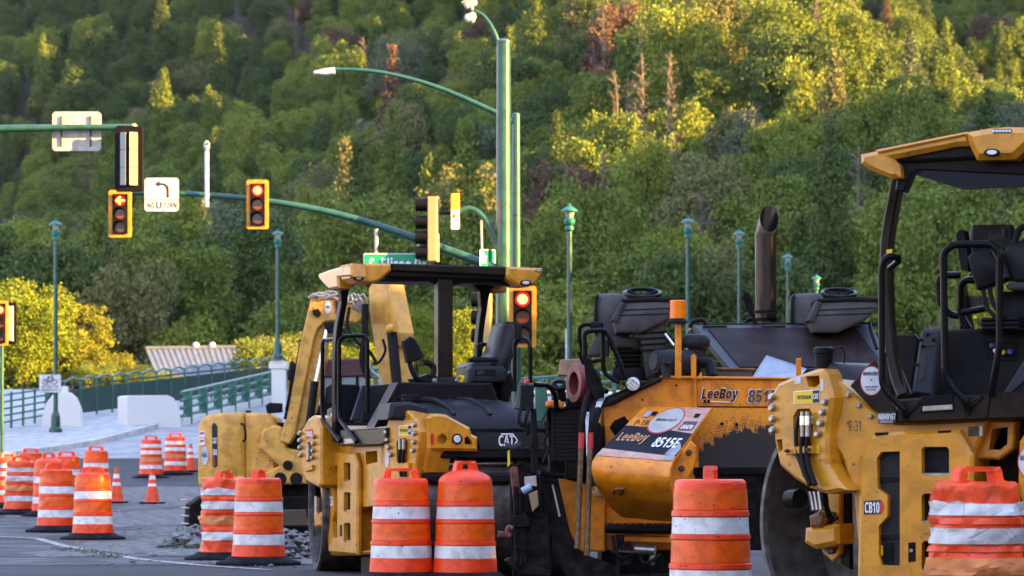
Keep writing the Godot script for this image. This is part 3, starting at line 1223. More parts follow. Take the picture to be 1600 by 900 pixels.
# a signal head that faces the viewer; lit: 0 none, 1 red ball, 2 red arrow
func signal_front(label: String, x0: float, y0: float, x1: float, y1: float, d: float, lit: int) -> Node3D:
	var fc := flat_face(x0, x1, d)
	var cx := (x0 + x1) * 0.5
	var t := thing("traffic_signal", label, "traffic signal", at(cx, y1, d))
	var k := (x1 - x0)
	var bw := k * 0.16
	var r := k * 0.07
	slab_part(fc, [x0 + r, y0, x1 - r, y0, x1, y0 + r, x1, y1 - r, x1 - r, y1, x0 + r, y1, x0, y1 - r, x0, y0 + r], 0.0, 0.02, 0.004, "backplate", M.signal_yellow, t)
	var hs := slab_part(fc, [x0 + bw, y0 + bw, x1 - bw, y0 + bw, x1 - bw, y1 - bw, x0 + bw, y1 - bw], 0.04, 0.03, 0.006, "housing", M.signal_black, t)
	var hb := MB.new()
	slab(hb, fc, [x0 + bw * 1.4, y0 + bw * 1.4, x1 - bw * 1.4, y0 + bw * 1.4, x1 - bw * 1.4, y1 - bw * 1.4, x0 + bw * 1.4, y1 - bw * 1.4], -0.022, 0.16, 0.01)
	part(hb, "rear_case", M.signal_black, t)
	var sp := (y1 - y0 - bw * 2.0) / 3.0
	var rad := minf(sp * 0.44, (k - 2.0 * bw) * 0.44) / FOCAL * d
	for i in 3:
		var cy := y0 + bw + sp * (i + 0.5)
		var on := i == 0 and lit > 0
		disc(t, "lens", (M.lens_red if lit == 1 else M.lens_dim) if on else [M.lens_dark, M.lens_amber, M.lens_dark][i], fc, cx, cy, rad * 0.92, 0.04, 0.012)
		if on and lit == 1:
			disc(t, "lamp", M.lens_core, fc, cx, cy, rad * 0.66, 0.053, 0.012)
		if on and lit == 2:
			var q := rad / d * FOCAL
			var ab := MB.new()
			slab(ab, fc, [cx - q * 0.85, cy, cx - q * 0.05, cy - q * 0.75, cx + q * 0.2, cy - q * 0.5, cx - q * 0.22, cy - q * 0.14, cx + q * 0.8, cy - q * 0.14, cx + q * 0.8, cy + q * 0.14, cx - q * 0.22, cy + q * 0.14, cx + q * 0.2, cy + q * 0.5, cx - q * 0.05, cy + q * 0.75], 0.06, 0.01, 0.0)
			part(ab, "arrow", M.lens_arrow, t)
		if on:
			var o := OmniLight3D.new()
			o.name = "glow"
			o.light_color = Color(1.0, 0.15, 0.08)
			o.light_energy = 0.012
			o.light_size = rad * 0.5
			o.shadow_enabled = true
			o.omni_range = 30.0
			o.omni_attenuation = 2.0
			t.add_child(o)
			o.position = fc.pt(cx, cy, 0.2) - t.position
		# the hood over the lens: an open half tube
		var vb := MB.new()
		for s in 10:
			var a0 := -0.35 + (PI + 0.7) * s / 10.0
			var a1 := -0.35 + (PI + 0.7) * (s + 1) / 10.0
			var c := fc.pt(cx, cy, 0.0)
			for e: float in [1.0, 0.96]:
				var p0 := c + (fc.u * cos(a0) + Vector3.UP * sin(a0)) * rad * e
				var p1 := c + (fc.u * cos(a1) + Vector3.UP * sin(a1)) * rad * e
				var l0 := 0.06 + 0.16 * clampf(sin(a0) * 0.8 + 0.3, 0.0, 1.0)
				var l1 := 0.06 + 0.16 * clampf(sin(a1) * 0.8 + 0.3, 0.0, 1.0)
				vb.quad(p0 + fc.n * 0.04, p1 + fc.n * 0.04, p1 + fc.n * l1, p0 + fc.n * l0, (p0 - c) * (1.0 if e == 1.0 else -1.0))
		part(vb, "visor", M.signal_black, t)
	return t


# a signal head that faces left: hoods stick out to the left, the case shows its side
func signal_left(label: String, x0: float, xm: float, x1: float, ys: Array, h: float, d: float) -> Node3D:
	var fc := flat_face(x0, x1, d, -0.12)
	var t := thing("traffic_signal", label, "traffic signal", at(xm, ys[ys.size() - 1] + h, d))
	var rad := h * 0.5 / FOCAL * d
	var hb := MB.new()
	slab(hb, fc, [xm, ys[0] - h * 0.62, x1, ys[0] - h * 0.62, x1, ys[ys.size() - 1] + h * 0.62, xm, ys[ys.size() - 1] + h * 0.62], 0.13, 0.3, 0.015)
	part(hb, "housing", M.signal_tan, t)
	for y in ys:
		var c := fc.pt(xm, y, 0.0)
		var l := (xm - x0) / FOCAL * d
		var vb := MB.new()
		vb.lathe([Vector2(rad * 0.7, 0.0), Vector2(rad, 0.0), Vector2(rad, l), Vector2(rad * 0.95, l), Vector2(rad * 0.95, 0.02), Vector2(0.0, 0.02)], c, -fc.u, 18, false)
		part(vb, "visor", M.signal_black, t)
	return t


func plate_sign(called: String, label: String, category: String, fc: Face, x0: float, y0: float, x1: float, y1: float, m: Material, r := 3.0, border = null) -> Node3D:
	var t := thing(called, label, category, fc.pt((x0 + x1) * 0.5, y1, 0.0))
	var f := func(e: float) -> Array: return [x0 + r + e, y0 + e, x1 - r - e, y0 + e, x1 - e, y0 + r + e, x1 - e, y1 - r - e, x1 - r - e, y1 - e, x0 + r + e, y1 - e, x0 + e, y1 - r - e, x0 + e, y0 + r + e]
	slab_part(fc, f.call(0.0), 0.0, 0.012, 0.003, "panel", m if border == null else border, t)
	if border != null:
		slab_part(fc, f.call(1.0), 0.003, 0.006, 0.0, "face", m, t)
	return t


func lamp_post(label: String, px: float, d: float, y_top: float, foot: float) -> void:
	var p := Vector3((px - 800.0) / FOCAL * d, foot, -d)
	var top := at(px, y_top, d).y
	var h := top - foot
	var t := thing("lamp_post", label, "street lamp", p, 0.0, "green lamp posts along the bridge")
	var b := MB.new()
	b.lathe([Vector2(0.0, 0.0), Vector2(0.2, 0.0), Vector2(0.2, 0.12), Vector2(0.14, 0.2), Vector2(0.13, 0.5), Vector2(0.09, 0.62), Vector2(0.07, 0.66), Vector2(0.055, h - 0.62), Vector2(0.0, h - 0.6)], Vector3.ZERO, Vector3.UP, 14)
	local(b, "shaft", M.pole_green, t)
	b = MB.new()
	b.lathe([Vector2(0.0, 0.0), Vector2(0.055, 0.0), Vector2(0.1, 0.05), Vector2(0.1, 0.1), Vector2(0.07, 0.13), Vector2(0.12, 0.19), Vector2(0.13, 0.26), Vector2(0.09, 0.31), Vector2(0.0, 0.33)], Vector3(0, h - 0.66, 0), Vector3.UP, 14)
	local(b, "collar", M.lamp_green, t)
	b = MB.new()
	b.lathe([Vector2(0.0, 0.0), Vector2(0.08, 0.0), Vector2(0.12, 0.16), Vector2(0.0, 0.16)], Vector3(0, h - 0.35, 0), Vector3.UP, 12)
	local(b, "lantern_glass", M.glass_pale, t)
	b = MB.new()
	b.lathe([Vector2(0.0, 0.0), Vector2(0.2, 0.0), Vector2(0.19, 0.03), Vector2(0.09, 0.1), Vector2(0.03, 0.13), Vector2(0.035, 0.17), Vector2(0.0, 0.2)], Vector3(0, h - 0.2, 0), Vector3.UP, 14)
	local(b, "cap", M.lamp_green, t)


func build_signals() -> void:
	# the main signal pole with its long arm
	var d := 61.0
	var p := thing("signal_pole", "tall thick green pole with a long arched arm over the junction", "signal pole", spot(787.0, d))
	var b := MB.new()
	var top := at(787, 65, d).y - p.position.y
	b.lathe([Vector2(0.0, 0.0), Vector2(0.3, 0.0), Vector2(0.3, 0.05), Vector2(0.19, 0.06), Vector2(0.175, 0.3), Vector2(0.148, top - 0.03)], Vector3.ZERO, Vector3.UP, 22, true)
	local(b, "shaft", M.pole_green, p)
	b = MB.new()
	b.lathe([Vector2(0.0, -0.04), Vector2(0.16, -0.04), Vector2(0.16, 0.01), Vector2(0.05, 0.06), Vector2(0.0, 0.065)], Vector3(0, top, 0), Vector3.UP, 22)
	local(b, "cap", M.pole_green, p)
	b = MB.new()
	b.tube(spline([at(786, 424, d), at(745, 408, d), at(680, 384, d), at(600, 356, d), at(520, 333, d), at(430, 316, d), at(340, 306, d), at(280, 303, d), at(200, 302, d)], 5), 0.105, 0.042, 14)
	part(b, "mast_arm", M.pole_green, p)
	for y in [430.0, 405.0]:
		b = MB.new()
		b.lathe([Vector2(0.0, 0.0), Vector2(0.165, 0.0), Vector2(0.165, 0.09), Vector2(0.0, 0.09)], at(787, y, d), Vector3.UP, 20)
		part(b, "clamp", M.pole_green, p)
	b = MB.new()
	b.tube(spline([at(780, 72, d), at(772, 50, d), at(760, 30, d), at(747, 19, d), at(735, 17, d)], 5), 0.055, 0.035, 10)
	part(b, "camera_arm", M.pole_green, p)
	b = MB.new()
	b.tube(spline([at(784, 402, d), at(775, 376, d), at(763, 350, d), at(748, 333, d), at(733, 326, d), at(715, 332, d)], 5), 0.085, 0.05, 12)
	part(b, "side_arm", M.pole_green, p)
	b = MB.new()
	b.tube(PackedVector3Array([at(720, 332, d), at(680, 334, d)]), 0.03, 0.022, 8)
	part(b, "bracket", M.signal_black, p)
	# cameras on the little arm
	for c in [["white boxy camera on a stalk above the tall pole", 735.0, 6.0, 0.28, 0.14], ["white domed camera slung under the tall pole's small arm", 735.0, 27.0, 0.24, 0.16]]:
		var t := thing("traffic_camera", c[0], "camera", at(c[1], c[2], d))
		b = MB.new()
		b.box(Vector3.ZERO, Vector3(c[3], c[4], 0.2), 0.04, Basis(Vector3.FORWARD, -0.35))
		local(b, "case", M.white_paint, t)
		b = MB.new()
		if c[2] < 10.0:
			b.box(Vector3(-0.02, 0.075, 0.0), Vector3(c[3] * 1.25, 0.02, 0.24), 0.006, Basis(Vector3.FORWARD, -0.35))
			local(b, "sun_shield", M.white_paint, t)
			b = MB.new()
			b.tube(PackedVector3Array([Vector3(0.03, -0.04, 0), Vector3(0.05, -0.2, 0)]), 0.03)
			local(b, "stalk", M.white_paint, t)
		else:
			b.lathe([Vector2(0.0, -0.1), Vector2(0.05, -0.09), Vector2(0.08, -0.05), Vector2(0.085, 0.0), Vector2(0.0, 0.02)], Vector3(0.02, -0.03, 0), Vector3.UP, 14, true)
			local(b, "dome", M.galvanised, t)
	# the lighting pole behind it
	var d2 := 63.0
	p = thing("street_light", "green lighting pole with a long curved arm and white lamp head", "street lamp", spot(806.5, d2))
	top = at(806, 178, d2).y - p.position.y
	b = MB.new()
	b.lathe([Vector2(0.0, 0.0), Vector2(0.22, 0.0), Vector2(0.22, 0.05), Vector2(0.12, 0.06), Vector2(0.085, top), Vector2(0.0, top + 0.03)], Vector3.ZERO, Vector3.UP, 18)
	local(b, "shaft", M.pole_green, p)
	b = MB.new()
	b.tube(spline([at(806, 192, d2), at(770, 174, d2), at(700, 143, d2), at(640, 123, d2), at(580, 111, d2), at(520, 108, d2)], 5), 0.065, 0.035, 12)
	part(b, "arm", M.pole_green, p)
	var lf := flat_face(490, 522, d2)
	slab_part(lf, [490, 111, 505, 107, 522, 105, 523, 114, 507, 116, 490, 115], 0.12, 0.24, 0.02, "lamp_head", M.white_paint, p)
	# heads on the long arm
	signal_front("red signal with amber backplate at the middle of the long arm", 385, 281, 419.5, 358, 60.7, 1)
	signal_front("left turn signal with red arrow at the end of the long arm", 169.5, 297, 205.5, 371, 60.7, 2)
	signal_front("red signal with amber backplate low on the tall pole", 795, 447, 838, 543, 59.5, 1)
	signal_left("four lens signal seen from the side above the street name", 650, 668, 683, [320, 347, 371, 395], 21.0, 60.6)
	signal_left("three lens signal seen from the side beside the tall pole", 737, 752, 766, [468, 496, 524], 22.0, 60.6)
	# white detector post on the arm
	var t2 := thing("detector_post", "slim white post with a camera on top, clamped to the arm", "post", at(323, 322, 60.85))
	b = MB.new()
	b.tube(PackedVector3Array([at(323, 323, 60.85), at(323, 236, 60.85)]), 0.045, -1.0, 12)
	part(b, "tube", M.white_paint, t2)
	b = MB.new()
	b.lathe([Vector2(0.0, 0.0), Vector2(0.05, 0.01), Vector2(0.065, 0.08), Vector2(0.06, 0.16), Vector2(0.03, 0.2), Vector2(0.0, 0.205)], at(323, 235, 60.85), Vector3.UP, 14, true)
	part(b, "camera_head", M.white_paint, t2)
	b = MB.new()
	b.lathe([Vector2(0.0, 0.0), Vector2(0.03, 0.0), Vector2(0.03, 0.02), Vector2(0.0, 0.02)], at(324, 225, 60.79), Vector3.BACK, 12)
	part(b, "camera_lens", M.signal_black, t2)
	# no u turn sign
	var sf := flat_face(225, 280, 60.8)
	var s := plate_sign("turn_sign", "white sign with a bent left arrow hung from the long arm", "road sign", sf, 225, 277, 280, 331, M.sign_white, 3.0, M.print_black)
	slab_part(sf, [226.5, 311.6, 278.5, 311.6, 278.5, 312.8, 226.5, 312.8], 0.006, 0.004, 0.0, "rule", M.print_black, s)
	slab_part(sf, [241, 287.5, 250, 282, 249, 285.5, 256, 286, 262, 289.5, 264, 295, 264, 309, 260, 309, 260, 296, 258, 291.5, 254, 289.5, 249, 289.5, 250, 293], 0.006, 0.004, 0.0, "arrow", M.print_black, s)
	letters(s, sf, "NO", 230, 316.5, 241, 325, 0.005, M.print_black, true)
	letters(s, sf, "U", 244, 314.8, 252.5, 326, 0.005, M.print_black, true)
	letters(s, sf, "TURN", 255, 316.5, 276, 325, 0.005, M.print_black, true)
	# street names
	sf = flat_face(568, 672, 60.75)
	s = plate_sign("street_sign", "green street name sign with white letters under the arm", "street sign", sf, 568, 396, 672, 430, M.sign_green, 2.0, M.print_white)
	letters(s, sf, "S. Eliseo Dr", 577, 402.5, 666, 424, 0.006, M.print_white, true)
	rod(s, "hanger", M.galvanised, [at(588, 358, 60.8), at(588, 397, 60.8)], 0.04)
	rod(s, "hanger", M.galvanised, [at(655, 374, 60.8), at(655, 397, 60.8)], 0.04)
	sf = Face.new(at(751, 400, 60.4), at(776, 400, 61.6))
	s = plate_sign("street_sign", "slanted green street sign half hidden beside the tall pole", "street sign", sf, 750.5, 390, 774, 418, M.sign_green, 1.0, M.print_white)
	letters(s, sf, "Dr", 753, 396, 760, 410, 0.006, M.print_white, true)
	rod(s, "hanger", M.galvanised, [at(752, 345, 60.8), at(753, 392, 60.5)], 0.02)
	# little sign on the side arm
	sf = Face.new(at(705, 330, 60.4), at(719, 330, 61.0))
	s = plate_sign("arm_sign", "small orange and white sign beside the four lens signal", "road sign", sf, 705.5, 303, 718, 358, M.sign_white, 0.5)
	slab_part(sf, [705.5, 303, 718, 302, 718, 327, 705.5, 329], 0.006, 0.008, 0.0, "orange_panel", M.sign_orange, s)
	slab_part(sf, [707, 334, 712, 334, 712, 341, 707, 341], 0.004, 0.006, 0.0, "red_mark", M.print_red, s)
	# near arm from the left, with a sign and a signal seen from behind
	var d3 := 50.0
	p = thing("signal_pole", "green signal arm reaching in over the road beside the pale sign back", "signal pole", spot(-90.0, d3))
	b = MB.new()
	b.lathe([Vector2(0.0, 0.0), Vector2(0.25, 0.0), Vector2(0.25, 0.05), Vector2(0.15, 0.06), Vector2(0.12, 6.9), Vector2(0.0, 6.95)], Vector3.ZERO, Vector3.UP, 18)
	local(b, "shaft", M.pole_green, p)
	b = MB.new()
	b.tube(spline([at(-90, 206, d3), at(0, 201.5, d3), at(110, 199.5, d3), at(208, 198.5, d3)], 6), 0.075, 0.05, 12)
	part(b, "mast_arm", M.pole_green, p)
	b = MB.new()
	b.lathe([Vector2(0.0, 0.0), Vector2(0.06, 0.0), Vector2(0.06, 0.05), Vector2(0.02, 0.09), Vector2(0.0, 0.09)], at(207, 198.5, d3), Vector3.RIGHT, 12)
	part(b, "end_cap", M.galvanised, p)
	sf = flat_face(82, 158, d3 + 0.12)
	s = plate_sign("road_sign", "pale back of a road sign bolted to the green arm", "road sign", sf, 81.5, 174.5, 158, 236, M.sign_back, 4.0)
	for x in [95.7, 141.5]:
		slab_part(sf, [x - 1.3, 181, x + 1.3, 181, x + 1.3, 229, x - 1.3, 229], 0.025, 0.024, 0.004, "stiffener", M.dark_bronze, s)
	sf = flat_face(180, 222, d3 - 0.14)
	var g := thing("traffic_signal", "black backed signal seen from behind at the arm's end", "traffic signal", at(201, 300, d3 - 0.14))
	slab_part(sf, [180, 199, 184, 196, 220, 197, 223.5, 200, 223.5, 296, 220, 300, 183, 300, 179, 296], 0.0, 0.02, 0.004, "backplate", M.signal_black, g)
	for q in [[188.0, 197.0, 0.45, M.signal_grey], [203.5, 215.0, -0.5, M.signal_tan]]:  # one case: grey paints its shaded side, tan its sunlit side
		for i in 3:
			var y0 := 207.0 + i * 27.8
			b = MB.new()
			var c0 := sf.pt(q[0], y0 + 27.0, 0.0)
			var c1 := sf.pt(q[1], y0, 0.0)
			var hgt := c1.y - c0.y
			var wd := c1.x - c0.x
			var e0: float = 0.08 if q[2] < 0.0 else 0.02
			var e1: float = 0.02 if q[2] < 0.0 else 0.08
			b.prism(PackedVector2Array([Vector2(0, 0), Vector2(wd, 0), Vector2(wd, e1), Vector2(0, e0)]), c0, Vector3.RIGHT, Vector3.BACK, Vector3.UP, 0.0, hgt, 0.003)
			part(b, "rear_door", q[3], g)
	slab_part(sf, [188, 205, 216, 205, 216, 291, 188, 291], -0.022, 0.16, 0.01, "case", M.signal_black, g)
	# signal on a thin pole at the edge of the pavement
	var d4 := 66.0
	p = thing("signal_post", "thin green signal post at the edge of the pavement", "signal pole", at(3, 703, d4))
	p.position.y = ground_y(d4)
	b = MB.new()
	b.tube(PackedVector3Array([p.position, at(3, 470, d4)]), 0.045, -1.0, 12)
	part(b, "shaft", M.pole_green, p)
	signal_front("red signal on the thin post by the pavement", -12, 470, 12.5, 540, 65.7, 1)
	sf = flat_face(13, 26, 66.3)
	g = thing("traffic_signal", "dark signal seen from behind on the thin post", "traffic signal", at(19, 536, 66.3))
	slab_part(sf, [11, 473, 26, 472, 26, 537, 11, 539], 0.0, 0.02, 0.004, "backplate", M.signal_black, g)
	slab_part(sf, [13, 478, 20, 478, 20, 533, 13, 533], 0.1, 0.1, 0.01, "case", M.signal_grey, g)
	# lamps
	lamp_post("green lamp post behind the white bicycle sign", 87, 84, 341, ground_y(84) + 0.1)
	lamp_post("green lamp post standing on the white bridge pillar", 434, 96, 357, at(434, 562, 96).y)
	for q in [[890.0, 66.0, 317.0, "green lamp post above the small flag"], [1075.0, 82.0, 337.0, "green lamp post just behind the orange beacon"], [1155.0, 95.0, 357.0, "green lamp post just left of the exhaust stack"], [1231.0, 104.0, 394.0, "green lamp post just right of the exhaust stack"], [1276.0, 115.0, 428.0, "green lamp post behind the steering wheel"]]:
		lamp_post(q[3], q[0], q[1], q[2], ground_y(q[1]))
	# bicycle sign
	sf = flat_face(62, 95, 83.6)
	s = plate_sign("bicycle_sign", "small white sign with a bicycle on the lamp post", "road sign", sf, 61, 585, 95.5, 613.5, M.sign_white, 1.0, M.signal_grey)
	for x in [70.5, 85.0]:
		b = MB.new()
		var c := sf.pt(x, 596.5, 0.006)
		var ring := PackedVector3Array()
		for i in 17:
			ring.append(c + Vector3(cos(TAU * i / 16.0), sin(TAU * i / 16.0), 0.0) * 0.075)
		b.tube(ring, 0.011, -1.0, 5, false)
		part(b, "bicycle_wheel", M.print_black, s)
	b = MB.new()
	for q in [[70.5, 596.5, 75, 590], [75, 590, 82.5, 590], [75.5, 591, 78, 597], [78, 597, 83, 590], [70.5, 596.5, 78, 597], [81.5, 587.5, 85, 596.5], [80, 587.5, 83.5, 587.5], [73.5, 588.7, 77, 588.7]]:
		b.tube(PackedVector3Array([sf.pt(q[0], q[1], 0.006), sf.pt(q[2], q[3], 0.006)]), 0.011, -1.0, 5)
	part(b, "bicycle_frame", M.print_black, s)
	letters(s, sf, "BICYCLE IN", 66, 602, 90, 606, 0.004, M.print_black, true)
	letters(s, sf, "MERGE LANE", 66, 607, 90, 611, 0.004, M.print_black, true)


func build_bridge() -> void:
	# outer railing: posts, wavy top rail, dark mesh panels
	var a := spot(75, 88)
	var e := spot(446, 106)
	var t := thing("bridge_railing", "dark green railing with mesh panels and a wavy top rail", "railing", a)
	var n := 17
	var k := (e - a) / n
	var pts := []
	for i in n + 1:
		var p := a + k * i
		p.y = ground_y(-p.z) + 0.12
		var b := MB.new()
		b.box(p + Vector3.UP * 0.58, Vector3(0.07, 1.16, 0.07), 0.01)
		part(b, "post", M.rail_green, t)
		pts.append(p + Vector3.UP * 1.17)
		if i < n:
			var q := a + k * (i + 1)
			q.y = ground_y(-q.z) + 0.12
			pts.append((p + q) * 0.5 + Vector3.UP * 1.25)
			var s := (q - p).normalized()
			b = MB.new()
			var o := s.cross(Vector3.UP).normalized() * 0.012
			for y in [[0.12, 0.9], [0.98, 1.03]]:
				b.quad(p + Vector3.UP * y[0] + o, q + Vector3.UP * y[0] + o, q + Vector3.UP * y[1] + o, p + Vector3.UP * y[1] + o, o)
				b.quad(p + Vector3.UP * y[0] - o, q + Vector3.UP * y[0] - o, q + Vector3.UP * y[1] - o, p + Vector3.UP * y[1] - o, -o)
				b.quad(p + Vector3.UP * y[1] + o, q + Vector3.UP * y[1] + o, q + Vector3.UP * y[1] - o, p + Vector3.UP * y[1] - o, Vector3.UP)
			part(b, "panel", M.rail_panel, t)
	var w := MB.new()
	w.tube(spline(pts, 4), 0.035, -1.0, 8)
	part(w, "top_rail", M.rail_green, t)
	# plain pipe railing on the approach
	a = spot(-40, 83)
	e = spot(72, 88)
	t = thing("pipe_railing", "green pipe railing of five bars left of the rounded pillar", "railing", a)
	for i in 7:
		var p := a.lerp(e, i / 6.0)
		p.y = ground_y(-p.z) + 0.12
		var b := MB.new()
		b.box(p + Vector3.UP * 0.55, Vector3(0.07, 1.1, 0.07), 0.01)
		part(b, "post", M.rail_green, t)
	for i in 5:
		var y := 0.35 + 0.2 * i
		var b := MB.new()
		var q0 := a
		var q1 := e
		q0.y = ground_y(-a.z) + y
		q1.y = ground_y(-e.z) + y
		b.tube(PackedVector3Array([q0, q1]), 0.035, -1.0, 8)
		part(b, "bar", M.rail_green, t)
	# inner traffic barrier of pale rails
	a = spot(283, 88)
	e = spot(446, 103)
	t = thing("traffic_barrier", "barrier of four pale green rails along the bridge deck", "barrier", a)
	for i in 8:
		var p := a.lerp(e, (i + 0.4) / 7.6)
		p.y = ground_y(-p.z)
		var b := MB.new()
		b.box(p + Vector3(0.0, 0.5, -0.12), Vector3(0.28, 1.0, 0.12), 0.02)
		part(b, "post", M.rail_green, t)
	for i in 4:
		var y := 0.3 + 0.24 * i
		var q0 := a + Vector3.UP * y
		var q1 := e
		q1.y = ground_y(-e.z) + y
		var b := MB.new()
		b.tube(PackedVector3Array([q0, q1]), 0.055, -1.0, 8)
		part(b, "rail", M.rail_green, t)
	var low := MB.new()
	var u := (e - a).normalized()
	low.box((a + e) * 0.5 + Vector3(0, 0.05, -0.1), Vector3((e - a).length(), 0.35, 0.2), 0.02, Basis(Vector3(u.x, u.y, u.z), Vector3.UP, u.cross(Vector3.UP).normalized()).orthonormalized())
	part(low, "concrete_footing", M.pale_concrete, t)
	# concrete ends
	var f := flat_face(64, 128, 86)
	t = thing("bridge_pillar", "rounded white concrete end block with a small post", "pillar", spot(96, 86))
	slab_part(f, [64, 672, 66, 650, 72, 630, 82, 617, 96, 611, 108, 613, 118, 622, 125, 640, 129, 672], 0.0, 0.5, 0.03, "block", M.pale_concrete, t)
	slab_part(f, [95, 616, 95, 603.5, 105.5, 603.5, 105.5, 616], -0.1, 0.2, 0.01, "stub", M.pale_concrete, t)
	f = Face.new(at(210, 640, 86.6), at(282, 640, 87.6))
	t = thing("bridge_pillar", "square white concrete end block with a curved far corner", "pillar", spot(240, 87))
	slab_part(f, [198, 674, 198, 620, 203, 618, 262, 617.5, 272, 622, 279, 634, 283, 655, 284, 674], 0.0, 0.55, 0.02, "block", M.pale_concrete, t)
	f = flat_face(420, 450, 96)
	t = thing("bridge_pillar", "white concrete pillar that carries a lamp post", "pillar", spot(434, 96))
	slab_part(f, [424, 672, 424, 576, 446, 576, 446, 672], 0.0, 0.5, 0.02, "shaft", M.pale_concrete, t)
	slab_part(f, [420, 576, 420, 566, 436, 562, 449, 566, 449, 576], 0.05, 0.6, 0.02, "cap", M.pale_concrete, t)
	# railings of the far side, seen between the machines
	for q in [[560.0, 96.0, 640.0, 98.0, "green railing glimpsed behind the roller cab floor"], [815.0, 90.0, 960.0, 94.0, "green railing behind the paver seat"]]:
		a = spot(q[0], q[1])
		e = spot(q[2], q[3])
		t = thing("bridge_railing", q[4], "railing", a)
		for i in 5:
			var y := 0.2 + 0.28 * i
			var b := MB.new()
			b.tube(PackedVector3Array([a + Vector3.UP * y, Vector3(e.x, ground_y(-e.z) + y, e.z)]), 0.05, -1.0, 7)
			part(b, "rail", M.rail_green, t)
		for i in 4:
			var p := a.lerp(e, i / 3.0)
			p.y = ground_y(-p.z)
			var b := MB.new()
			b.box(p + Vector3(0, 0.65, -0.08), Vector3(0.15, 1.3, 0.1), 0.015)
			part(b, "post", M.rail_green, t)


func build_far_things() -> void:
	# low building with a ribbed metal roof
	var d := 140.0
	var t := thing("metal_roofed_building", "low building with a ribbed grey metal roof beyond the bridge", "building", spot(300, d))
	var r0 := at(228, 545, d + 5.0)
	var r1 := at(372, 543, d + 5.0)
	var e0 := at(246, 588, d)
	var e1 := at(384, 586, d)
	var b := MB.new()
	var nn := (r1 - r0).cross(e0 - r0).normalized()
	if nn.y < 0.0:
		nn = -nn
	b.quad(r0, r1, e1, e0, nn)
	b.quad(r0 - nn * 0.12, r1 - nn * 0.12, e1 - nn * 0.12, e0 - nn * 0.12, -nn)
	b.quad(e0, e1, e1 - nn * 0.12, e0 - nn * 0.12, Vector3.BACK)
	b.quad(r0, e0, e0 - nn * 0.12, r0 - nn * 0.12, Vector3.LEFT)
	var roof := part(b, "roof", M.roof_metal, t)
	for i in 17:
		var k := i / 16.0
		b = MB.new()
		b.tube(PackedVector3Array([r0.lerp(r1, k) + nn * 0.02, e0.lerp(e1, k) + nn * 0.01]), 0.02, -1.0, 5)
		part(b, "roof_seam", M.roof_metal, roof)
	b = MB.new()
	b.tube(PackedVector3Array([r0, r1]), 0.14, -1.0, 6)
	part(b, "ridge_cap", M.roof_metal, roof)
	b = MB.new()
	b.box(Vector3((e0.x + e1.x) * 0.5, e0.y * 0.5 + 1.2, -d - 3.0), Vector3(e1.x - e0.x - 0.6, e0.y - 2.5, 5.0), 0.02)
	part(b, "wall", M.house_wall, t)
	for x in [306.0, 332.0]:
		b = MB.new()
		b.lathe([Vector2(0.0, -0.1), Vector2(0.12, -0.1), Vector2(0.12, 0.0), Vector2(0.16, 0.05), Vector2(0.17, 0.16), Vector2(0.12, 0.27), Vector2(0.0, 0.31)], at(x, 544, d + 5.0), Vector3.UP, 14, true)
		part(b, "roof_vent", M.white_paint, t)
	# small flag on its staff
	var f := flat_face(884, 892, 92)
	t = thing("small_flag", "small striped flag hanging from a thin staff behind the paver", "flag", spot(884.5, 92))
	b = MB.new()
	b.tube(PackedVector3Array([t.position, at(884.5, 514, 92)]), 0.02, -1.0, 7)
	part(b, "staff", M.white_paint, t)
	slab_part(f, [885, 518, 892, 522, 892, 536, 885, 534], 0.0, 0.02, 0.0, "canton", M.print_blue, t)
	for i in 6:
		var y := 534.0 + i * 4.0
		slab_part(f, [885, y, 892, y + 2.0, 892, y + 6.0, 885, y + 4.0], 0.0, 0.02, 0.0, "stripe", M.print_red if i % 2 == 0 else M.print_white, t)


# ---------------------------------------------------------------- barrels and cones

var dent := FastNoiseLite.new()


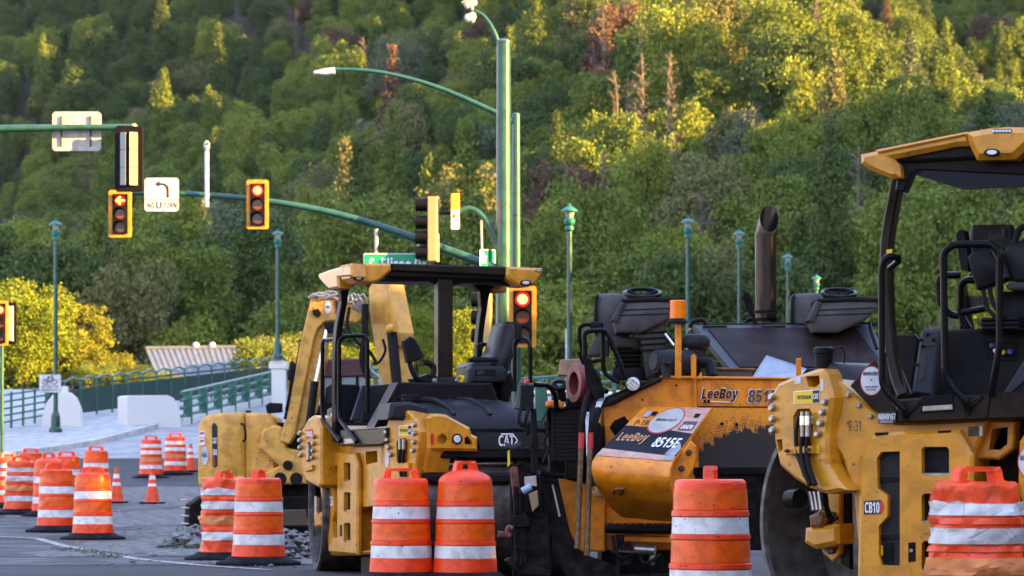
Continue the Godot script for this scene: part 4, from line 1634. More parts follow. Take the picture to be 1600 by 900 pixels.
# style: 0 flat top with handle bar, 1 domed top; bands: 2 or 4 bright ones; crush in metres
func barrel(label: String, px: float, d: float, style: int, turn: float, bands: int, crush: float, sd: int, lean := 0.0) -> void:
	var p := spot(px, d) + Vector3.UP * 0.006
	var t := thing("traffic_drum", label, "traffic drum", p, turn, "orange traffic drums round the works")
	dent.seed = 3
	dent.frequency = 3.2
	var warp = null
	var amp := 0.004 + crush
	warp = func(v: Vector3) -> Vector3:
		var q := v + Vector3(sd * 3.7, 0, sd * 1.3)
		var k := dent.get_noise_3d(q.x, q.y * 1.3, q.z) * amp
		var k2 := dent.get_noise_3d(q.x * 2.6 + 9.0, q.y * 3.0, q.z * 2.6) * amp * 0.3
		var rr := Vector2(v.x, v.z).length()
		var g := 1.0 + (k + k2) / maxf(rr, 0.12) * clampf(rr / 0.15, 0.0, 1.0)
		var y := v.y
		if y > 0.8:
			y += dent.get_noise_2d(q.x * 1.5, q.z * 1.5) * crush * 0.8 - crush * 0.3
		return Vector3(v.x * g + lean * v.y, y, v.z * g)
	var top := 0.92
	var body := [Vector2(0.0, 0.02), Vector2(0.285, 0.02), Vector2(0.288, 0.06), Vector2(0.278, 0.205), Vector2(0.272, 0.21), Vector2(0.266, 0.325), Vector2(0.276, 0.33), Vector2(0.274, 0.36), Vector2(0.262, 0.366), Vector2(0.257, 0.52), Vector2(0.266, 0.525), Vector2(0.264, 0.553), Vector2(0.255, 0.558), Vector2(0.25, 0.672), Vector2(0.26, 0.677), Vector2(0.257, 0.71), Vector2(0.247, 0.715), Vector2(0.24, 0.86), Vector2(0.238, 0.895)]
	if style == 0:
		body.append_array([Vector2(0.228, top - 0.008), Vector2(0.21, top), Vector2(0.0, top)])
	else:
		body.append_array([Vector2(0.225, 0.925), Vector2(0.19, 0.955), Vector2(0.12, 0.985), Vector2(0.05, 1.0), Vector2(0.0, 1.0)])
		top = 0.985
	var fine := []
	for i in body.size() - 1:
		var q0: Vector2 = body[i]
		var q1: Vector2 = body[i + 1]
		var k := maxi(1, int((q1 - q0).length() / 0.045))
		for j in k:
			fine.append(q0.lerp(q1, float(j) / k))
	fine.append(body[body.size() - 1])
	var b := MB.new()
	b.lathe(fine, Vector3.ZERO, Vector3.UP, 40, false, warp)
	b.soft(28.0 if crush < 0.02 else 42.0)
	local(b, "body", M.drum_old if crush > 0.02 else M.drum_orange, t)
	for i in 4:
		var y0 := [0.212, 0.372, 0.56, 0.722][i] as float
		var y1 := [0.322, 0.515, 0.668, 0.855][i] as float
		if bands == 4:
			y0 = [0.22, 0.395, 0.568, 0.725][i]
			y1 = [0.312, 0.49, 0.655, 0.81][i]
		var r0 := [0.272, 0.2625, 0.2555, 0.2475][i] as float
		var r1 := [0.2675, 0.258, 0.2515, 0.242][i] as float
		b = MB.new()
		var prof := []
		for j in 5:
			prof.append(Vector2(lerpf(r0, r1, j / 4.0) + (0.0025 if crush < 0.02 else 0.009), lerpf(y0, y1, j / 4.0)))
		b.lathe(prof, Vector3.ZERO, Vector3.UP, 40, false, warp)
		b.soft(40.0)
		var white := i % 2 == 0 or (bands == 4 and i == 3)
		var m: Material = (M.band_white if crush < 0.02 else M.band_dirty) if white else (M.band_orange if bands == 2 else M.band_faded)
		local(b, "reflective_band", m, t)
	# carrying handle: two lugs and a bar, in one outline with holes between
	b = MB.new()
	var s := 1.0 if style == 0 else 0.72
	var hx := 0.17 * s
	var o := Vector3(lean * top, top - 0.03 - crush * 0.3, 0)
	for sx in [-1.0, 1.0]:
		b.prism(PackedVector2Array([Vector2(sx * hx, 0), Vector2(sx * (hx - 0.07), 0), Vector2(sx * (hx - 0.085), 0.1), Vector2(sx * (hx - 0.035), 0.118), Vector2(sx * (hx - 0.02), 0.09)]), o, Vector3.RIGHT, Vector3.UP, Vector3.BACK, -0.04, 0.04, 0.008)
	b.box(o + Vector3(0, 0.105, 0), Vector3((hx - 0.06) * 2.0, 0.028, 0.062), 0.01)
	local(b, "handle", M.drum_old if crush > 0.02 else M.drum_orange, t)
	# rubber ring that weighs it down
	b = MB.new()
	var rp := [Vector2(0.28, 0.09), Vector2(0.31, 0.085), Vector2(0.36, 0.05), Vector2(0.45, 0.03), Vector2(0.455, 0.0), Vector2(0.28, 0.0)]
	b.lathe(rp, Vector3.ZERO, Vector3.UP, 36, true)
	local(b, "rubber_base", M.rubber, t)


func cone(label: String, px: float, d: float, h: float) -> void:
	var t := thing("traffic_cone", label, "traffic cone", spot(px, d) + Vector3.UP * 0.005, px, "orange cones in the closed lane")
	var b := MB.new()
	b.box(Vector3(0, 0.018, 0), Vector3(0.36, 0.035, 0.36), 0.01)
	local(b, "base", M.rubber, t)
	b = MB.new()
	b.lathe([Vector2(0.15, 0.03), Vector2(0.135, 0.05), Vector2(0.035, h - 0.02), Vector2(0.03, h), Vector2(0.0, h)], Vector3.ZERO, Vector3.UP, 24)
	local(b, "body", M.drum_old, t)
	for q in [[0.44, 0.6], [0.72, 0.84]]:
		b = MB.new()
		var r0 := lerpf(0.138, 0.035, q[0]) + 0.001
		var r1 := lerpf(0.138, 0.035, q[1]) + 0.001
		b.lathe([Vector2(r0, h * q[0]), Vector2(r1, h * q[1])], Vector3.ZERO, Vector3.UP, 24)
		local(b, "reflective_band", M.band_white, t)
	b = MB.new()
	b.lathe([Vector2(0.034, h - 0.03), Vector2(0.036, h - 0.03), Vector2(0.03, h + 0.004), Vector2(0.0, h + 0.006)], Vector3.ZERO, Vector3.UP, 16)
	local(b, "tip", M.rubber if px > 210.0 and px < 260.0 else M.drum_old, t)


func build_barrels() -> void:
	mat("drum_orange", lin(0.95, 0.06, 0.003), 0.42, 0.0, "grime", 0.9)
	mat("drum_old", lin(0.9, 0.075, 0.008), 0.48, 0.0, "grime", 1.2)
	mat("band_white", lin(0.8, 0.8, 0.82), 0.4, 0.0, "grime", 1.0)
	mat("band_dirty", lin(0.8, 0.78, 0.77), 0.5, 0.0, "scratch", 1.4)
	mat("band_orange", lin(0.97, 0.115, 0.003), 0.35, 0.0, "grime", 1.1)
	mat("band_faded", lin(0.92, 0.3, 0.09), 0.5, 0.0, "scratch", 1.2)
	mat("rubber", lin(0.03, 0.031, 0.036), 0.8, 0.0, "patch", 1.5)
	barrel("clean drum with a wide handle beside the domed drum", 627.0, 25.7, 0, 0.05, 2, 0.0, 1)
	barrel("clean drum with a domed top in front of the roller's grille", 727.0, 25.6, 1, 0.5, 2, 0.0, 2)
	barrel("large drum standing in front of the paver's side", 1110.0, 19.1, 0, 1.45, 2, 0.0, 3)
	barrel("crumpled scuffed drum in front of the roller's side door", 1527.0, 16.0, 0, 0.5, 4, 0.05, 4)
	barrel("straight drum on a wide rubber base beside the crumpled drum", 404.0, 30.6, 0, 1.4, 2, 0.003, 5)
	barrel("dented drum with creased bands half behind the straight drum", 351.0, 32.4, 0, 1.2, 4, 0.045, 6, -0.02)
	barrel("drum with a wide rubber base standing on the white edge line", 145.0, 40.0, 0, 0.15, 2, 0.006, 7)
	barrel("drum at the bend of the white edge line", 88.0, 42.6, 0, 0.35, 2, 0.012, 8)
	barrel("domed drum behind the drum at the line's bend", 76.0, 49.0, 1, 0.3, 2, 0.0, 9)
	barrel("faded drum with four pale bands near the thin signal post", 32.0, 50.0, 0, 0.4, 4, 0.03, 10)
	barrel("faded drum half hidden behind the four banded drum", 12.0, 53.0, 0, 0.7, 4, 0.02, 11)
	barrel("drum peeping out behind the domed drum and faded drum", 48.0, 57.0, 0, 0.3, 2, 0.01, 12)
	barrel("drum standing directly behind the domed drum", 104.0, 54.0, 0, 0.2, 2, 0.01, 13)
	barrel("drum standing behind the drum on the edge line", 150.0, 59.0, 0, 0.2, 2, 0.0, 14)
	barrel("far drum with four pale bands in the closed lane", 236.0, 68.6, 0, 0.2, 4, 0.01, 15)
	barrel("far drum with four pale bands next to a cone", 274.0, 70.0, 0, 0.1, 4, 0.01, 16)
	barrel("distant drum seen past the roller's seat", 833.0, 80.0, 0, 0.3, 2, 0.0, 17)
	cone("cone just behind the drum on the edge line", 182.0, 55.0, 0.66)
	cone("cone with a dark tip alone in the closed lane", 238.0, 54.6, 0.64)
	cone("cone close to the far drums by the digger", 298.0, 71.0, 0.68)


# ---------------------------------------------------------------- shared machine bits

func make_machine_materials() -> void:
	var y := mat("machine_yellow", lin(0.64, 0.275, 0.01), 0.32, 0.0, "grime", 0.8)
	y.clearcoat_enabled = true
	y.clearcoat = 0.35
	y.clearcoat_roughness = 0.25
	mat("digger_yellow", lin(0.7, 0.37, 0.06), 0.42, 0.0, "grime", 0.7)
	mat("paver_orange", lin(0.86, 0.27, 0.002), 0.36, 0.0, "grime", 0.8)
	mat("black_paint", lin(0.012, 0.011, 0.012), 0.35, 0.0, "grime", 0.9)
	mat("bronze_black", lin(0.026, 0.02, 0.016), 0.3, 0.25, "grime", 0.9)
	mat("rail_black", lin(0.006, 0.006, 0.0065), 0.2)
	mat("plastic_grey", lin(0.032, 0.033, 0.038), 0.5, 0.0, "grime", 0.9)
	mat("plastic_dark", lin(0.013, 0.013, 0.016), 0.5, 0.0, "grime", 0.9)
	mat("hood_grey", lin(0.027, 0.028, 0.034), 0.42, 0.0, "grime", 0.9)
	mat("console_grey", lin(0.125, 0.118, 0.118), 0.45, 0.0, "mottle", 0.8)
	mat("console_trim", lin(0.05, 0.048, 0.05), 0.5)
	mat("seat_vinyl", lin(0.05, 0.048, 0.05), 0.4, 0.0, "mottle", 0.8)
	mat("door_blue_grey", lin(0.055, 0.065, 0.082), 0.4, 0.1, "mottle", 0.6)
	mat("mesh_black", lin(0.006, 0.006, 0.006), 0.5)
	mat("mesh_wire", lin(0.07, 0.07, 0.068), 0.35, 0.5)
	mat("steel", lin(0.5, 0.49, 0.47), 0.3, 0.9, "mottle", 2.0)
	mat("exhaust_metal", lin(0.05, 0.036, 0.028), 0.3, 0.6, "mottle", 1.0)
	mat("chrome", lin(0.75, 0.75, 0.76), 0.15, 1.0)
	mat("drum_steel", lin(0.2, 0.17, 0.145), 0.5, 0.5, "worn", 0.9)
	mat("drum_rim", lin(0.2, 0.19, 0.18), 0.55, 0.3, "patch", 2.0)
	mat("hose_black", lin(0.008, 0.008, 0.009), 0.45)
	mat("dirty_black", lin(0.017, 0.013, 0.011), 0.7, 0.0, "worn", 1.2)
	mat("tar_steel", lin(0.034, 0.024, 0.025), 0.55, 0.2, "worn", 1.0)
	mat("tar_red", lin(0.3, 0.07, 0.045), 0.6, 0.0, "worn", 1.4)
	mat("wood_handle", lin(0.3, 0.16, 0.06), 0.65, 0.0, "worn", 2.5)
	mat("amber_lens", lin(0.95, 0.2, 0.0), 0.2)
	mat("amber_glow", lin(1.0, 0.3, 0.01), 0.25)
	mat("red_lens", lin(0.6, 0.02, 0.01), 0.25)
	mat("lamp_clear", lin(0.7, 0.72, 0.74), 0.2, 0.2)
	mat("label_yellow", lin(0.75, 0.5, 0.02), 0.5)
	mat("label_brown", lin(0.35, 0.13, 0.03), 0.5, 0.0, "worn", 2.0)
	mat("label_red", lin(0.5, 0.04, 0.03), 0.5)
	mat("cardboard", lin(0.42, 0.28, 0.15), 0.8, 0.0, "mottle", 1.0)
	mat("pale_blue", lin(0.42, 0.5, 0.62), 0.5, 0.0, "mottle", 1.0)
	mat("peach", lin(0.78, 0.45, 0.33), 0.45, 0.0, "scratch", 1.1)
	mat("navy", lin(0.018, 0.019, 0.03), 0.4, 0.0, "scratch", 1.3)
	mat("tan_print", lin(0.5, 0.24, 0.1), 0.5)
	mat("cover_plate", lin(0.05, 0.028, 0.026), 0.55, 0.0, "patch", 0.9)
	mat("cab_glass", lin(0.35, 0.5, 0.52), 0.08)
	mat("cab_maroon", lin(0.1, 0.04, 0.045), 0.45)
	mat("red_reel", lin(0.36, 0.045, 0.05), 0.5, 0.0, "patch", 2.0)
	# dusty dark surfaces that mirror little
	for k in ["black_paint", "bronze_black", "plastic_grey", "plastic_dark", "hood_grey", "console_grey", "console_trim", "seat_vinyl", "door_blue_grey", "mesh_black", "dirty_black", "tar_steel", "cover_plate", "hose_black", "navy", "rubber", "rail_black", "signal_black"]:
		M[k].metallic_specular = 0.22


# a surface through rows of points, thick metres deep along 'back'
func loft(b: MB, rows: Array, back: Vector3, cap := true) -> void:
	for i in rows.size() - 1:
		for j in rows[i].size() - 1:
			var p0: Vector3 = rows[i][j]
			var p1: Vector3 = rows[i][j + 1]
			var q1: Vector3 = rows[i + 1][j + 1]
			var q0: Vector3 = rows[i + 1][j]
			b.quad(p0, p1, q1, q0, -back)
			b.quad(p0 + back, p1 + back, q1 + back, q0 + back, back)
	if cap:
		var n: int = rows.size() - 1
		var m: int = rows[0].size() - 1
		for i in n:
			b.quad(rows[i][0], rows[i + 1][0], rows[i + 1][0] + back, rows[i][0] + back, rows[i][0] - rows[i][m])
			b.quad(rows[i][m], rows[i + 1][m], rows[i + 1][m] + back, rows[i][m] + back, rows[i][m] - rows[i][0])
		for j in m:
			b.quad(rows[0][j], rows[0][j + 1], rows[0][j + 1] + back, rows[0][j] + back, rows[0][j] - rows[n][j])
			b.quad(rows[n][j], rows[n][j + 1], rows[n][j + 1] + back, rows[n][j] + back, rows[n][j] - rows[0][j])


# lettering in any plane: lower left corner, direction of writing, up, size in metres
func letters_at(parent: Node3D, text: String, o: Vector3, u: Vector3, v: Vector3, w: float, h: float, m: Material, bold := true, lean := 0.0) -> void:
	var t := TextMesh.new()
	var f := SystemFont.new()
	f.font_names = PackedStringArray(["Droid Sans"])
	f.font_weight = 700 if bold else 400
	t.font = f
	t.text = text
	t.font_size = 48
	t.pixel_size = 0.01
	t.depth = 0.02
	t.curve_step = 2.0
	var bb := t.get_aabb()
	var n := u.cross(v).normalized()
	var bs := Basis(u * w / maxf(bb.size.x, 0.001), v * h / maxf(bb.size.y, 0.001) + u * h / maxf(bb.size.y, 0.001) * lean, n * 0.12)
	var q := MeshInstance3D.new()
	q.name = "lettering"
	q.mesh = t
	q.material_override = m
	parent.add_child(q, true)
	q.transform = world_of(parent).affine_inverse() * Transform3D(bs, o - bs * Vector3(bb.position.x, bb.position.y, 0.0))


func oval_badge(parent: Node3D, fc: Face, px: float, py: float, rx: float, ry: float, w: float, rows: Array, called := "badge") -> Node3D:
	var b := MB.new()
	var f := []
	for i in 28:
		f.append_array([px + cos(TAU * i / 28.0) * rx, py + sin(TAU * i / 28.0) * ry])
	slab(b, fc, f, w, 0.004, 0.0)
	var o := part(b, called, M.print_red, parent)
	b = MB.new()
	f = []
	for i in 28:
		f.append_array([px + cos(TAU * i / 28.0) * rx * 0.93, py + sin(TAU * i / 28.0) * ry * 0.95])
	slab(b, fc, f, w + 0.002, 0.004, 0.0)
	part(b, "badge_face", M.sign_white, o)
	for r in rows:
		letters(o, fc, r[0], px + rx * r[1], py + ry * r[3], px + rx * r[2], py + ry * r[4], w + 0.0025, M.print_black, true)
	return o


func bolt_row(parent: Node3D, fc: Face, pts: Array, r: float, w: float, m: Material) -> void:
	for i in range(0, pts.size(), 2):
		var b := MB.new()
		boss(b, fc, pts[i], pts[i + 1], r * 1.35, w, 0.012, 10)
		boss(b, fc, pts[i], pts[i + 1], r, w + 0.012, 0.028, 6)
		part(b, "bolt", m, parent)


# a rolling drum: open dish on the seen face, axis pointing out of that face
func roller_drum(parent: Node3D, face_centre: Vector3, axis: Vector3, r: float, width: float) -> MeshInstance3D:
	var b := MB.new()
	b.lathe([Vector2(r, -width), Vector2(r, -0.02), Vector2(r - 0.012, 0.0)], face_centre, axis, 64)
	b.lathe([Vector2(0.0, -width), Vector2(r, -width)], face_centre, axis, 64)
	var o := part(b, "drum", M.drum_steel, parent)
	b = MB.new()
	b.lathe([Vector2(r - 0.012, 0.002), Vector2(r - 0.05, 0.002), Vector2(r - 0.055, -0.03)], face_centre, axis, 64)
	part(b, "rim", M.drum_rim, o)
	b = MB.new()
	b.lathe([Vector2(r - 0.054, -0.03), Vector2(r - 0.07, -0.4), Vector2(0.2, -0.42), Vector2(0.2, -0.3), Vector2(0.0, -0.3)], face_centre, axis, 48)
	part(b, "dish", M.drum_steel, o)
	return o


# perforated or woven screen made of thin wires on a dark backing
func wire_screen(parent: Node3D, fc: Face, f: Array, w: float, pitch: float, wire: float) -> void:
	var b := MB.new()
	slab(b, fc, f, w, 0.03, 0.0)
	var o := part(b, "vent", M.mesh_black, parent)
	var pl := fc.poly(f, w)
	var lo := pl[0]
	var hi := pl[0]
	for p in pl:
		lo = lo.min(p)
		hi = hi.max(p)
	b = MB.new()
	var k := lo.y - (hi.x - lo.x)
	while k < hi.y + (hi.x - lo.x):
		for s in [1.0, -1.0]:
			var y0 := k if s > 0.0 else k + 0.0
			var seg := PackedVector2Array([Vector2(lo.x - 0.01, y0 if s > 0.0 else y0 + (hi.x - lo.x)), Vector2(hi.x + 0.01, y0 + (hi.x - lo.x) if s > 0.0 else y0)])
			for piece in Geometry2D.intersect_polyline_with_polygon(seg, pl):
				var a: Vector3 = fc.o + fc.u * piece[0].x + Vector3.UP * piece[0].y + fc.n * (w + wire)
				var c: Vector3 = fc.o + fc.u * piece[piece.size() - 1].x + Vector3.UP * piece[piece.size() - 1].y + fc.n * (w + wire)
				b.tube(PackedVector3Array([a, c]), wire, -1.0, 4, false)
		k += pitch
	var q := part(b, "woven_wire", M.mesh_wire, o)
	q.set_meta("kind", "stuff")


# a framed recess: dark box behind an opening, with a foot bar
func step_outline(x0: float, y0: float, x1: float, y1: float) -> Array:
	var c := minf((x1 - x0) * 0.15, 4.0)
	return [x0 + c, y0, x1 - c, y0, x1, y0 + c, x1, y1 - c, x1 - c, y1, x0 + c, y1, x0, y1 - c, x0, y0 + c]


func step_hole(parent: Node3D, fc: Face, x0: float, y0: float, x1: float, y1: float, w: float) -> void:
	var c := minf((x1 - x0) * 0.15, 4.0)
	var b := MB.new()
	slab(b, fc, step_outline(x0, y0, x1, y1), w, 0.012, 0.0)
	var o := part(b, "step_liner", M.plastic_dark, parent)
	b = MB.new()
	var h := (y1 - y0)
	slab(b, fc, [x0 + c, y1 - h * 0.16, x1 - c, y1 - h * 0.16, x1 - c, y1 - h * 0.05, x0 + c, y1 - h * 0.05], w + 0.03, 0.03, 0.003)
	part(b, "tread", M.steel, o)


func seat_box(parent: Node3D, called: String, fc: Face, f: Array, w: float, thick: float, bevel: float, m: Material) -> MeshInstance3D:
	var b := MB.new()
	slab(b, fc, f, w, thick, bevel)
	b.soft(50.0)
	return part(b, called, m, parent)


func steering_wheel(parent: Node3D, c: Vector3, r: float, tilt: float, m: Material) -> void:
	var b := MB.new()
	var ring := PackedVector3Array()
	for i in 29:
		var a := TAU * i / 28.0
		ring.append(c + Vector3(cos(a) * r, sin(a) * r * sin(tilt), -sin(a) * r * cos(tilt)))
	b.tube(ring, 0.017, -1.0, 8, false)
	for a in [0.5, 2.6, 4.7]:
		b.tube(PackedVector3Array([c - Vector3.UP * 0.03, c + Vector3(cos(a) * r, sin(a) * r * sin(tilt), -sin(a) * r * cos(tilt))]), 0.012, -1.0, 6)
	b.tube(PackedVector3Array([c - Vector3.UP * 0.18, c - Vector3.UP * 0.02]), 0.03)
	part(b, "steering_wheel", m, parent)


func lamp_strip(parent: Node3D, fc: Face, x0: float, y0: float, x1: float, y1: float, w: float) -> void:
	var b := MB.new()
	slab(b, fc, [x0, (y0 + y1) / 2.0, x0 + 2, y0, x1 - 2, y0, x1, (y0 + y1) / 2.0, x1 - 2, y1, x0 + 2, y1], w, 0.03, 0.003)
	var o := part(b, "marker_lamp", M.plastic_dark, parent)
	for i in 6:
		var x := lerpf(x0 + 3.0, x1 - 3.0, i / 5.0)
		b = MB.new()
		boss(b, fc, x, (y0 + y1) / 2.0, absf(y1 - y0) * 0.3 / FOCAL * 18.0, w, 0.006, 8)
		part(b, "diode", M.lamp_clear, o)


func oval_lamp(parent: Node3D, fc: Face, px: float, py: float, rx: float, ry: float, w: float) -> void:
	var b := MB.new()
	var f := []
	for i in 20:
		f.append_array([px + cos(TAU * i / 20.0) * rx, py + sin(TAU * i / 20.0) * ry])
	slab(b, fc, f, w + 0.012, 0.05, 0.006)
	var o := part(b, "work_lamp", M.plastic_dark, parent)
	b = MB.new()
	f = []
	for i in 20:
		f.append_array([px + cos(TAU * i / 20.0) * rx * 0.62, py + sin(TAU * i / 20.0) * ry * 0.62])
	slab(b, fc, f, w + 0.016, 0.02, 0.002)
	part(b, "lens", M.lamp_clear, o)


# ---------------------------------------------------------------- the roller with its grille towards the viewer

func build_roller_with_grille() -> void:
	var a := at(512, LEVEL, 28.4)
	var side := Face.new(a, a + Vector3(0.36, 0, 0.93))
	var near_at := func(px: float, d: float) -> Face:
		var q := at(px, LEVEL, d)
		return Face.new(q, q + Vector3(0.93, 0, -0.36))
	var t := thing("road_roller", "yellow tandem roller with grey hood and canopy between drums and paver", "road roller", Vector3(at(600, LEVEL, 27.8).x, 0, -27.8))
	# drums
	roller_drum(t, at(493, 789, 28.75), Vector3(-0.984, 0, 0.18), 0.655, 1.68)
	var nd: Face = near_at.call(640.0, 26.55)
	roller_drum(t, at(628, 793, 26.75), Vector3(-0.93, 0, 0.36), 0.655, 1.68)
	# motor in the far drum's dish
	var dm := Face.new(at(493, LEVEL, 28.6), at(493, LEVEL, 28.6) + Vector3(0.6, 0, 0.8))
	slab_part(dm, [489, 800, 500, 800, 503, 806, 503, 822, 490, 824], 0.05, 0.2, 0.02, "drum_motor", M.machine_yellow, t)
	rod(t, "hose_fitting", M.steel, [at(495, 800, 28.5), at(495, 775, 28.5)], 0.025)
	hose(t, "hydraulic_hose", M.hose_black, [at(495, 776, 28.5), at(492, 755, 28.4), at(483, 730, 28.35), at(481, 700, 28.3)], 0.018)
	hose(t, "hydraulic_hose", M.hose_black, [at(498, 776, 28.5), at(497, 750, 28.4), at(489, 725, 28.35), at(486, 695, 28.3)], 0.018)
	# body
	cut_slab(side, [499, 668, 513, 665, 530, 696, 597, 694, 597, 862, 559, 868, 512, 868, 505, 800, 499, 757], [[[571, 706, 589, 704, 590, 722, 572, 726], 0.35], [[560, 793, 594, 789, 594, 858, 560, 862], 0.45]], 0.0, 1.55, 0.02, "body", M.machine_yellow, t)
	var b := MB.new()
	slab_part(side, [563, 868, 600, 862, 600, 897, 563, 905], -0.12, 1.3, 0.02, "belly", M.black_paint, t)
	# side door with three steps
	var steps := [[723, 753], [769, 800], [817, 847]]
	var cuts := [[[518, 742, 521, 729, 527, 728, 527, 840, 520, 840, 519, 815, 522, 800, 522, 770, 518, 760], 0.06]]
	for y in steps:
		cuts.append([step_outline(537, y[0], 547.5, y[1]), 0.06])
	var door := cut_slab(side, [511, 830, 511, 720, 515, 711, 520, 707, 552, 707, 558, 727, 557, 867, 513, 863], cuts, 0.06, 0.06, 0.018, "side_door", M.machine_yellow, t)
	slab_part(side, [516, 726, 529, 724, 529, 844, 516, 844], 0.012, 0.01, 0.0, "vent", M.plastic_dark, door)
	for y in steps:
		step_hole(door, side, 536, y[0] - 2, 549, y[1] + 2, 0.014)
	slab_part(side, [530.5, 820, 534, 820, 534, 838, 530.5, 838], 0.064, 0.012, 0.003, "latch", M.black_paint, door)
	slab_part(side, [511.5, 776, 519, 776, 519, 790, 511.5, 790], 0.064, 0.006, 0.0, "model_plate", M.print_white, door)
	letters(door, side, "CB7", 512.2, 778, 518.5, 788, 0.0645, M.print_black, true)
	# far yoke, with its code plate and bolts
	var yk := Face.new(at(470, LEVEL, 28.3), at(500, LEVEL, 27.95))
	var yoke := cut_slab(yk, [468, 690, 470, 672, 480, 655, 488, 649, 496, 653, 502, 668, 502, 757, 497, 762, 478, 752, 472, 740, 470, 715], [[[479, 692, 485, 690, 487, 705, 486, 722, 479, 722], 0.3]], 0.0, 0.3, 0.02, "far_yoke", M.machine_yellow, t)
	slab_part(yk, [476, 729, 487, 726, 487, 734, 476, 737], 0.03, 0.03, 0.004, "strap", M.machine_yellow, yoke)
	slab_part(yk, [477, 672, 488, 670, 488, 684, 477, 686], 0.005, 0.008, 0.0, "code_plate", M.label_red, yoke)
	letters(yoke, yk, "C0307", 477.6, 674, 487.5, 682, 0.0055, M.print_white, true)
	bolt_row(yoke, yk, [469.5, 677, 469.5, 688, 470, 699, 470.5, 711, 491, 682, 490.7, 693, 490, 704, 489, 715], 0.02, 0.0, M.steel)
	rod(yoke, "hose_fitting", M.steel, [yk.pt(482, 693, 0.02), yk.pt(482, 718, 0.02)], 0.02)
	oval_badge(t, side, 511, 704, 2.6, 8.5, 0.006, [["M", -0.5, 0.5, -0.4, 0.3]])
	# gusset with round badge
	var gus := slab_part(side, [506, 676, 511, 640, 523, 634, 531, 660, 531, 690, 514, 670], 0.02, 0.04, 0.006, "gusset", M.bronze_black, t)
	oval_badge(gus, side, 520, 658, 5.0, 14.0, 0.022, [["MAGGIORA", -0.75, 0.75, -0.5, -0.25], ["GHILOTTI", -0.7, 0.7, -0.1, 0.15]])
	# platform
	b = MB.new()
	slab(b, side, [531, 672, 602, 668, 602, 692, 595, 696, 531, 697], 0.12, 1.75, 0.015)
	part(b, "platform", M.bronze_black, t)
	slab_part(side, [537, 686, 555, 684, 555, 692, 537, 694], 0.125, 0.02, 0.003, "platform_step", M.steel, t)
	# cab floor panels
	var c1: Face = near_at.call(560.0, 27.6)
	slab_part(c1, [524, 660, 527, 600, 562, 601, 566, 660], -0.25, 0.1, 0.012, "foot_panel", M.plastic_dark, t)
	slab_part(c1, [549, 656, 566, 602, 575, 602, 562, 658], 0.05, 0.05, 0.008, "kick_plate", M.door_blue_grey, t)
	slab_part(c1, [565, 660, 577, 603, 609, 600, 600, 655], 0.0, 0.5, 0.015, "console_box", M.plastic_grey, t)
	# cowl that faces the viewer
	var cw: Face = near_at.call(680.0, 26.9)
	slab_part(cw, [584, 668, 622, 597, 770, 598, 779, 625, 779, 650], 0.0, 0.25, 0.02, "cowl", M.black_paint, t)
	slab_part(cw, [584, 668, 590, 668, 626, 600, 622, 597], 0.02, 0.05, 0.006, "cowl_edge", M.bronze_black, t)
	# hood: rounded top and grille face
	var hf: Face = near_at.call(690.0, 26.2)
	var rows := []
	var ends := [[645, 628, 0.55], [640, 634, 0.32], [651, 640, 0.16], [664, 651, 0.06], [669, 668, 0.0]]
	for k in [[0.0, -0.75], [0.35, -0.45], [0.75, -0.16], [0.95, -0.04], [1.0, 0.0]]:
		var row := []
		for j in 13:
			var s := j / 12.0
			var q := hf.uv(lerpf(662.0, 905.0, s), 668.0)
			var arch := 0.27 * (1.0 - pow(absf(s - 0.45) / 0.62, 2.4) * 0.45)
			# two raised ribs run over the hood
			var rib := 0.02 * (exp(-pow((s - 0.3) / 0.05, 2.0)) + exp(-pow((s - 0.53) / 0.05, 2.0)))
			var y := q.y + (arch + rib) * sqrt(maxf(0.0, 1.0 - k[0] * k[0]))
			row.append(hf.o + hf.u * q.x + Vector3.UP * y + hf.n * k[1])
		rows.append(row)
	b = MB.new()
	loft(b, rows, Vector3(0, -0.06, 0))
	b.soft(45.0)
	var hood := part(b, "hood", M.hood_grey, t)
	for s in [[700.0, 716.0], [756.0, 772.0]]:
		b = MB.new()
		var pts := []
		for k in [[0.05, -0.7], [0.4, -0.42], [0.7, -0.2], [0.9, -0.07]]:
			var q := hf.uv(lerpf(s[0], s[1], k[0]), 668.0)
			pts.append(hf.o + hf.u * q.x + Vector3.UP * (q.y + 0.272 * sqrt(1.0 - k[0] * k[0])) + hf.n * k[1])
		b.tube(spline(pts, 4), 0.035, 0.02, 8)
		b.soft(60.0)
		part(b, "hood_rib", M.hood_grey, hood)
	slab_part(hf, [668, 668, 905, 668, 905, 716, 690, 716, 668, 706], 0.0, 0.5, 0.012, "hood_front", M.plastic_dark, t)
	wire_screen(t, hf, [742, 676, 850, 676, 850, 702, 751, 702], 0.008, 0.022, 0.0025)
	# badge: three letters and a hexagon outline
	letters(t, hf, "CAT", 779, 680, 803, 697, 0.016, M.print_white, true)
	b = MB.new()
	var hex := []
	for q in [[783, 678.5], [801, 678.5], [808.5, 688], [801, 698.5], [790, 698.5]]:
		hex.append(hf.pt(q[0], q[1], 0.018))
	b.tube(PackedVector3Array(hex), 0.007, -1.0, 5)
	part(b, "badge_outline", M.print_white, t)
	# yellow lamp corner
	var corner := cut_slab(hf, [665, 652, 677, 646, 696, 647, 735, 668, 738, 678, 747, 683, 747, 705, 670, 704, 668, 675], [[[726, 684, 731, 681, 738, 690, 738, 695, 726, 694], 0.3], [[699, 686, 697, 691.5, 691, 694, 685, 691.5, 683, 686, 685, 680.5, 691, 678, 697, 680.5], 0.3]], 0.07, 0.4, 0.025, "lamp_corner", M.machine_yellow, t)
	slab_part(hf, [673, 678, 678, 677, 678, 695, 673, 695], 0.073, 0.006, 0.0, "reflector", M.red_lens, corner)
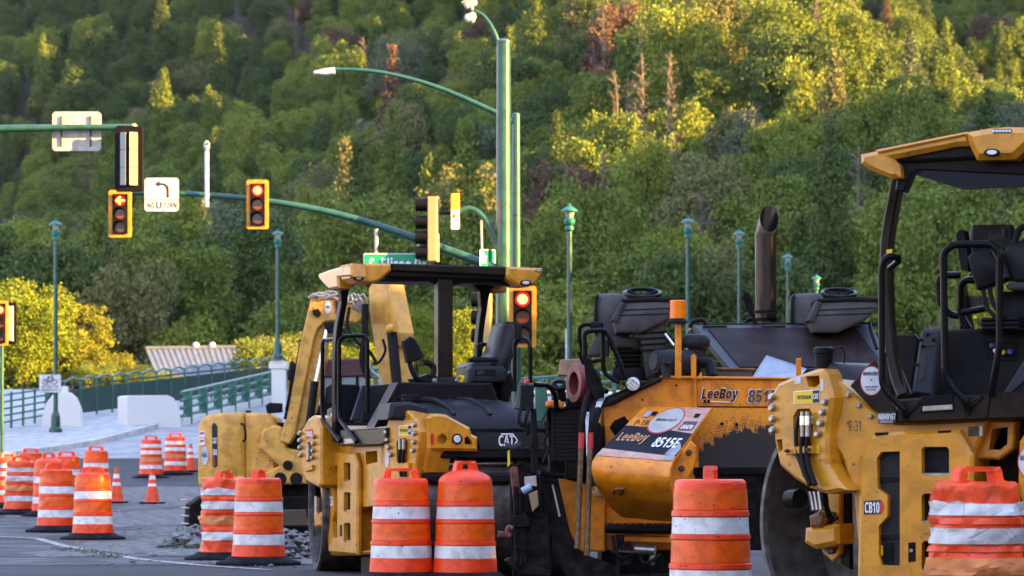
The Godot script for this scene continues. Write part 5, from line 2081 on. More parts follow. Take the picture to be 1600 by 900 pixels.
	for q in [[714.0, M.lamp_clear, 1.0]]:
		b = MB.new()
		boss(b, hf, q[0], 686, 0.05, 0.066, 0.012, 20)
		var lo := part(b, "lamp", M.mesh_black, corner)
		b = MB.new()
		boss(b, hf, q[0], 686, 0.034, 0.072, 0.01, 20)
		if q[2] > 0.0:
			part(b, "lens", q[1], lo)
	# fuel cap
	b = MB.new()
	var fc := at(641, 626, 26.6)
	b.lathe([Vector2(0.0, -0.12), Vector2(0.07, -0.12), Vector2(0.075, -0.02), Vector2(0.085, 0.0), Vector2(0.085, 0.045), Vector2(0.075, 0.055), Vector2(0.0, 0.055)], fc, Vector3.UP, 20)
	part(b, "fuel_cap", M.plastic_dark, t)
	b = MB.new()
	slab(b, hf, [607, 655, 612, 630, 640, 627, 668, 634, 672, 660], -0.12, 0.4, 0.03)
	part(b, "tank_shoulder", M.hood_grey, t)
	# near yoke
	var ny := Face.new(at(600, LEVEL, 26.45), at(655, LEVEL, 26.05))
	yoke = cut_slab(ny, [592, 752, 597, 715, 602, 668, 609, 646, 620, 637, 637, 642, 652, 657, 656, 675, 654, 700, 648, 738, 644, 752], [[[617, 649, 624, 646, 621, 655], 0.2], [[619, 692, 622, 686, 634, 684, 637, 692, 636, 721, 620, 722], 0.2]], 0.0, 0.2, 0.015, "near_yoke", M.machine_yellow, t)
	slab_part(ny, [655, 660, 664, 655, 669, 664, 669, 700, 662, 738, 650, 738], -0.08, 0.3, 0.02, "yoke_flank", M.machine_yellow, yoke)
	for x in [625.0, 631.0]:
		rod(yoke, "hose_fitting", M.steel, [ny.pt(x, 686, 0.03), ny.pt(x, 702, 0.03)], 0.018)
		hose(yoke, "hydraulic_hose", M.hose_black, [ny.pt(x, 702, 0.03), ny.pt(x - 1, 715, 0.03), ny.pt(x, 726, 0.02), ny.pt(x + 2, 745, 0.02)], 0.016)
	slab_part(ny, [615, 724, 638, 723, 638, 733, 615, 734], 0.035, 0.035, 0.005, "strap", M.machine_yellow, yoke)
	slab_part(ny, [623, 664.5, 643, 664, 643, 680, 623, 680.5], 0.004, 0.006, 0.0, "dealer_plate", M.print_white, yoke)
	slab_part(ny, [624, 665.5, 637, 665.2, 637, 679, 624, 679.3], 0.006, 0.004, 0.0, "plate_yellow", M.label_yellow, yoke)
	letters(yoke, ny, "PETERSON", 624.8, 670, 636.5, 675, 0.0065, M.print_black, true)
	slab_part(ny, [637.5, 665.2, 642.4, 665, 642.4, 679, 637.5, 679], 0.006, 0.004, 0.0, "plate_black", M.print_black, yoke)
	letters(yoke, ny, "CAT", 638, 670, 642, 675, 0.0065, M.print_white, true)
	bolt_row(yoke, ny, [604.5, 675, 606.5, 687, 608.5, 698.5, 611, 710, 648, 663.5, 648, 677, 647.5, 690.5, 646, 703.5], 0.02, 0.0, M.steel)
	oval_badge(yoke, ny, 604.5, 717, 3.4, 15.0, 0.004, [])
	# linkage under the hood
	slab_part(hf, [664, 716, 800, 714, 800, 736, 664, 738], -0.35, 0.1, 0.01, "chassis_beam", M.black_paint, t)
	rod(t, "spray_bar", M.steel, [hf.pt(666, 726, -0.1), hf.pt(800, 724, -0.1)], 0.02)
	for x in [689.0, 712.0, 737.0]:
		slab_part(hf, [x - 4, 708, x + 4, 708, x + 6, 736, x + 1, 737], -0.06, 0.05, 0.008, "bracket", M.dark_bronze, t)
	slab_part(hf, [662, 740, 800, 738, 800, 756, 690, 760, 664, 752], 0.02, 0.25, 0.03, "scraper_beam", M.plastic_dark, t)
	# handrails
	rod(t, "handrail", M.rail_black, [side.pt(531, 690, 0.14), side.pt(506, 658, 0.16), side.pt(503, 640, 0.16), side.pt(504, 532, 0.16), side.pt(522, 530, -0.1), side.pt(529, 531, -0.2)], 0.021, 0.07)
	rod(t, "handrail", M.rail_black, [side.pt(557, 691, 0.14), side.pt(530, 654, 0.14), side.pt(530, 526, 0.14), c1.pt(574, 524, 0.1), c1.pt(574, 645, 0.1)], 0.021, 0.08)
	rod(t, "handrail", M.rail_black, [at(804, 612, 27.2), at(804, 528, 27.2), at(828, 530, 27.1), at(829, 605, 27.1)], 0.02, 0.1)
	# canopy posts
	for q in [[[540, 437, 27.7], [536, 470, 27.75], [527, 525, 27.8], [525, 600, 27.85], [526, 690, 27.9]], [[760, 440, 28.3], [755, 475, 28.35], [748, 530, 28.4], [746, 600, 28.45]]]:
		b = MB.new()
		var pts := []
		for k in q:
			pts.append(at(k[0], k[1], k[2]))
		var path := spline(pts, 4)
		b.strut(path, Vector3(0.93, 0, -0.36), 0.06, 0.11)
		part(b, "canopy_post", M.black_paint, t)
	var cp: Face = near_at.call(696.0, 27.15)
	slab_part(cp, [685, 432, 708, 432, 708, 592, 685, 592], 0.0, 0.13, 0.012, "centre_post", M.bronze_black, t)
	slab_part(cp, [675, 590, 719, 590, 719, 601, 675, 601], 0.08, 0.3, 0.01, "post_flange", M.plastic_grey, t)
	bolt_row(t, cp, [679, 595, 714, 595], 0.018, 0.08, M.steel)
	# canopy
	var ca := at(547, LEVEL, 26.75)
	var cs := Face.new(ca, ca + Vector3(0.36, 0, 0.93))
	var cn := Face.new(ca, ca + Vector3(0.93, 0, -0.36))
	b = MB.new()
	var y0 := cn.uv(560, 423).y
	var wide := cn.uv(842, 425).x
	var o := Vector3(ca.x, y0 - 0.05, ca.z)
	b.prism(PackedVector2Array([Vector2(0.03, 0.02), Vector2(wide, 0.02), Vector2(wide - 0.06, 1.02), Vector2(0.1, 1.02)]), o, cn.u, -cs.u, Vector3.UP, 0.0, 0.09, 0.015)
	var can := part(b, "canopy_roof", M.black_paint, t)
	slab_part(cs, [496, 428, 512, 422, 548, 412, 549, 432, 527, 434, 528, 450, 513, 453, 498, 437], 0.03, 0.16, 0.02, "side_fascia", M.machine_yellow, can)
	slab_part(cn, [546, 412, 553, 410.5, 612, 411.5, 612, 423, 593, 439, 583, 443, 557, 442, 548, 434], 0.06, 0.3, 0.025, "corner_fascia", M.machine_yellow, can)
	slab_part(cn, [792, 416, 848, 419, 849, 425, 836, 445, 827, 448, 810, 447, 795, 437, 792, 430], 0.06, 0.3, 0.025, "corner_fascia", M.machine_yellow, can)
	slab_part(cn, [766, 447, 788, 441, 794, 446, 792, 457, 767, 458], -0.8, 0.15, 0.02, "rear_fascia", M.machine_yellow, can)
	slab_part(cn, [611, 411.5, 794, 416.5, 794, 431, 611, 423], 0.03, 0.12, 0.012, "front_bar", M.bronze_black, can)
	slab_part(cn, [585, 440, 640, 427, 780, 433, 800, 447, 700, 440], -0.1, 0.1, 0.01, "inner_frame", M.black_paint, can)
	slab_part(cn, [640, 428, 700, 430, 700, 438, 685, 446], -0.14, 0.05, 0.006, "brace", M.bronze_black, can)
	slab_part(cn, [708, 430, 790, 433, 740, 440, 708, 446], -0.14, 0.05, 0.006, "brace", M.bronze_black, can)
	slab_part(cn, [530, 436, 560, 434, 575, 440, 548, 448, 541, 470, 534, 470], -0.75, 0.1, 0.01, "brace", M.black_paint, can)
	slab_part(cn, [735, 440, 790, 437, 768, 452, 760, 480, 752, 480, 750, 455], -0.75, 0.1, 0.01, "brace", M.black_paint, can)
	lamp_strip(can, cn, 550, 411.2, 569, 415.5, 0.063)
	lamp_strip(can, cn, 836, 421, 847, 425.5, 0.063)
	oval_lamp(can, cn, 561, 434, 8.0, 4.5, 0.055)
	oval_lamp(can, cn, 822, 441.5, 9.0, 4.5, 0.055)
	# seat, its console and arms
	var st := near_at.call(780.0, 27.35) as Face
	seat_box(t, "seat_back", st, [770, 566, 783, 545, 794, 508, 800, 502, 811, 504, 816, 512, 815, 524, 798, 562, 788, 582, 778, 582], 0.0, 0.48, 0.035, M.seat_vinyl)
	seat_box(t, "seat_trim", st, [805, 503, 814, 506, 816.5, 514, 815, 526, 797, 570, 792, 590, 786, 588, 792, 566, 808, 524], 0.02, 0.06, 0.012, M.plastic_dark)
	seat_box(t, "seat_cushion", st, [737, 572, 744, 566, 780, 565, 790, 574, 790, 584, 737, 583], -0.05, 0.45, 0.02, M.seat_vinyl)
	seat_box(t, "seat_console", st, [736, 577, 740, 572, 786, 572, 793, 580, 790, 597, 736, 597], 0.16, 0.2, 0.015, M.plastic_grey)
	slab_part(st, [742, 577, 775, 577, 775, 587, 742, 587], 0.165, 0.01, 0.003, "console_inset", M.plastic_dark, t)
	letters(t, st, "CAT", 746, 579.5, 756, 584.5, 0.1655, M.console_grey, true)
	seat_box(t, "armrest", st, [735, 560, 742, 557, 778, 559, 781, 565, 738, 566], 0.12, 0.1, 0.012, M.plastic_dark)
	seat_box(t, "armrest", st, [747, 538, 756, 535, 778, 537, 778, 541, 757, 541, 750, 556, 746, 556], -0.55, 0.09, 0.012, M.plastic_dark)
	slab_part(st, [738, 596, 785, 597, 780, 625, 745, 625], -0.05, 0.4, 0.02, "seat_base", M.plastic_dark, t)
	slab_part(st, [784, 590, 800, 580, 803, 606, 795, 628, 784, 625], 0.05, 0.12, 0.015, "seat_bracket", M.black_paint, t)
	# tilted screen and levers
	slab_part(st, [631, 533, 643, 525, 651, 532, 663, 556, 657, 562, 638, 567], 0.1, 0.1, 0.015, "screen", M.plastic_dark, t)
	hose(t, "screen_stalk", M.plastic_dark, [st.pt(640, 565, 0.05), st.pt(643, 577, 0.05), st.pt(650, 590, 0.05), st.pt(662, 597, 0.0)], 0.025)
	slab_part(st, [646, 592, 672, 584, 684, 588, 684, 599, 652, 599], 0.05, 0.2, 0.02, "lever_box", M.plastic_dark, t)
	hose(t, "lever", M.plastic_dark, [st.pt(676, 588, 0.05), st.pt(677, 573, 0.05), st.pt(668, 567, 0.05), st.pt(661, 566, 0.06)], 0.03)
	hose(t, "cap_tether", M.hose_black, [at(628, 630, 26.5), at(617, 626, 26.5), at(612, 630, 26.5), at(620, 622, 26.5), at(634, 619, 26.5)], 0.006)


# ---------------------------------------------------------------- the roller seen from the side

func build_roller_from_side() -> void:
	var a := at(1345, LEVEL, 16.75)
	var side := Face.new(a, a + Vector3(0.9, 0, 0.43))
	var t := thing("road_roller", "yellow tandem roller with a turned front drum behind the crumpled drum", "road roller", Vector3(at(1400, LEVEL, 17.3).x, 0, -17.3))
	# steered drum in its yoke
	var fcn := at(1270, 818, 17.5)
	var ax := Vector3(-0.907, 0, 0.42)
	roller_drum(t, fcn, ax, 0.655, 1.68)
	var dl := Face.new(fcn, fcn + Vector3(0.42, 0, 0.907))
	# carrier, motor and hoses inside the dish
	var mf := Face.new(at(1285, LEVEL, 17.42), at(1285, LEVEL, 17.42) + Vector3(0.8, 0, 0.6))
	slab_part(mf, [1272, 760, 1300, 757, 1313, 772, 1313, 866, 1300, 878, 1284, 862], -0.06, 0.06, 0.01, "drum_carrier", M.machine_yellow, t)
	slab_part(mf, [1313, 772, 1326, 770, 1328, 890, 1313, 880], -0.1, 0.05, 0.006, "carrier_bracket", M.black_paint, t)
	for i in 15:
		var an := TAU * i / 15.0
		var b2 := MB.new()
		boss(b2, mf, 1299 + cos(an) * 12.0, 832 + sin(an) * 30.0, 0.016, -0.06, 0.03, 7)
		part(b2, "carrier_bolt", M.dark_bronze, t)
	slab_part(mf, [1256, 825, 1270, 823, 1309, 818, 1309, 850, 1272, 858, 1255, 848], 0.16, 0.22, 0.025, "drum_motor", M.machine_yellow, t)
	slab_part(mf, [1262, 806, 1278, 799, 1287, 803, 1290, 812, 1282, 826, 1264, 824], 0.17, 0.14, 0.02, "motor_valve", M.label_brown, t)
	for q in [[1250, 1256, 1270], [1256, 1263, 1276], [1262, 1270, 1282]]:
		rod(t, "hose_fitting", M.steel, [mf.pt(q[1] + 10, 764, 0.16), mf.pt(q[2] + 2, 797, 0.18)], 0.019)
		hose(t, "hydraulic_hose", M.hose_black, [mf.pt(q[0], 690, 0.35), mf.pt(q[0] + 1, 720, 0.36), mf.pt(q[1] + 4, 745, 0.25), mf.pt(q[1] + 10, 766, 0.16)], 0.021)
	hose(t, "hydraulic_hose", M.hose_black, [mf.pt(1272, 735, 0.3), mf.pt(1288, 770, 0.2), mf.pt(1292, 795, 0.14), mf.pt(1302, 816, 0.1)], 0.018)
	rod(t, "work_light", M.black_paint, [mf.pt(1234, 780, 0.2), mf.pt(1250, 779, 0.24)], 0.06)
	# yoke
	var yk := Face.new(at(1204, LEVEL, 17.1), at(1300, LEVEL, 16.75))
	var b := MB.new()
	var yoke := cut_slab(yk, [1204, 640, 1204.5, 615, 1214, 599, 1235, 590, 1256, 582.5, 1276, 576, 1285, 576, 1290, 584, 1301, 621, 1293, 677, 1293, 725, 1306, 748, 1322, 766, 1290, 772, 1262, 762, 1240, 748, 1216, 727, 1208, 690], [[[1259, 588, 1280, 586.5, 1281, 599, 1275, 605, 1263, 604], 0.12], [[1239, 651, 1246, 639, 1265, 638, 1271, 652, 1268, 700, 1262, 735, 1250, 728, 1241, 712], 0.16], [[1213, 687, 1222, 686, 1223, 703, 1217, 706], 0.16]], 0.0, 0.16, 0.022, "yoke", M.machine_yellow, t)
	for x in [1254.0, 1262.0]:
		rod(yoke, "hose_fitting", M.steel, [yk.pt(x, 643, 0.04), yk.pt(x, 682, 0.04)], 0.014)
		rod(yoke, "hose_collar", M.chrome, [yk.pt(x, 650, 0.04), yk.pt(x, 664, 0.04)], 0.018)
		hose(yoke, "hydraulic_hose", M.hose_black, [yk.pt(x, 682, 0.04), yk.pt(x - 1, 705, 0.04), yk.pt(x + 2, 730, 0.05), yk.pt(x + 12, 758, 0.06)], 0.017)
	hose(yoke, "hydraulic_hose", M.hose_black, [yk.pt(1250, 645, 0.02), yk.pt(1244, 675, 0.03), yk.pt(1246, 705, 0.04), yk.pt(1258, 745, 0.05)], 0.012)
	b = MB.new()
	slab(b, yk, [1227, 698, 1268, 696.5, 1268, 708, 1227, 711], 0.05, 0.05, 0.006)
	part(b, "strap", M.machine_yellow, yoke)
	bolt_row(yoke, yk, [1231, 704.5, 1265, 702.5], 0.009, 0.05, M.dark_bronze)
	slab_part(yk, [1240, 611.5, 1280.5, 608.5, 1280.5, 629.5, 1240, 632], 0.005, 0.006, 0.0, "dealer_plate", M.print_white, yoke)
	slab_part(yk, [1241, 612.5, 1269.5, 610.2, 1269.5, 629.3, 1241, 631], 0.007, 0.004, 0.0, "plate_yellow", M.label_yellow, yoke)
	letters(yoke, yk, "PETERSON", 1246, 617.5, 1267, 624, 0.0075, M.print_black, true)
	slab_part(yk, [1270, 610.2, 1279.7, 609.5, 1279.7, 628.6, 1270, 629.3], 0.007, 0.004, 0.0, "plate_black", M.print_black, yoke)
	letters(yoke, yk, "CAT", 1270.8, 615, 1279, 623.5, 0.0075, M.print_white, true)
	slab_part(yk, [1242, 589, 1251, 587, 1251, 599, 1242, 600.5], 0.004, 0.005, 0.0, "notice", M.sign_white, yoke)
	slab_part(yk, [1282, 594, 1286.5, 593, 1286.5, 611, 1282, 612], 0.004, 0.005, 0.0, "notice", M.sign_white, yoke)
	slab_part(yk, [1269, 697, 1280, 696, 1280, 708.5, 1269, 709.5], 0.006, 0.005, 0.0, "warning_label", M.label_yellow, yoke)
	bolt_row(yoke, yk, [1207, 620.5, 1207.5, 637.5, 1208, 654.5, 1208.5, 672, 1290, 628, 1286, 644, 1283, 661, 1279, 678], 0.018, 0.0, M.steel)
	# flank of the yoke and the neck that joins it to the body
	slab_part(yk, [1300, 622, 1312, 617, 1316, 624, 1310, 690, 1300, 700, 1294, 690], -0.1, 0.5, 0.02, "yoke_flank", M.machine_yellow, yoke)
	b = MB.new()
	slab(b, side, [1296, 690, 1303, 603, 1308, 592, 1364, 640, 1404, 661, 1542, 655, 1542, 663, 1521, 712, 1521, 960, 1338, 960, 1341, 860, 1333, 770, 1314, 712], -0.02, 1.5, 0.018)
	part(b, "body", M.machine_yellow, t)
	bolt_row(t, side, [1326, 617, 1343, 633, 1361, 650], 0.014, -0.02, M.steel)
	# rear bracket and the next yoke's badge
	cut_slab(side, [1540, 656, 1588, 658, 1584, 700, 1560, 718, 1523, 716], [[[1550, 670, 1575, 667, 1574, 694, 1562, 703, 1545, 702], 0.1]], -0.1, 0.1, 0.012, "rear_bracket", M.machine_yellow, t)
	slab_part(side, [1560, 655, 1680, 655, 1680, 930, 1525, 930, 1525, 720], -0.35, 1.0, 0.01, "rear_frame", M.black_paint, t)
	b = MB.new()
	slab(b, side, [1590, 760, 1592, 690, 1612, 660, 1680, 650, 1680, 800, 1600, 800], 0.1, 0.2, 0.02)
	var ry := part(b, "rear_yoke", M.machine_yellow, t)
	oval_badge(ry, side, 1612, 722, 22.0, 27.0, 0.104, [["MAGGIORA", -0.8, 0.8, -0.4, -0.1]])
	# side door
	var vent := [1370, 716, 1377, 706, 1406, 705, 1406, 884, 1378, 883, 1373, 867, 1373, 822, 1386.5, 807, 1386.5, 774, 1371.5, 763]
	var steps := [[698, 744], [771, 818], [845, 893]]
	var cuts := [[vent, 0.07], [[1419, 848, 1431, 847, 1431, 878, 1419, 879], 0.025]]
	for q in steps:
		cuts.append([step_outline(1440, q[0], 1483, q[1]), 0.07])
	var door := cut_slab(side, [1338, 960, 1342, 714, 1360, 681, 1384, 675, 1497, 671, 1520, 711, 1520, 960], cuts, 0.06, 0.08, 0.02, "side_door", M.machine_yellow, t)
	wire_screen(door, side, [1366, 702, 1411, 701, 1411, 888, 1366, 888], 0.004, 0.013, 0.0018)
	for y in [746.0, 836.0]:
		slab_part(side, [1373, y, 1406, y - 1, 1406, y + 6, 1373, y + 7], 0.02, 0.012, 0.002, "vent_bar", M.plastic_dark, door)
	slab_part(side, [1376, 850, 1395, 848, 1395, 884, 1379, 884], 0.022, 0.014, 0.003, "vent_plate", M.plastic_dark, door)
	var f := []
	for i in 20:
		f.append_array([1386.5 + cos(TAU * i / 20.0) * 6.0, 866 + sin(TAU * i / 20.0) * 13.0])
	slab_part(side, f, 0.026, 0.006, 0.002, "painted_pipe_mouth", M.mesh_black, door)  # solid black oval painted as the dark inside of a pipe
	slab_part(side, [1376.5, 852, 1379.5, 852, 1379.5, 868, 1376.5, 868], 0.0255, 0.004, 0.0, "warning_label", M.label_yellow, door)
	for q in steps:
		step_hole(door, side, 1437, q[0] - 3, 1488, q[1] + 3, 0.0)
	slab_part(side, [1419.5, 849, 1430.5, 848, 1430.5, 877, 1419.5, 878], 0.05, 0.012, 0.003, "latch", M.plastic_dark, door)
	b = MB.new()
	boss(b, side, 1424.5, 860, 0.012, 0.05, 0.014, 10)
	part(b, "key_knob", M.steel, door)
	for x in [1367.0, 1465.0]:
		slab_part(side, [x, 676 - (x - 1367) * 0.03, x + 20, 675 - (x - 1367) * 0.03, x + 20, 679 - (x - 1367) * 0.03, x, 680 - (x - 1367) * 0.03], 0.06, 0.03, 0.003, "hinge", M.black_paint, door)
	# model badge
	slab_part(side, [1350, 783, 1376, 781, 1380, 792, 1376, 803, 1350, 804], 0.064, 0.005, 0.0, "model_plate", M.print_black, door)
	slab_part(side, [1374, 783, 1377, 782.5, 1381, 792, 1377, 802, 1374, 802], 0.066, 0.004, 0.0, "plate_red", M.print_red, door)
	letters(door, side, "CB10", 1351.5, 784.5, 1374, 801.5, 0.0645, M.print_white, true)
	# codes on the body
	letters(t, side, "R-31", 1326.5, 657, 1345, 674, -0.02, M.print_black)
	slab_part(side, [1371.5, 644.5, 1400, 642, 1400, 660, 1371.5, 662], 0.03, 0.02, 0.0, "number_plate", M.print_black, t)
	letters(t, side, "NM49167", 1372.5, 646, 1399, 656, 0.0305, M.print_white, true)
	letters(t, side, "LSRN00320", 1373, 657, 1395, 660.5, 0.0305, M.print_white)
	slab_part(side, [1513, 667, 1529, 665.5, 1529, 681, 1513, 682], -0.014, 0.008, 0.0, "data_plate", M.dark_bronze, t)
	slab_part(side, [1530, 665.5, 1535, 665, 1535, 681, 1530, 681.5], -0.013, 0.008, 0.0, "bar_label", M.sign_white, t)
	# gusset with the round company badge
	var g := slab_part(side, [1328, 603, 1340, 588, 1366, 560, 1378, 585, 1392, 628, 1412, 664, 1404, 661, 1364, 640], 0.0, 0.05, 0.006, "gusset", M.bronze_black, t)
	var bd := oval_badge(g, side, 1361.5, 595, 17.5, 23.0, 0.004, [["MAGGIORA & GHILOTTI", -0.72, 0.72, -0.62, -0.36], ["INC", -0.1, 0.1, -0.12, -0.02], ["ENGINEERING CONTRACTORS", -0.6, 0.6, 0.36, 0.46], ["SAN RAFAEL", -0.45, 0.45, 0.54, 0.64]])
	# platform
	b = MB.new()
	slab(b, side, [1401, 624, 1438, 621, 1552, 615, 1680, 607, 1680, 652, 1542, 656, 1403, 661], 0.1, 1.6, 0.012)
	var pf := part(b, "platform", M.bronze_black, t)
	slab_part(side, [1439, 619, 1489, 616, 1490, 643, 1439, 646], 0.105, 0.02, 0.003, "painted_step_opening", M.mesh_black, pf)  # black plate painted as the shade inside a step; nothing is cut
	slab_part(side, [1441, 635, 1488, 632, 1489, 640, 1441, 643], 0.115, 0.02, 0.003, "tread", M.steel, pf)
	slab_part(side, [1546, 617, 1549, 617, 1543, 655, 1540, 655], 0.106, 0.01, 0.002, "platform_seam", M.mesh_black, pf)
	# handrails
	rod(t, "handrail", M.rail_black, [side.pt(1414, 652, 0.12), side.pt(1413, 641, 0.14), side.pt(1378, 606, 0.16), side.pt(1377, 420, 0.16), side.pt(1384, 400, 0.16), side.pt(1403, 402, 0.1), side.pt(1404, 408, 0.06), side.pt(1391, 419, -0.02)], 0.0195, 0.06, 10)
	rod(t, "handrail", M.rail_black, [side.pt(1512, 640, 0.12), side.pt(1510, 628, 0.14), side.pt(1477, 596, 0.16), side.pt(1474, 394, 0.16), side.pt(1490, 382, 0.16), side.pt(1548, 381, 0.16), side.pt(1562, 394, 0.16), side.pt(1562, 545, 0.16), side.pt(1552, 595, 0.14), side.pt(1549, 618, 0.12)], 0.0215, 0.08, 10)
	for q in [[1413, 645], [1511, 636]]:
		slab_part(side, [q[0] - 10, q[1] - 12, q[0] - 3, q[1] - 8, q[0] + 3, q[1] - 8, q[0] + 22, q[1] - 20, q[0] + 24, q[1] - 14, q[0] + 6, q[1] + 4, q[0] + 3, q[1] + 14, q[0] - 3, q[1] + 14, q[0] - 3, q[1] + 2], 0.115, 0.02, 0.004, "rail_bracket", M.black_paint, t)
	# inside the cab
	var inn := Face.new(at(1440, LEVEL, 16.9), at(1440, LEVEL, 16.9) + Vector3(0.9, 0, 0.43))
	slab_part(inn, [1424, 614, 1439, 515, 1471, 514, 1455, 618], 0.06, 0.1, 0.014, "side_console", M.door_blue_grey, t)
	slab_part(inn, [1443, 525, 1463, 522, 1460, 541, 1440, 542], 0.064, 0.01, 0.003, "hatch", M.console_trim, t)
	bolt_row(t, inn, [1449, 523, 1439, 531, 1459, 531, 1442, 541, 1432, 570], 0.008, 0.06, M.black_paint)
	slab_part(inn, [1438, 555, 1448, 553, 1446, 572, 1442, 594, 1434, 596], 0.064, 0.008, 0.003, "grip_recess", M.console_trim, t)
	slab_part(inn, [1470, 516, 1527, 514, 1680, 520, 1680, 620, 1455, 620], -0.25, 0.2, 0.015, "console_front", M.plastic_dark, t)
	slab_part(inn, [1527, 513, 1680, 518, 1680, 527, 1530, 520], -0.2, 0.3, 0.008, "console_lip", M.bronze_black, t)
	slab_part(inn, [1535, 533, 1590, 534, 1590, 565, 1545, 562], -0.245, 0.02, 0.004, "knob_panel", M.mesh_black, t)
	for q in [[1552, 540, "print_blue"], [1558, 548, "chrome"], [1568, 551, "label_yellow"], [1580, 550, "print_blue"]]:
		b = MB.new()
		boss(b, inn, q[0], q[1], 0.016, -0.24, 0.04, 10)
		part(b, "knob", M[q[2]], t)
	slab_part(inn, [1396, 600, 1394, 523, 1427, 522, 1435, 530, 1424, 612, 1410, 618], -0.45, 0.06, 0.01, "front_panel", M.plastic_dark, t)
	slab_part(inn, [1568, 614, 1602, 560, 1640, 545, 1640, 560, 1580, 614], 0.1, 0.05, 0.006, "far_door", M.door_blue_grey, t)
	# post: angled strips meeting the frame
	b = MB.new()
	var path := spline([at(1407, 262, 17.1), at(1400, 300, 17.12), at(1390, 355, 17.15), at(1386, 395, 17.15), at(1387, 480, 17.15), at(1392, 540, 17.1), at(1404, 600, 17.0), at(1412, 625, 16.9)], 4)
	b.strut(path, Vector3(0.9, 0, 0.43), 0.065, 0.1)
	part(b, "canopy_post", M.bronze_black, t)
	slab_part(inn, [1384, 500, 1392, 520, 1400, 560, 1422, 614, 1405, 622, 1388, 560], -0.16, 0.05, 0.008, "post_gusset", M.bronze_black, t)
	slab_part(inn, [1385, 390, 1394, 389, 1394, 395, 1385, 396], -0.1, 0.01, 0.0, "warning_label", M.label_yellow, t)
	slab_part(inn, [1370, 575, 1384, 545, 1402, 610, 1392, 622], -0.05, 0.06, 0.008, "post_foot", M.bronze_black, t)
	# canopy
	var ca := at(1511, LEVEL, 16.35)
	var cs := Face.new(ca, ca + Vector3(0.9, 0, 0.43))
	var cn := Face.new(ca, ca + Vector3(0.43, 0, -0.9))
	b = MB.new()
	var top := cs.uv(1511, 212).y
	b.prism(PackedVector2Array([Vector2(-0.55, 0.02), Vector2(0.8, 0.02), Vector2(0.8, 1.75), Vector2(-0.55, 1.75)]), Vector3(ca.x, top - 0.13, ca.z), cs.u, -cs.n, Vector3.UP, 0.0, 0.1, 0.015)
	var can := part(b, "canopy_roof", M.black_paint, t)
	b = MB.new()
	slab(b, cs, [1343, 241, 1366, 236, 1367, 233.5, 1509, 205.5, 1516, 206, 1516, 227, 1496, 228, 1396, 248, 1404, 258, 1406, 277, 1392, 279, 1355, 264, 1344, 255], 0.03, 0.22, 0.025)
	part(b, "side_fascia", M.machine_yellow, can)
	slab_part(cs, [1367, 234, 1509, 205.8, 1513, 211, 1372, 240], 0.045, 0.03, 0.01, "fascia_ridge", M.machine_yellow, can)
	b = MB.new()
	slab(b, cs, [1508, 206, 1542, 200, 1575, 197.5, 1680, 200, 1680, 226, 1603, 231, 1584, 248, 1524, 249.5, 1513, 227], 0.09, 0.3, 0.035)
	part(b, "corner_fascia", M.machine_yellow, can)
	slab_part(cs, [1405, 246, 1512, 229, 1530, 250, 1585, 250, 1604, 233, 1680, 230, 1680, 275, 1600, 274, 1436, 266, 1424, 272, 1412, 300, 1398, 298], -0.06, 0.1, 0.01, "inner_frame", M.black_paint, can)
	lamp_strip(can, cs, 1550, 201.2, 1581, 208.5, 0.092)
	oval_lamp(can, cs, 1549.5, 238, 13.0, 6.0, 0.085)
	# seat and controls behind the hoop
	seat_box(t, "seat_back", inn, [1512, 430, 1512, 360, 1518, 351, 1574, 350, 1582, 358, 1586, 440], -0.35, 0.12, 0.03, M.seat_vinyl)
	letters(t, inn, "CAT", 1545, 365, 1562, 374, -0.349, M.console_grey, true)
	seat_box(t, "seat_wing", inn, [1494, 366, 1500, 359, 1506, 360, 1512, 400, 1512, 424, 1502, 422, 1496, 390], -0.2, 0.1, 0.02, M.plastic_dark)
	seat_box(t, "control_screen", inn, [1511, 402, 1517, 395, 1543, 386, 1548, 388, 1560, 414, 1572, 434, 1566, 439, 1525, 453], 0.0, 0.14, 0.014, M.plastic_dark)
	slab_part(inn, [1547, 390, 1553, 388, 1572, 432, 1568, 436, 1560, 418], 0.008, 0.1, 0.006, "screen_face", M.console_trim, t)
	for q in [[1536, 448, 1542, 480, 1562, 500], [1546, 446, 1552, 474, 1568, 496]]:
		hose(t, "screen_arm", M.plastic_dark, [inn.pt(q[0], q[1], -0.04), inn.pt(q[2], q[3], -0.04), inn.pt(q[4], q[5], -0.04)], 0.014)
	seat_box(t, "arm_console", inn, [1566, 398, 1572, 384, 1600, 372, 1660, 370, 1660, 442, 1585, 440, 1574, 430], -0.1, 0.3, 0.025, M.plastic_grey)
	seat_box(t, "arm_cushion", inn, [1570, 447, 1576, 441, 1660, 440, 1660, 452, 1574, 453], -0.04, 0.3, 0.012, M.console_trim)
	seat_box(t, "seat_pedestal", inn, [1566, 455, 1660, 454, 1660, 520, 1545, 520, 1550, 498], -0.15, 0.3, 0.02, M.plastic_dark)
	for y in [496.0, 503.0, 510.0]:
		seat_box(t, "bellows", inn, [1532, y, 1590, y - 2, 1592, y + 5, 1530, y + 6], -0.05, 0.2, 0.01, M.plastic_dark)
	for q in [[1572, 372, 1572, 356], [1580, 374, 1578, 352]]:
		rod(t, "joystick", M.plastic_dark, [inn.pt(q[0], q[1], -0.1), inn.pt(q[2], q[3], -0.1)], 0.022)
	hose(t, "bag_strap", M.plastic_dark, [inn.pt(1586, 378, -0.05), inn.pt(1592, 360, -0.05), inn.pt(1604, 352, -0.05)], 0.02)
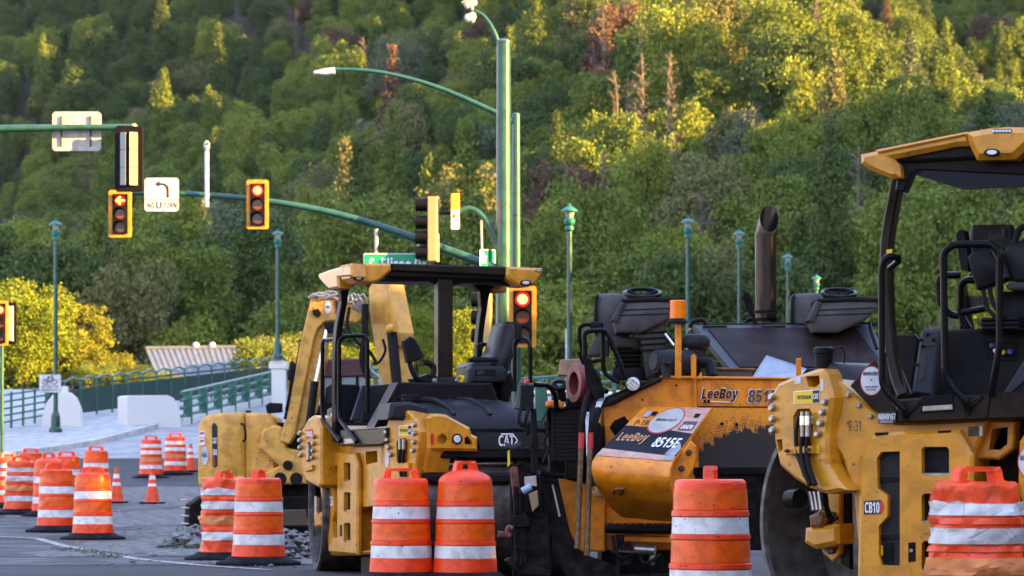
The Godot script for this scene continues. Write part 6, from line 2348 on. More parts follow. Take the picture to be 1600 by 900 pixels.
	rod(t, "far_rail", M.rail_black, [inn.pt(1500, 430, -0.9), inn.pt(1472, 430, -0.9), inn.pt(1466, 440, -0.9), inn.pt(1470, 478, -0.9), inn.pt(1488, 493, -0.9), inn.pt(1500, 493, -0.9)], 0.022, 0.07)
	rod(t, "far_rail", M.rail_black, [inn.pt(1514, 514, -0.7), inn.pt(1500, 490, -0.7), inn.pt(1501, 445, -0.7), inn.pt(1510, 437, -0.7), inn.pt(1525, 438, -0.7)], 0.022, 0.06)
	rod(t, "far_rail", M.rail_black, [inn.pt(1503, 489, -0.5), inn.pt(1540, 482, -0.5)], 0.02)
	slab_part(inn, [1494, 443, 1504, 443, 1516, 514, 1498, 514], -0.8, 0.1, 0.01, "far_post", M.black_paint, t)
	slab_part(inn, [1508, 462, 1532, 462, 1532, 484, 1508, 484], -0.85, 0.2, 0.01, "junction_box", M.dark_bronze, t)
	# front hood and filler cap beyond the yoke
	var hd := Face.new(at(1300, LEVEL, 17.6), at(1340, LEVEL, 17.4))
	seat_box(t, "front_hood", hd, [1276, 600, 1282, 572, 1296, 566, 1318, 572, 1338, 590, 1346, 600, 1330, 640, 1290, 640], 0.0, 0.8, 0.03, M.hood_grey)
	b = MB.new()
	var cap := at(1287, 566, 17.7)
	b.lathe([Vector2(0.0, -0.06), Vector2(0.05, -0.06), Vector2(0.055, 0.0), Vector2(0.057, 0.05), Vector2(0.062, 0.055), Vector2(0.062, 0.085), Vector2(0.045, 0.095), Vector2(0.0, 0.095)], cap, Vector3.UP, 20)
	part(b, "filler_cap", M.plastic_dark, t)
	hose(t, "cap_tether", M.hose_black, [cap + Vector3(0.05, 0.07, 0), cap + Vector3(0.11, 0.09, 0), cap + Vector3(0.13, 0.03, 0.0), cap + Vector3(0.11, -0.03, 0.0)], 0.005)


# ---------------------------------------------------------------- the asphalt paver

# a flat panel with a picture: tar sprayed over orange paint, thick at the bottom and speckled at its upper edge
func tar_panel(parent: Node3D, fc: Face, x0: float, y0: float, x1: float, y1: float, w: float) -> void:
	var im := Image.create(256, 256, false, Image.FORMAT_RGB8)
	var nz := FastNoiseLite.new()
	nz.seed = 31
	nz.frequency = 0.045
	nz.fractal_octaves = 5
	var nf := FastNoiseLite.new()
	nf.seed = 77
	nf.frequency = 0.35
	for y in 256:
		for x in 256:
			var e := 92.0 + nz.get_noise_2d(x * 1.6, y * 0.35) * 46.0 + nf.get_noise_2d(x * 1.3, y * 0.5) * 26.0
			if x < 70:
				e += (70 - x) * 1.1
			var tar := y > e or nf.get_noise_2d(x * 0.7 + 50, y * 0.7) > 0.62
			var g := 1.0 + nz.get_noise_2d(x * 3.0, y * 3.0) * 0.18
			var c := Color(0.9 * g, 0.545 * g, 0.03) if not tar else Color(0.13 * g, 0.1 * g, 0.095 * g)
			if not tar and y > e - 40.0 and nf.get_noise_2d(x, y * 0.3) > 0.05:
				c = c.lerp(Color(0.42, 0.22, 0.06), 0.65)
			im.set_pixel(x, y, c.clamp())
	var m := StandardMaterial3D.new()
	m.resource_name = "tarred_paint"
	m.albedo_texture = ImageTexture.create_from_image(im)
	m.roughness = 0.5
	var b := MB.new()
	var p := [fc.pt(x0, y0, w), fc.pt(x1, y0, w), fc.pt(x1, y1, w), fc.pt(x0, y1, w)]
	b.quad(p[0], p[1], p[2], p[3], fc.n)
	for i in b.v.size():
		var k := 0
		for j in 4:
			if b.v[i].distance_squared_to(p[j]) < 1e-8:
				k = j
		b.uv[i] = [Vector2(0, 0), Vector2(1, 0), Vector2(1, 1), Vector2(0, 1)][k]
	part(b, "tarred_panel", m, parent)


func operator_station(t: Node3D, dx: float, d: float, full: bool) -> void:
	var f := flat_face(1000 + dx, 1010 + dx, d)
	var P := func(q: Array) -> Array:
		var r := []
		for i in range(0, q.size(), 2):
			r.append_array([q[i] + dx, q[i + 1]])
		return r
	# seat behind the console
	seat_box(t, "seat_back", f, P.call([929, 535, 929, 466, 934, 459, 960, 457, 976, 459, 984, 475, 984, 530, 960, 540, 940, 540]), -0.45, 0.1, 0.025, M.console_grey)
	seat_box(t, "seat_shell", f, P.call([928, 500, 929, 466, 934, 459, 936, 462, 934, 470, 934, 520, 930, 524]), -0.43, 0.14, 0.012, M.plastic_dark)
	if full:
		seat_box(t, "seat_cushion", f, P.call([953, 530, 960, 526, 998, 527, 1000, 540, 990, 544, 956, 543]), -0.15, 0.45, 0.015, M.console_trim)
		for y in [546.0, 553.0, 560.0, 567.0]:
			seat_box(t, "bellows", f, P.call([964, y, 1000, y, 1003, y + 6, 961, y + 6]), -0.18, 0.35, 0.01, M.dirty_black)
		seat_box(t, "seat_foot", f, P.call([958, 574, 1006, 574, 1010, 594, 956, 594]), -0.16, 0.4, 0.01, M.plastic_dark)
		seat_box(t, "side_pod", f, P.call([918, 553, 929, 530, 952, 528, 952, 556, 921, 557]), -0.3, 0.2, 0.012, M.console_trim)
		seat_box(t, "armrest", f, P.call([921, 505, 924, 502, 943, 503, 943, 511, 938, 514, 922, 514]), 0.05, 0.1, 0.01, M.plastic_dark)
	# console: deep tray on a ribbed column, dark lid, steering wheel
	seat_box(t, "console", f, P.call([958, 497, 971, 470, 1050, 468, 1068, 470, 1064, 482, 1046, 500, 1002, 520, 964, 519]), 0.0, 0.5, 0.02, M.console_grey)
	for q in [[966, 484, 1060, 480], [962, 492, 1055, 489]]:
		slab_part(f, P.call([q[0], q[1], q[2], q[3], q[2], q[3] + 1.5, q[0], q[1] + 1.5]), 0.006, 0.01, 0.0, "console_groove", M.plastic_dark, t)
	slab_part(f, P.call([956, 500, 970, 470, 977, 474, 964, 506]), 0.03, 0.3, 0.01, "console_side", M.console_trim, t)
	slab_part(f, P.call([969, 472, 970, 467, 1020, 464, 1066, 465, 1068, 471, 1020, 470]), 0.02, 0.55, 0.006, "console_lid", M.plastic_dark, t)
	steering_wheel(t, at(1004 + dx, 458, d + 0.25), 0.14, 0.3, M.rail_black)
	if full:
		seat_box(t, "console_column", f, P.call([1000, 522, 1008, 500, 1040, 500, 1041, 548, 1044, 590, 1010, 590, 1004, 545]), -0.06, 0.3, 0.02, M.console_trim)
		for y in [517.0, 526.0, 535.0, 544.0]:
			slab_part(f, P.call([1001, y + 2, 1041, y, 1041, y + 2.2, 1001, y + 4.2]), -0.045, 0.2, 0.003, "column_rib", M.plastic_dark, t)


func build_paver() -> void:
	var f := flat_face(1040, 1060, 22.5)
	var t := thing("asphalt_paver", "orange asphalt paver with twin consoles, screed and tall exhaust stack", "paver", Vector3(at(1040, LEVEL, 23.5).x, 0, -23.5))
	var b := MB.new()
	# side wall
	slab(b, f, [941, 634, 1000, 605, 1034, 590, 1290, 592, 1290, 860, 946, 860, 946, 720], 0.0, 1.7, 0.012)
	var wall := part(b, "side_wall", M.paver_orange, t)
	tar_panel(wall, f, 1092, 636, 1289, 730, 0.004)
	slab_part(f, [1084, 730, 1289, 730, 1289, 742, 1084, 742], 0.03, 0.03, 0.006, "wall_ledge", M.dirty_black, wall)
	slab_part(f, [1086, 742, 1289, 742, 1289, 860, 1086, 860], 0.012, 0.02, 0.0, "lower_plate", M.dirty_black, wall)
	slab_part(f, [1083, 588, 1089, 588, 1089, 660, 1083, 655], 0.03, 0.03, 0.005, "wall_rib", M.paver_orange, wall)
	slab_part(f, [1032, 587, 1290, 590, 1290, 593.5, 1032, 591], 0.03, 0.12, 0.004, "wall_lip", M.paver_orange, wall)
	slab_part(f, [1091, 634.5, 1289, 635.5, 1289, 637, 1091, 636.5], 0.008, 0.01, 0.0, "wall_seam", M.dirty_black, wall)
	bolt_row(wall, f, [1101, 627, 1107, 627, 1128, 662, 1151, 663], 0.009, 0.004, M.dirty_black)
	# maker's name with a pale edge
	for q in [["print_white", 0.0, 0.006], ["navy", 0.0, 0.009]]:
		var e := 1.2 if q[0] == "print_white" else 0.0
		letters(wall, f, "LeeBoy", 1097 - e, 607 - e, 1153 + e, 628 + e, q[2], M[q[0]], true, 0.2)
		letters(wall, f, "8515", 1169 - e, 609 - e, 1214 + e, 629 + e, q[2], M["cab_maroon" if q[0] == "navy" else q[0]], true, 0.12)
	slab_part(f, [1097, 626.5, 1140, 627.5, 1140, 629, 1097, 628], 0.012, 0.006, 0.0, "name_rule", M.print_white, wall)
	slab_part(f, [952, 668, 960, 657, 976, 650, 985, 662, 978, 676, 962, 682], 0.003, 0.006, 0.0, "tar_patch", M.dirty_black, wall)
	# slotted strip along the slope, lamp
	var vs := slab_part(f, [940, 636, 946, 620, 1000, 597, 1034, 589, 1034, 595, 1000, 611, 960, 632], 0.05, 0.3, 0.008, "slope_grille", M.black_paint, t)
	for i in 22:
		var k := i / 21.0
		var x := lerpf(953.0, 1030.0, k)
		var y := lerpf(622.0, 591.0, k)
		slab_part(f, [x, y, x + 1.4, y - 0.5, x + 1.4 - 3, y + 7 - 4 * k, x - 3, y + 7.5 - 4 * k], 0.056, 0.008, 0.0, "grille_slat", M.dark_bronze, vs)
	b = MB.new()
	boss(b, f, 989, 600, 0.062, 0.1, 0.05, 22)
	var wl := part(b, "work_lamp", M.plastic_dark, t)
	b = MB.new()
	boss(b, f, 989, 600, 0.052, 0.148, 0.012, 22)
	part(b, "lens", M.lamp_clear, wl)
	for q in [[989, 600], [985.5, 597], [992.5, 597], [985.5, 603.5], [992.5, 603.5], [989, 594], [989, 606], [982, 600], [996, 600]]:
		b = MB.new()
		boss(b, f, q[0], q[1], 0.011, 0.159, 0.006, 8)
		part(b, "reflector", M.chrome, wl)
	# bent cover sheet
	var sec := [[1007, 635, 1113, 637, 22.35], [967, 675, 1081, 681, 21.95], [931, 712, 1051, 721, 21.58], [925, 722, 1047, 732, 21.48], [924, 735, 1046, 745, 21.44], [928, 752, 1047, 762, 21.47], [938, 772, 1050, 783, 21.62], [952, 791, 1053, 801, 21.82], [970, 806, 1058, 814, 22.1]]
	var rows := []
	for s in sec:
		var row := []
		for j in 7:
			row.append(at(lerpf(s[0], s[2], j / 6.0), lerpf(s[1], s[3], j / 6.0), s[4]))
		rows.append(row)
	b = MB.new()
	loft(b, rows, Vector3(0.01, -0.012, -0.018))
	b.soft(58.0)
	var cov := part(b, "curved_cover", M.paver_orange, t)
	var cf := flat_face(1060, 1080, 21.75)
	slab_part(cf, [1048, 730, 1080, 688, 1088, 697, 1089, 712, 1084, 732, 1072, 752, 1060, 775, 1052, 790, 1048, 765], 0.0, 0.05, 0.008, "cover_end", M.paver_orange, cov)
	bolt_row(cov, cf, [1076, 707, 1065, 732], 0.018, 0.0, M.dark_bronze)
	# printed areas on its flat part
	var tl := at(1007, 635, 22.35)
	var tr := at(1113, 637, 22.35)
	var bl := at(931, 712, 21.58)
	var br := at(1051, 721, 21.58)
	var on := func(s: float, k: float) -> Vector3: return tl.lerp(tr, s).lerp(bl.lerp(br, s), k)
	var nn := (tr - tl).cross(tl - bl).normalized()
	if nn.z < 0.0:
		nn = -nn
	var patch := func(q: Array, lift: float, called: String, m: Material) -> void:
		var pb := MB.new()
		var ctr := Vector3.ZERO
		for i in range(0, q.size(), 2):
			ctr += on.call(q[i], q[i + 1])
		ctr /= q.size() / 2.0
		for i in range(0, q.size(), 2):
			var j := (i + 2) % q.size()
			pb.flat(ctr + nn * lift, on.call(q[i], q[i + 1]) + nn * lift, on.call(q[j], q[j + 1]) + nn * lift, nn)
		part(pb, called, m, cov)
	patch.call([0.44, 0.02, 0.99, 0.02, 0.985, 0.1, 0.99, 0.5, 0.42, 0.42], 0.003, "peach_panel", M.peach)
	patch.call([0.0, 0.4, 0.42, 0.42, 0.99, 0.5, 0.995, 0.92, 0.0, 0.86], 0.004, "dark_panel", M.navy)
	patch.call([0.0, 0.86, 0.995, 0.92, 0.995, 1.0, 0.0, 1.0], 0.004, "peach_stripe", M.peach)
	var ell := []
	for i in 24:
		ell.append_array([0.5 + cos(TAU * i / 24.0) * 0.22, 0.28 + sin(TAU * i / 24.0) * 0.26])
	patch.call(ell, 0.006, "badge_rim", M.print_red)
	ell = []
	for i in 24:
		ell.append_array([0.5 + cos(TAU * i / 24.0) * 0.205, 0.28 + sin(TAU * i / 24.0) * 0.24])
	patch.call(ell, 0.008, "badge", M.sign_back)
	patch.call([0.76, 0.28, 0.955, 0.28, 0.955, 0.45, 0.76, 0.45], 0.006, "code_plate", M.cab_maroon)
	patch.call([0.12, 0.1, 0.2, 0.1, 0.2, 0.22, 0.12, 0.22], 0.006, "notice", M.pale_blue)
	patch.call([0.2, 0.11, 0.28, 0.11, 0.28, 0.19, 0.22, 0.19], 0.006, "slot", M.mesh_black)
	patch.call([0.83, 0.13, 0.91, 0.13, 0.91, 0.21, 0.84, 0.21], 0.006, "slot", M.mesh_black)
	patch.call([0.85, 0.8, 0.93, 0.68, 0.99, 0.78, 0.97, 1.0, 0.86, 1.0, 0.9, 0.92, 0.84, 0.9], 0.0065, "scraped_paint", M.steel)
	var uu := (on.call(1.0, 0.5) - on.call(0.0, 0.5)).normalized() as Vector3
	var vv := (on.call(0.5, 0.0) - on.call(0.5, 1.0)).normalized() as Vector3
	var span := (on.call(1.0, 0.5) - on.call(0.0, 0.5)).length() as float
	letters_at(cov, "LeeBoy", on.call(0.07, 0.76) + nn * 0.006, uu, vv, span * 0.4, 0.2, M.tan_print, true, 0.0)
	letters_at(cov, "8515E", on.call(0.58, 0.78) + nn * 0.006, uu, vv, span * 0.34, 0.17, M.print_white, true, 0.0)
	letters_at(cov, "P-19", on.call(0.1, 0.38) + nn * 0.005, uu, vv, span * 0.17, 0.09, M.print_black, false, 0.0)
	letters_at(cov, "U0470", on.call(0.78, 0.43) + nn * 0.008, uu, vv, span * 0.15, 0.075, M.print_white, true, 0.0)
	letters_at(cov, "MAGGIORA & GHILOTTI", on.call(0.36, 0.3) + nn * 0.009, uu, vv, span * 0.28, 0.045, M.print_black, true, 0.0)
	# grab handles below it
	rod(cov, "grab_handle", M.label_brown, [at(958, 772, 21.6), at(961, 764, 21.45), at(975, 764, 21.45), at(970, 773, 21.6)], 0.012, 0.02)
	slab_part(f, [925, 770, 933, 763, 944, 765, 940, 776, 930, 776], 0.7, 0.06, 0.008, "cover_catch", M.cardboard, cov)
	# undercarriage: rubber track edge, beam, cylinder
	slab_part(f, [946, 812, 1060, 818, 1060, 932, 900, 932, 940, 880], -0.05, 1.2, 0.01, "undercarriage", M.dirty_black, t)
	for i in 9:
		var x := 952.0 + i * 12.0
		slab_part(f, [x, 818, x + 8, 818.5, x + 8, 829, x, 828], 0.3, 0.3, 0.008, "track_pad", M.tar_steel, t)
	rod(t, "track_shaft", M.black_paint, [at(945, 826, 22.15), at(1056, 828, 22.15)], 0.035)
	slab_part(f, [972, 837, 1056, 839, 1056, 849, 972, 846], 0.25, 0.3, 0.006, "track_beam", M.paver_orange, t)
	rod(t, "cylinder", M.steel, [at(991, 858, 22.0), at(1022, 860, 22.0)], 0.04)
	slab_part(f, [1014, 853, 1025, 852, 1026, 868, 1022, 884, 1012, 882, 1016, 866], 0.5, 0.12, 0.01, "cylinder_head", M.steel, t)
	rod(t, "push_rod", M.dark_bronze, [at(955, 861, 22.0), at(992, 863, 22.0)], 0.014)
	slab_part(f, [976, 848, 986, 846, 992, 866, 984, 884, 972, 884, 977, 864], 0.5, 0.08, 0.008, "lever_plate", M.tar_steel, t)
	slab_part(f, [962, 835, 976, 836, 974, 866, 968, 900, 960, 900, 964, 862], 0.46, 0.06, 0.008, "hanger", M.tar_steel, t)
	hose(t, "hydraulic_hose", M.hose_black, [at(1000, 868, 22.0), at(1006, 880, 21.95), at(1020, 876, 21.95), at(1032, 866, 22.0)], 0.015)
	hose(t, "hydraulic_hose", M.hose_black, [at(958, 838, 22.0), at(961, 860, 21.95), at(972, 872, 21.95), at(985, 868, 22.0)], 0.015)
	slab_part(f, [908, 900, 1060, 896, 1060, 932, 908, 932], 0.5, 0.3, 0.01, "lower_beam", M.tar_steel, t)
	# tow arm and screed end
	slab_part(f, [846, 744, 862, 740, 872, 748, 893, 842, 912, 866, 965, 884, 965, 912, 890, 912, 872, 880, 858, 820], 0.45, 0.1, 0.012, "tow_arm", M.tar_steel, t)
	slab_part(f, [862, 758, 864.5, 757, 876, 806, 873, 808], 0.456, 0.01, 0.0, "arm_scale", M.sign_back, t)
	slab_part(f, [812, 738, 846, 742, 858, 800, 862, 896, 828, 896, 816, 860], 0.55, 0.08, 0.012, "end_gate", M.tar_steel, t)
	slab_part(f, [796, 735, 800, 728, 809, 730, 812, 760, 822, 840, 822, 880, 812, 870, 804, 800], 0.6, 0.06, 0.01, "end_gate_edge", M.tar_red, t)
	slab_part(f, [822, 742, 842, 740, 852, 782, 850, 812, 834, 804, 826, 780], 0.57, 0.03, 0.006, "gate_shield", M.tar_steel, t)
	slab_part(f, [788, 876, 796, 872, 860, 892, 862, 902, 812, 898], 0.62, 0.3, 0.01, "gate_shoe", M.tar_steel, t)
	slab_part(f, [778, 830, 792, 832, 796, 840, 778, 840], 0.4, 0.2, 0.01, "screed_toe", M.tar_red, t)
	slab_part(f, [796, 738, 812, 720, 850, 732, 868, 745, 860, 900, 800, 905], 0.2, 1.0, 0.01, "screed_body", M.dirty_black, t)
	slab_part(f, [819, 745, 838, 743, 839, 760, 820, 758], 0.62, 0.02, 0.003, "notice", M.sign_back, t)
	slab_part(f, [793, 705, 797, 702, 797, 726, 793, 730], 0.62, 0.03, 0.003, "notice", M.label_yellow, t)
	for q in [[806, 760, 808, 880], [813, 770, 815, 885], [820, 800, 819, 870]]:
		rod(t, "gate_screw", M.dirty_black, [at(q[0], q[1], 21.85), at(q[2], q[3], 21.85)], 0.022)
	slab_part(f, [800, 806, 822, 804, 830, 812, 830, 824, 802, 826], 0.68, 0.1, 0.01, "screw_block", M.dirty_black, t)
	slab_part(f, [803, 838, 824, 840, 824, 862, 805, 858], 0.68, 0.08, 0.01, "screw_block", M.dirty_black, t)
	hose(t, "hook", M.tar_red, [at(797, 838, 21.8), at(793, 832, 21.8), at(795, 824, 21.8), at(801, 826, 21.8)], 0.02)
	b = MB.new()
	var coil := PackedVector3Array()
	for i in 73:
		var k := i / 72.0
		coil.append(at(847 + cos(k * 75.0) * 3.4, lerpf(742.0, 800.0, k), 21.8 + sin(k * 75.0) * 0.017))
	b.tube(coil, 0.006, -1.0, 5)
	part(b, "spring", M.dirty_black, t)
	rod(t, "torch", M.pale_blue, [at(816, 768, 21.7), at(830, 760, 21.7)], 0.028)
	slab_part(f, [826, 772, 840, 766, 842, 790, 832, 800], 0.7, 0.05, 0.006, "torch_bracket", M.cardboard, t)
	# screed post with its control box
	slab_part(f, [829, 640, 838, 638, 842, 738, 830, 740], 0.6, 0.08, 0.008, "control_post", M.black_paint, t)
	slab_part(f, [803, 638, 812, 594, 833, 599, 835, 618, 824, 642, 808, 640], 0.7, 0.12, 0.012, "control_box", M.console_grey, t)
	slab_part(f, [814, 602, 834, 602, 834, 640, 812, 642], 0.71, 0.08, 0.008, "control_face", M.plastic_dark, t)
	b = MB.new()
	b.lathe([Vector2(0.0, 0.0), Vector2(0.02, 0.0), Vector2(0.02, 0.02), Vector2(0.014, 0.03), Vector2(0.0, 0.032)], at(823, 599, 21.75), Vector3.UP, 12)
	part(b, "stop_button", M.red_lens, t)
	hose(t, "control_cable", M.hose_black, [at(812, 642, 21.75), at(810, 656, 21.7), at(818, 665, 21.7), at(822, 650, 21.7), at(826, 640, 21.75)], 0.016)
	hose(t, "curly_cable", M.hose_black, [at(852, 660, 21.8), at(856, 676, 21.8), at(850, 690, 21.8), at(856, 704, 21.8), at(848, 722, 21.8)], 0.012)
	slab_part(f, [788, 690, 800, 694, 815, 690, 815, 698, 803, 703, 790, 701], 0.65, 0.1, 0.012, "lamp_bracket", M.console_trim, t)
	slab_part(f, [816, 664, 832, 656, 836, 672, 822, 682], 0.55, 0.12, 0.012, "pivot_block", M.plastic_dark, t)
	rod(t, "handrail", M.rail_black, [at(836, 601, 21.9), at(858, 602, 22.0), at(868, 618, 22.1), at(870, 640, 22.2)], 0.02, 0.06)
	rod(t, "handrail", M.rail_black, [at(842, 738, 21.8), at(858, 742, 21.9), at(880, 744, 22.0)], 0.022, 0.04)
	# cooler with perforated guards
	slab_part(f, [853, 636, 914, 634, 918, 760, 860, 745], 0.1, 0.9, 0.012, "cooler_case", M.dirty_black, t)
	for g in [[865, 643, 905, 719, 8, 12], [886, 723, 907, 747, 5, 4]]:
		var gd := slab_part(f, [g[0], g[1], g[2], g[1] - 2, g[2], g[3], g[0], g[3]], 0.19, 0.02, 0.0, "guard_backing", M.console_trim, t)
		for i in g[4] + 1:
			var x := lerpf(g[0], g[2], float(i) / g[4])
			slab_part(f, [x - 1.0, g[1] - 2, x + 1.0, g[1] - 2, x + 1.0, g[3], x - 1.0, g[3]], 0.2, 0.01, 0.0, "guard_bar", M.black_paint, gd)
		for i in g[5] + 1:
			var y := lerpf(g[1], g[3], float(i) / g[5])
			slab_part(f, [g[0], y - 1.0, g[2], y - 1.0, g[2], y + 1.0, g[0], y + 1.0], 0.2035, 0.01, 0.0, "guard_bar", M.black_paint, gd)
		slab_part(f, [g[2] - 1, g[1] - 4, g[2] + 3, g[1] - 4, g[2] + 3, g[3] + 2, g[2] - 1, g[3] + 2], 0.21, 0.03, 0.004, "guard_frame", M.black_paint, gd)
		slab_part(f, [g[0] - 3, g[1] - 2, g[0] + 1, g[1] - 2, g[0] + 1, g[3] + 2, g[0] - 3, g[3] + 2], 0.21, 0.03, 0.004, "guard_frame", M.black_paint, gd)
	slab_part(f, [866, 752, 876, 740, 916, 750, 946, 780, 946, 862, 908, 862, 888, 830], 0.1, 0.3, 0.012, "rear_side", M.paver_orange, t)
	slab_part(f, [932, 690, 945, 664, 946, 720, 942, 780, 932, 760], 0.16, 0.2, 0.012, "rear_edge", M.dirty_black, t)
	slab_part(f, [852, 628, 872, 624, 882, 630, 880, 638, 853, 636], 0.3, 0.2, 0.01, "tail_bar", M.paver_orange, t)
	b = MB.new()
	b.box(at(858, 631, 22.1), Vector3(0.05, 0.05, 0.05), 0.012)
	part(b, "tail_lamp", M.amber_lens, t)
	slab_part(f, [929, 664, 937, 660, 942, 668, 940, 700, 930, 704], 0.25, 0.1, 0.01, "valve_box", M.plastic_dark, t)
	rod(t, "exhaust_hose", M.hose_black, [at(930, 760, 22.2), at(930, 700, 22.2), at(928, 660, 22.2), at(935, 640, 22.3)], 0.03, 0.1)
	# shovels leaning on the side
	for q in [[[917, 622, 21.95], [908, 700, 21.9], [902, 857, 21.8]], [[927, 628, 22.0], [922, 700, 21.9], [917, 868, 21.8]]]:
		var sh := thing("shovel", "wooden handled shovel with a broad dirty blade leaning on the paver" if q[0][0] < 920.0 else "wooden handled shovel with a narrow blade next to the broad bladed one", "shovel", at(q[2][0], q[2][1], q[2][2]), 0.0, "shovels on the paver")
		b = MB.new()
		b.tube(PackedVector3Array([at(q[1][0], q[1][1], q[1][2]), at(q[2][0], q[2][1], q[2][2])]), 0.021, 0.024, 10)
		part(b, "handle", M.wood_handle, sh)
		b = MB.new()
		b.tube(spline([at(q[1][0] + 0.8, q[1][1] - 22, q[1][2]), at(q[1][0] + 3, q[1][1] - 50, q[1][2]), at(q[0][0], q[0][1], q[0][2]), at(q[0][0] + 10, q[0][1] - 16, q[0][2])], 4), 0.021, 0.026, 10)
		part(b, "socket", M.tar_steel, sh)
		b = MB.new()
		b.tube(PackedVector3Array([at(q[1][0] + 0.9, q[1][1] - 24, q[1][2]), at(q[1][0], q[1][1] + 1, q[1][2])]), 0.0235, -1.0, 10)
		part(b, "red_tape", M.label_red, sh)
		var sf := flat_face(q[0][0], q[0][0] + 10, q[0][2])
		if q[0][0] < 920.0:
			slab_part(sf, [912, 562, 922, 560, 945, 612, 944, 622, 930, 624, 916, 600], 0.05, 0.012, 0.004, "blade", M.dirty_black, sh)
		else:
			slab_part(sf, [926, 584, 936, 588, 946, 612, 940, 620, 928, 612], -0.03, 0.012, 0.004, "blade", M.tar_steel, sh)
	# hose reel, box, little wheel
	b = MB.new()
	var rc := at(900, 599, 22.1)
	var rax := Vector3(-0.92, 0, 0.39)
	b.lathe([Vector2(0.085, -0.05), Vector2(0.145, -0.05), Vector2(0.15, 0.0), Vector2(0.145, 0.02), Vector2(0.09, 0.02), Vector2(0.085, -0.05)], rc, rax, 32)
	var reel := part(b, "hose_reel", M.red_reel, t)
	b = MB.new()
	b.lathe([Vector2(0.0, -0.06), Vector2(0.12, -0.06), Vector2(0.12, -0.16), Vector2(0.0, -0.16)], rc, rax, 24)
	b.lathe([Vector2(0.0, -0.03), Vector2(0.075, -0.04), Vector2(0.0, -0.045)], rc, rax, 20)
	part(b, "coiled_hose", M.hose_black, reel)
	slab_part(f, [886, 622, 925, 618, 932, 632, 925, 642, 884, 640], 0.1, 0.4, 0.01, "reel_bracket", M.dirty_black, t)
	var bx := thing("cardboard_box", "tan cardboard box sitting behind the red hose reel", "box", at(890, 588, 22.7))
	slab_part(f, [872, 586, 876, 562, 911, 560, 912, 588], -0.2, 0.25, 0.006, "carton", M.cardboard, bx)
	b = MB.new()
	b.tube(PackedVector3Array([at(872, 574, 22.74), at(911, 572, 22.74)]), 0.004, -1.0, 5)
	part(b, "flap_edge", M.wood_handle, bx)
	steering_wheel(t, at(874, 602, 22.6), 0.055, 0.6, M.rail_black)
	slab_part(f, [866, 604, 882, 604, 886, 626, 862, 628], -0.15, 0.3, 0.015, "rear_pod", M.plastic_dark, t)
	slab_part(f, [836, 600, 852, 590, 858, 640, 846, 660, 834, 660], 0.2, 0.06, 0.01, "rear_panel", M.rail_green, t)
	# handrails round the near station
	rod(t, "handrail", M.rail_black, [at(923, 566, 22.3), at(914, 560, 22.3), at(913, 521, 22.3), at(921, 517, 22.3), at(945, 516, 22.3), at(951, 524, 22.3), at(979, 592, 22.3)], 0.02, 0.05, 10)
	rod(t, "handrail", M.rail_black, [at(911, 552, 22.5), at(905, 528, 22.5), at(905, 512, 22.5), at(912, 507, 22.5), at(924, 507, 22.5)], 0.018, 0.05, 10)
	rod(t, "handrail", M.rail_black, [at(941.5, 517, 22.35), at(942, 574, 22.35), at(947, 586, 22.35), at(967, 598, 22.3)], 0.018, 0.06, 10)
	rod(t, "handrail", M.rail_black, [at(916, 566, 22.35), at(940, 562, 22.35)], 0.016)
	rod(t, "handrail", M.rail_black, [at(905, 550, 22.6), at(917, 578, 22.6), at(933, 603, 22.6), at(948, 612, 22.5)], 0.02, 0.07, 10)
	# operator stations
	operator_station(t, 0.0, 22.7, true)
	operator_station(t, 307.0, 24.0, false)
	# air cleaner
	var ac := at(1032, 566, 22.55)
	b = MB.new()
	b.lathe([Vector2(0.0, 0.0), Vector2(0.085, 0.0), Vector2(0.1, -0.02), Vector2(0.1, -0.33), Vector2(0.085, -0.36), Vector2(0.0, -0.36)], ac + Vector3(-0.05, 0, 0), Vector3(-0.88, 0, 0.47), 26)
	var cl := part(b, "air_cleaner", M.plastic_grey, t)
	b = MB.new()
	b.lathe([Vector2(0.0, 0.012), Vector2(0.02, 0.012), Vector2(0.06, 0.014), Vector2(0.066, 0.004), Vector2(0.066, 0.0)], ac + Vector3(-0.05, 0, 0), Vector3(-0.88, 0, 0.47), 22)
	part(b, "cleaner_cover", M.console_trim, cl)
	b = MB.new()
	b.lathe([Vector2(0.0, -0.05), Vector2(0.11, -0.05), Vector2(0.115, 0.0), Vector2(0.1, 0.04), Vector2(0.05, 0.055), Vector2(0.0, 0.058)], at(1087, 533, 22.8), Vector3.UP, 26, true)
	b.lathe([Vector2(0.06, -0.14), Vector2(0.06, -0.05)], at(1087, 533, 22.8), Vector3.UP, 20)
	part(b, "intake_cap", M.plastic_grey, t)
	rod(t, "exhaust_stub", M.plastic_grey, [at(1041, 590, 22.3), at(1041, 566, 22.3), at(1044, 561, 22.2)], 0.036, 0.03, 14)
	rod(t, "intake_elbow", M.hose_black, [at(1092, 566, 22.6), at(1110, 567, 22.6), at(1113, 590, 22.5)], 0.045, 0.08, 14)
	seat_box(t, "engine_block", f, [1062, 552, 1094, 546, 1100, 592, 1060, 592], -0.3, 0.4, 0.02, M.plastic_dark)
	rod(t, "shock_absorber", M.chrome, [at(1038, 522, 22.6), at(1052, 540, 22.6)], 0.016)
	# beacon on its orange post
	slab_part(f, [1055, 505, 1065, 505, 1065, 592, 1055, 592], 0.12, 0.04, 0.005, "beacon_post", M.paver_orange, t)
	b = MB.new()
	var bc := at(1059, 505, 22.4)
	b.lathe([Vector2(0.0, 0.0), Vector2(0.078, 0.0), Vector2(0.08, 0.008), Vector2(0.066, 0.035), Vector2(0.0, 0.04)], bc, Vector3.UP, 22)
	var bn := part(b, "beacon", M.plastic_dark, t)
	b = MB.new()
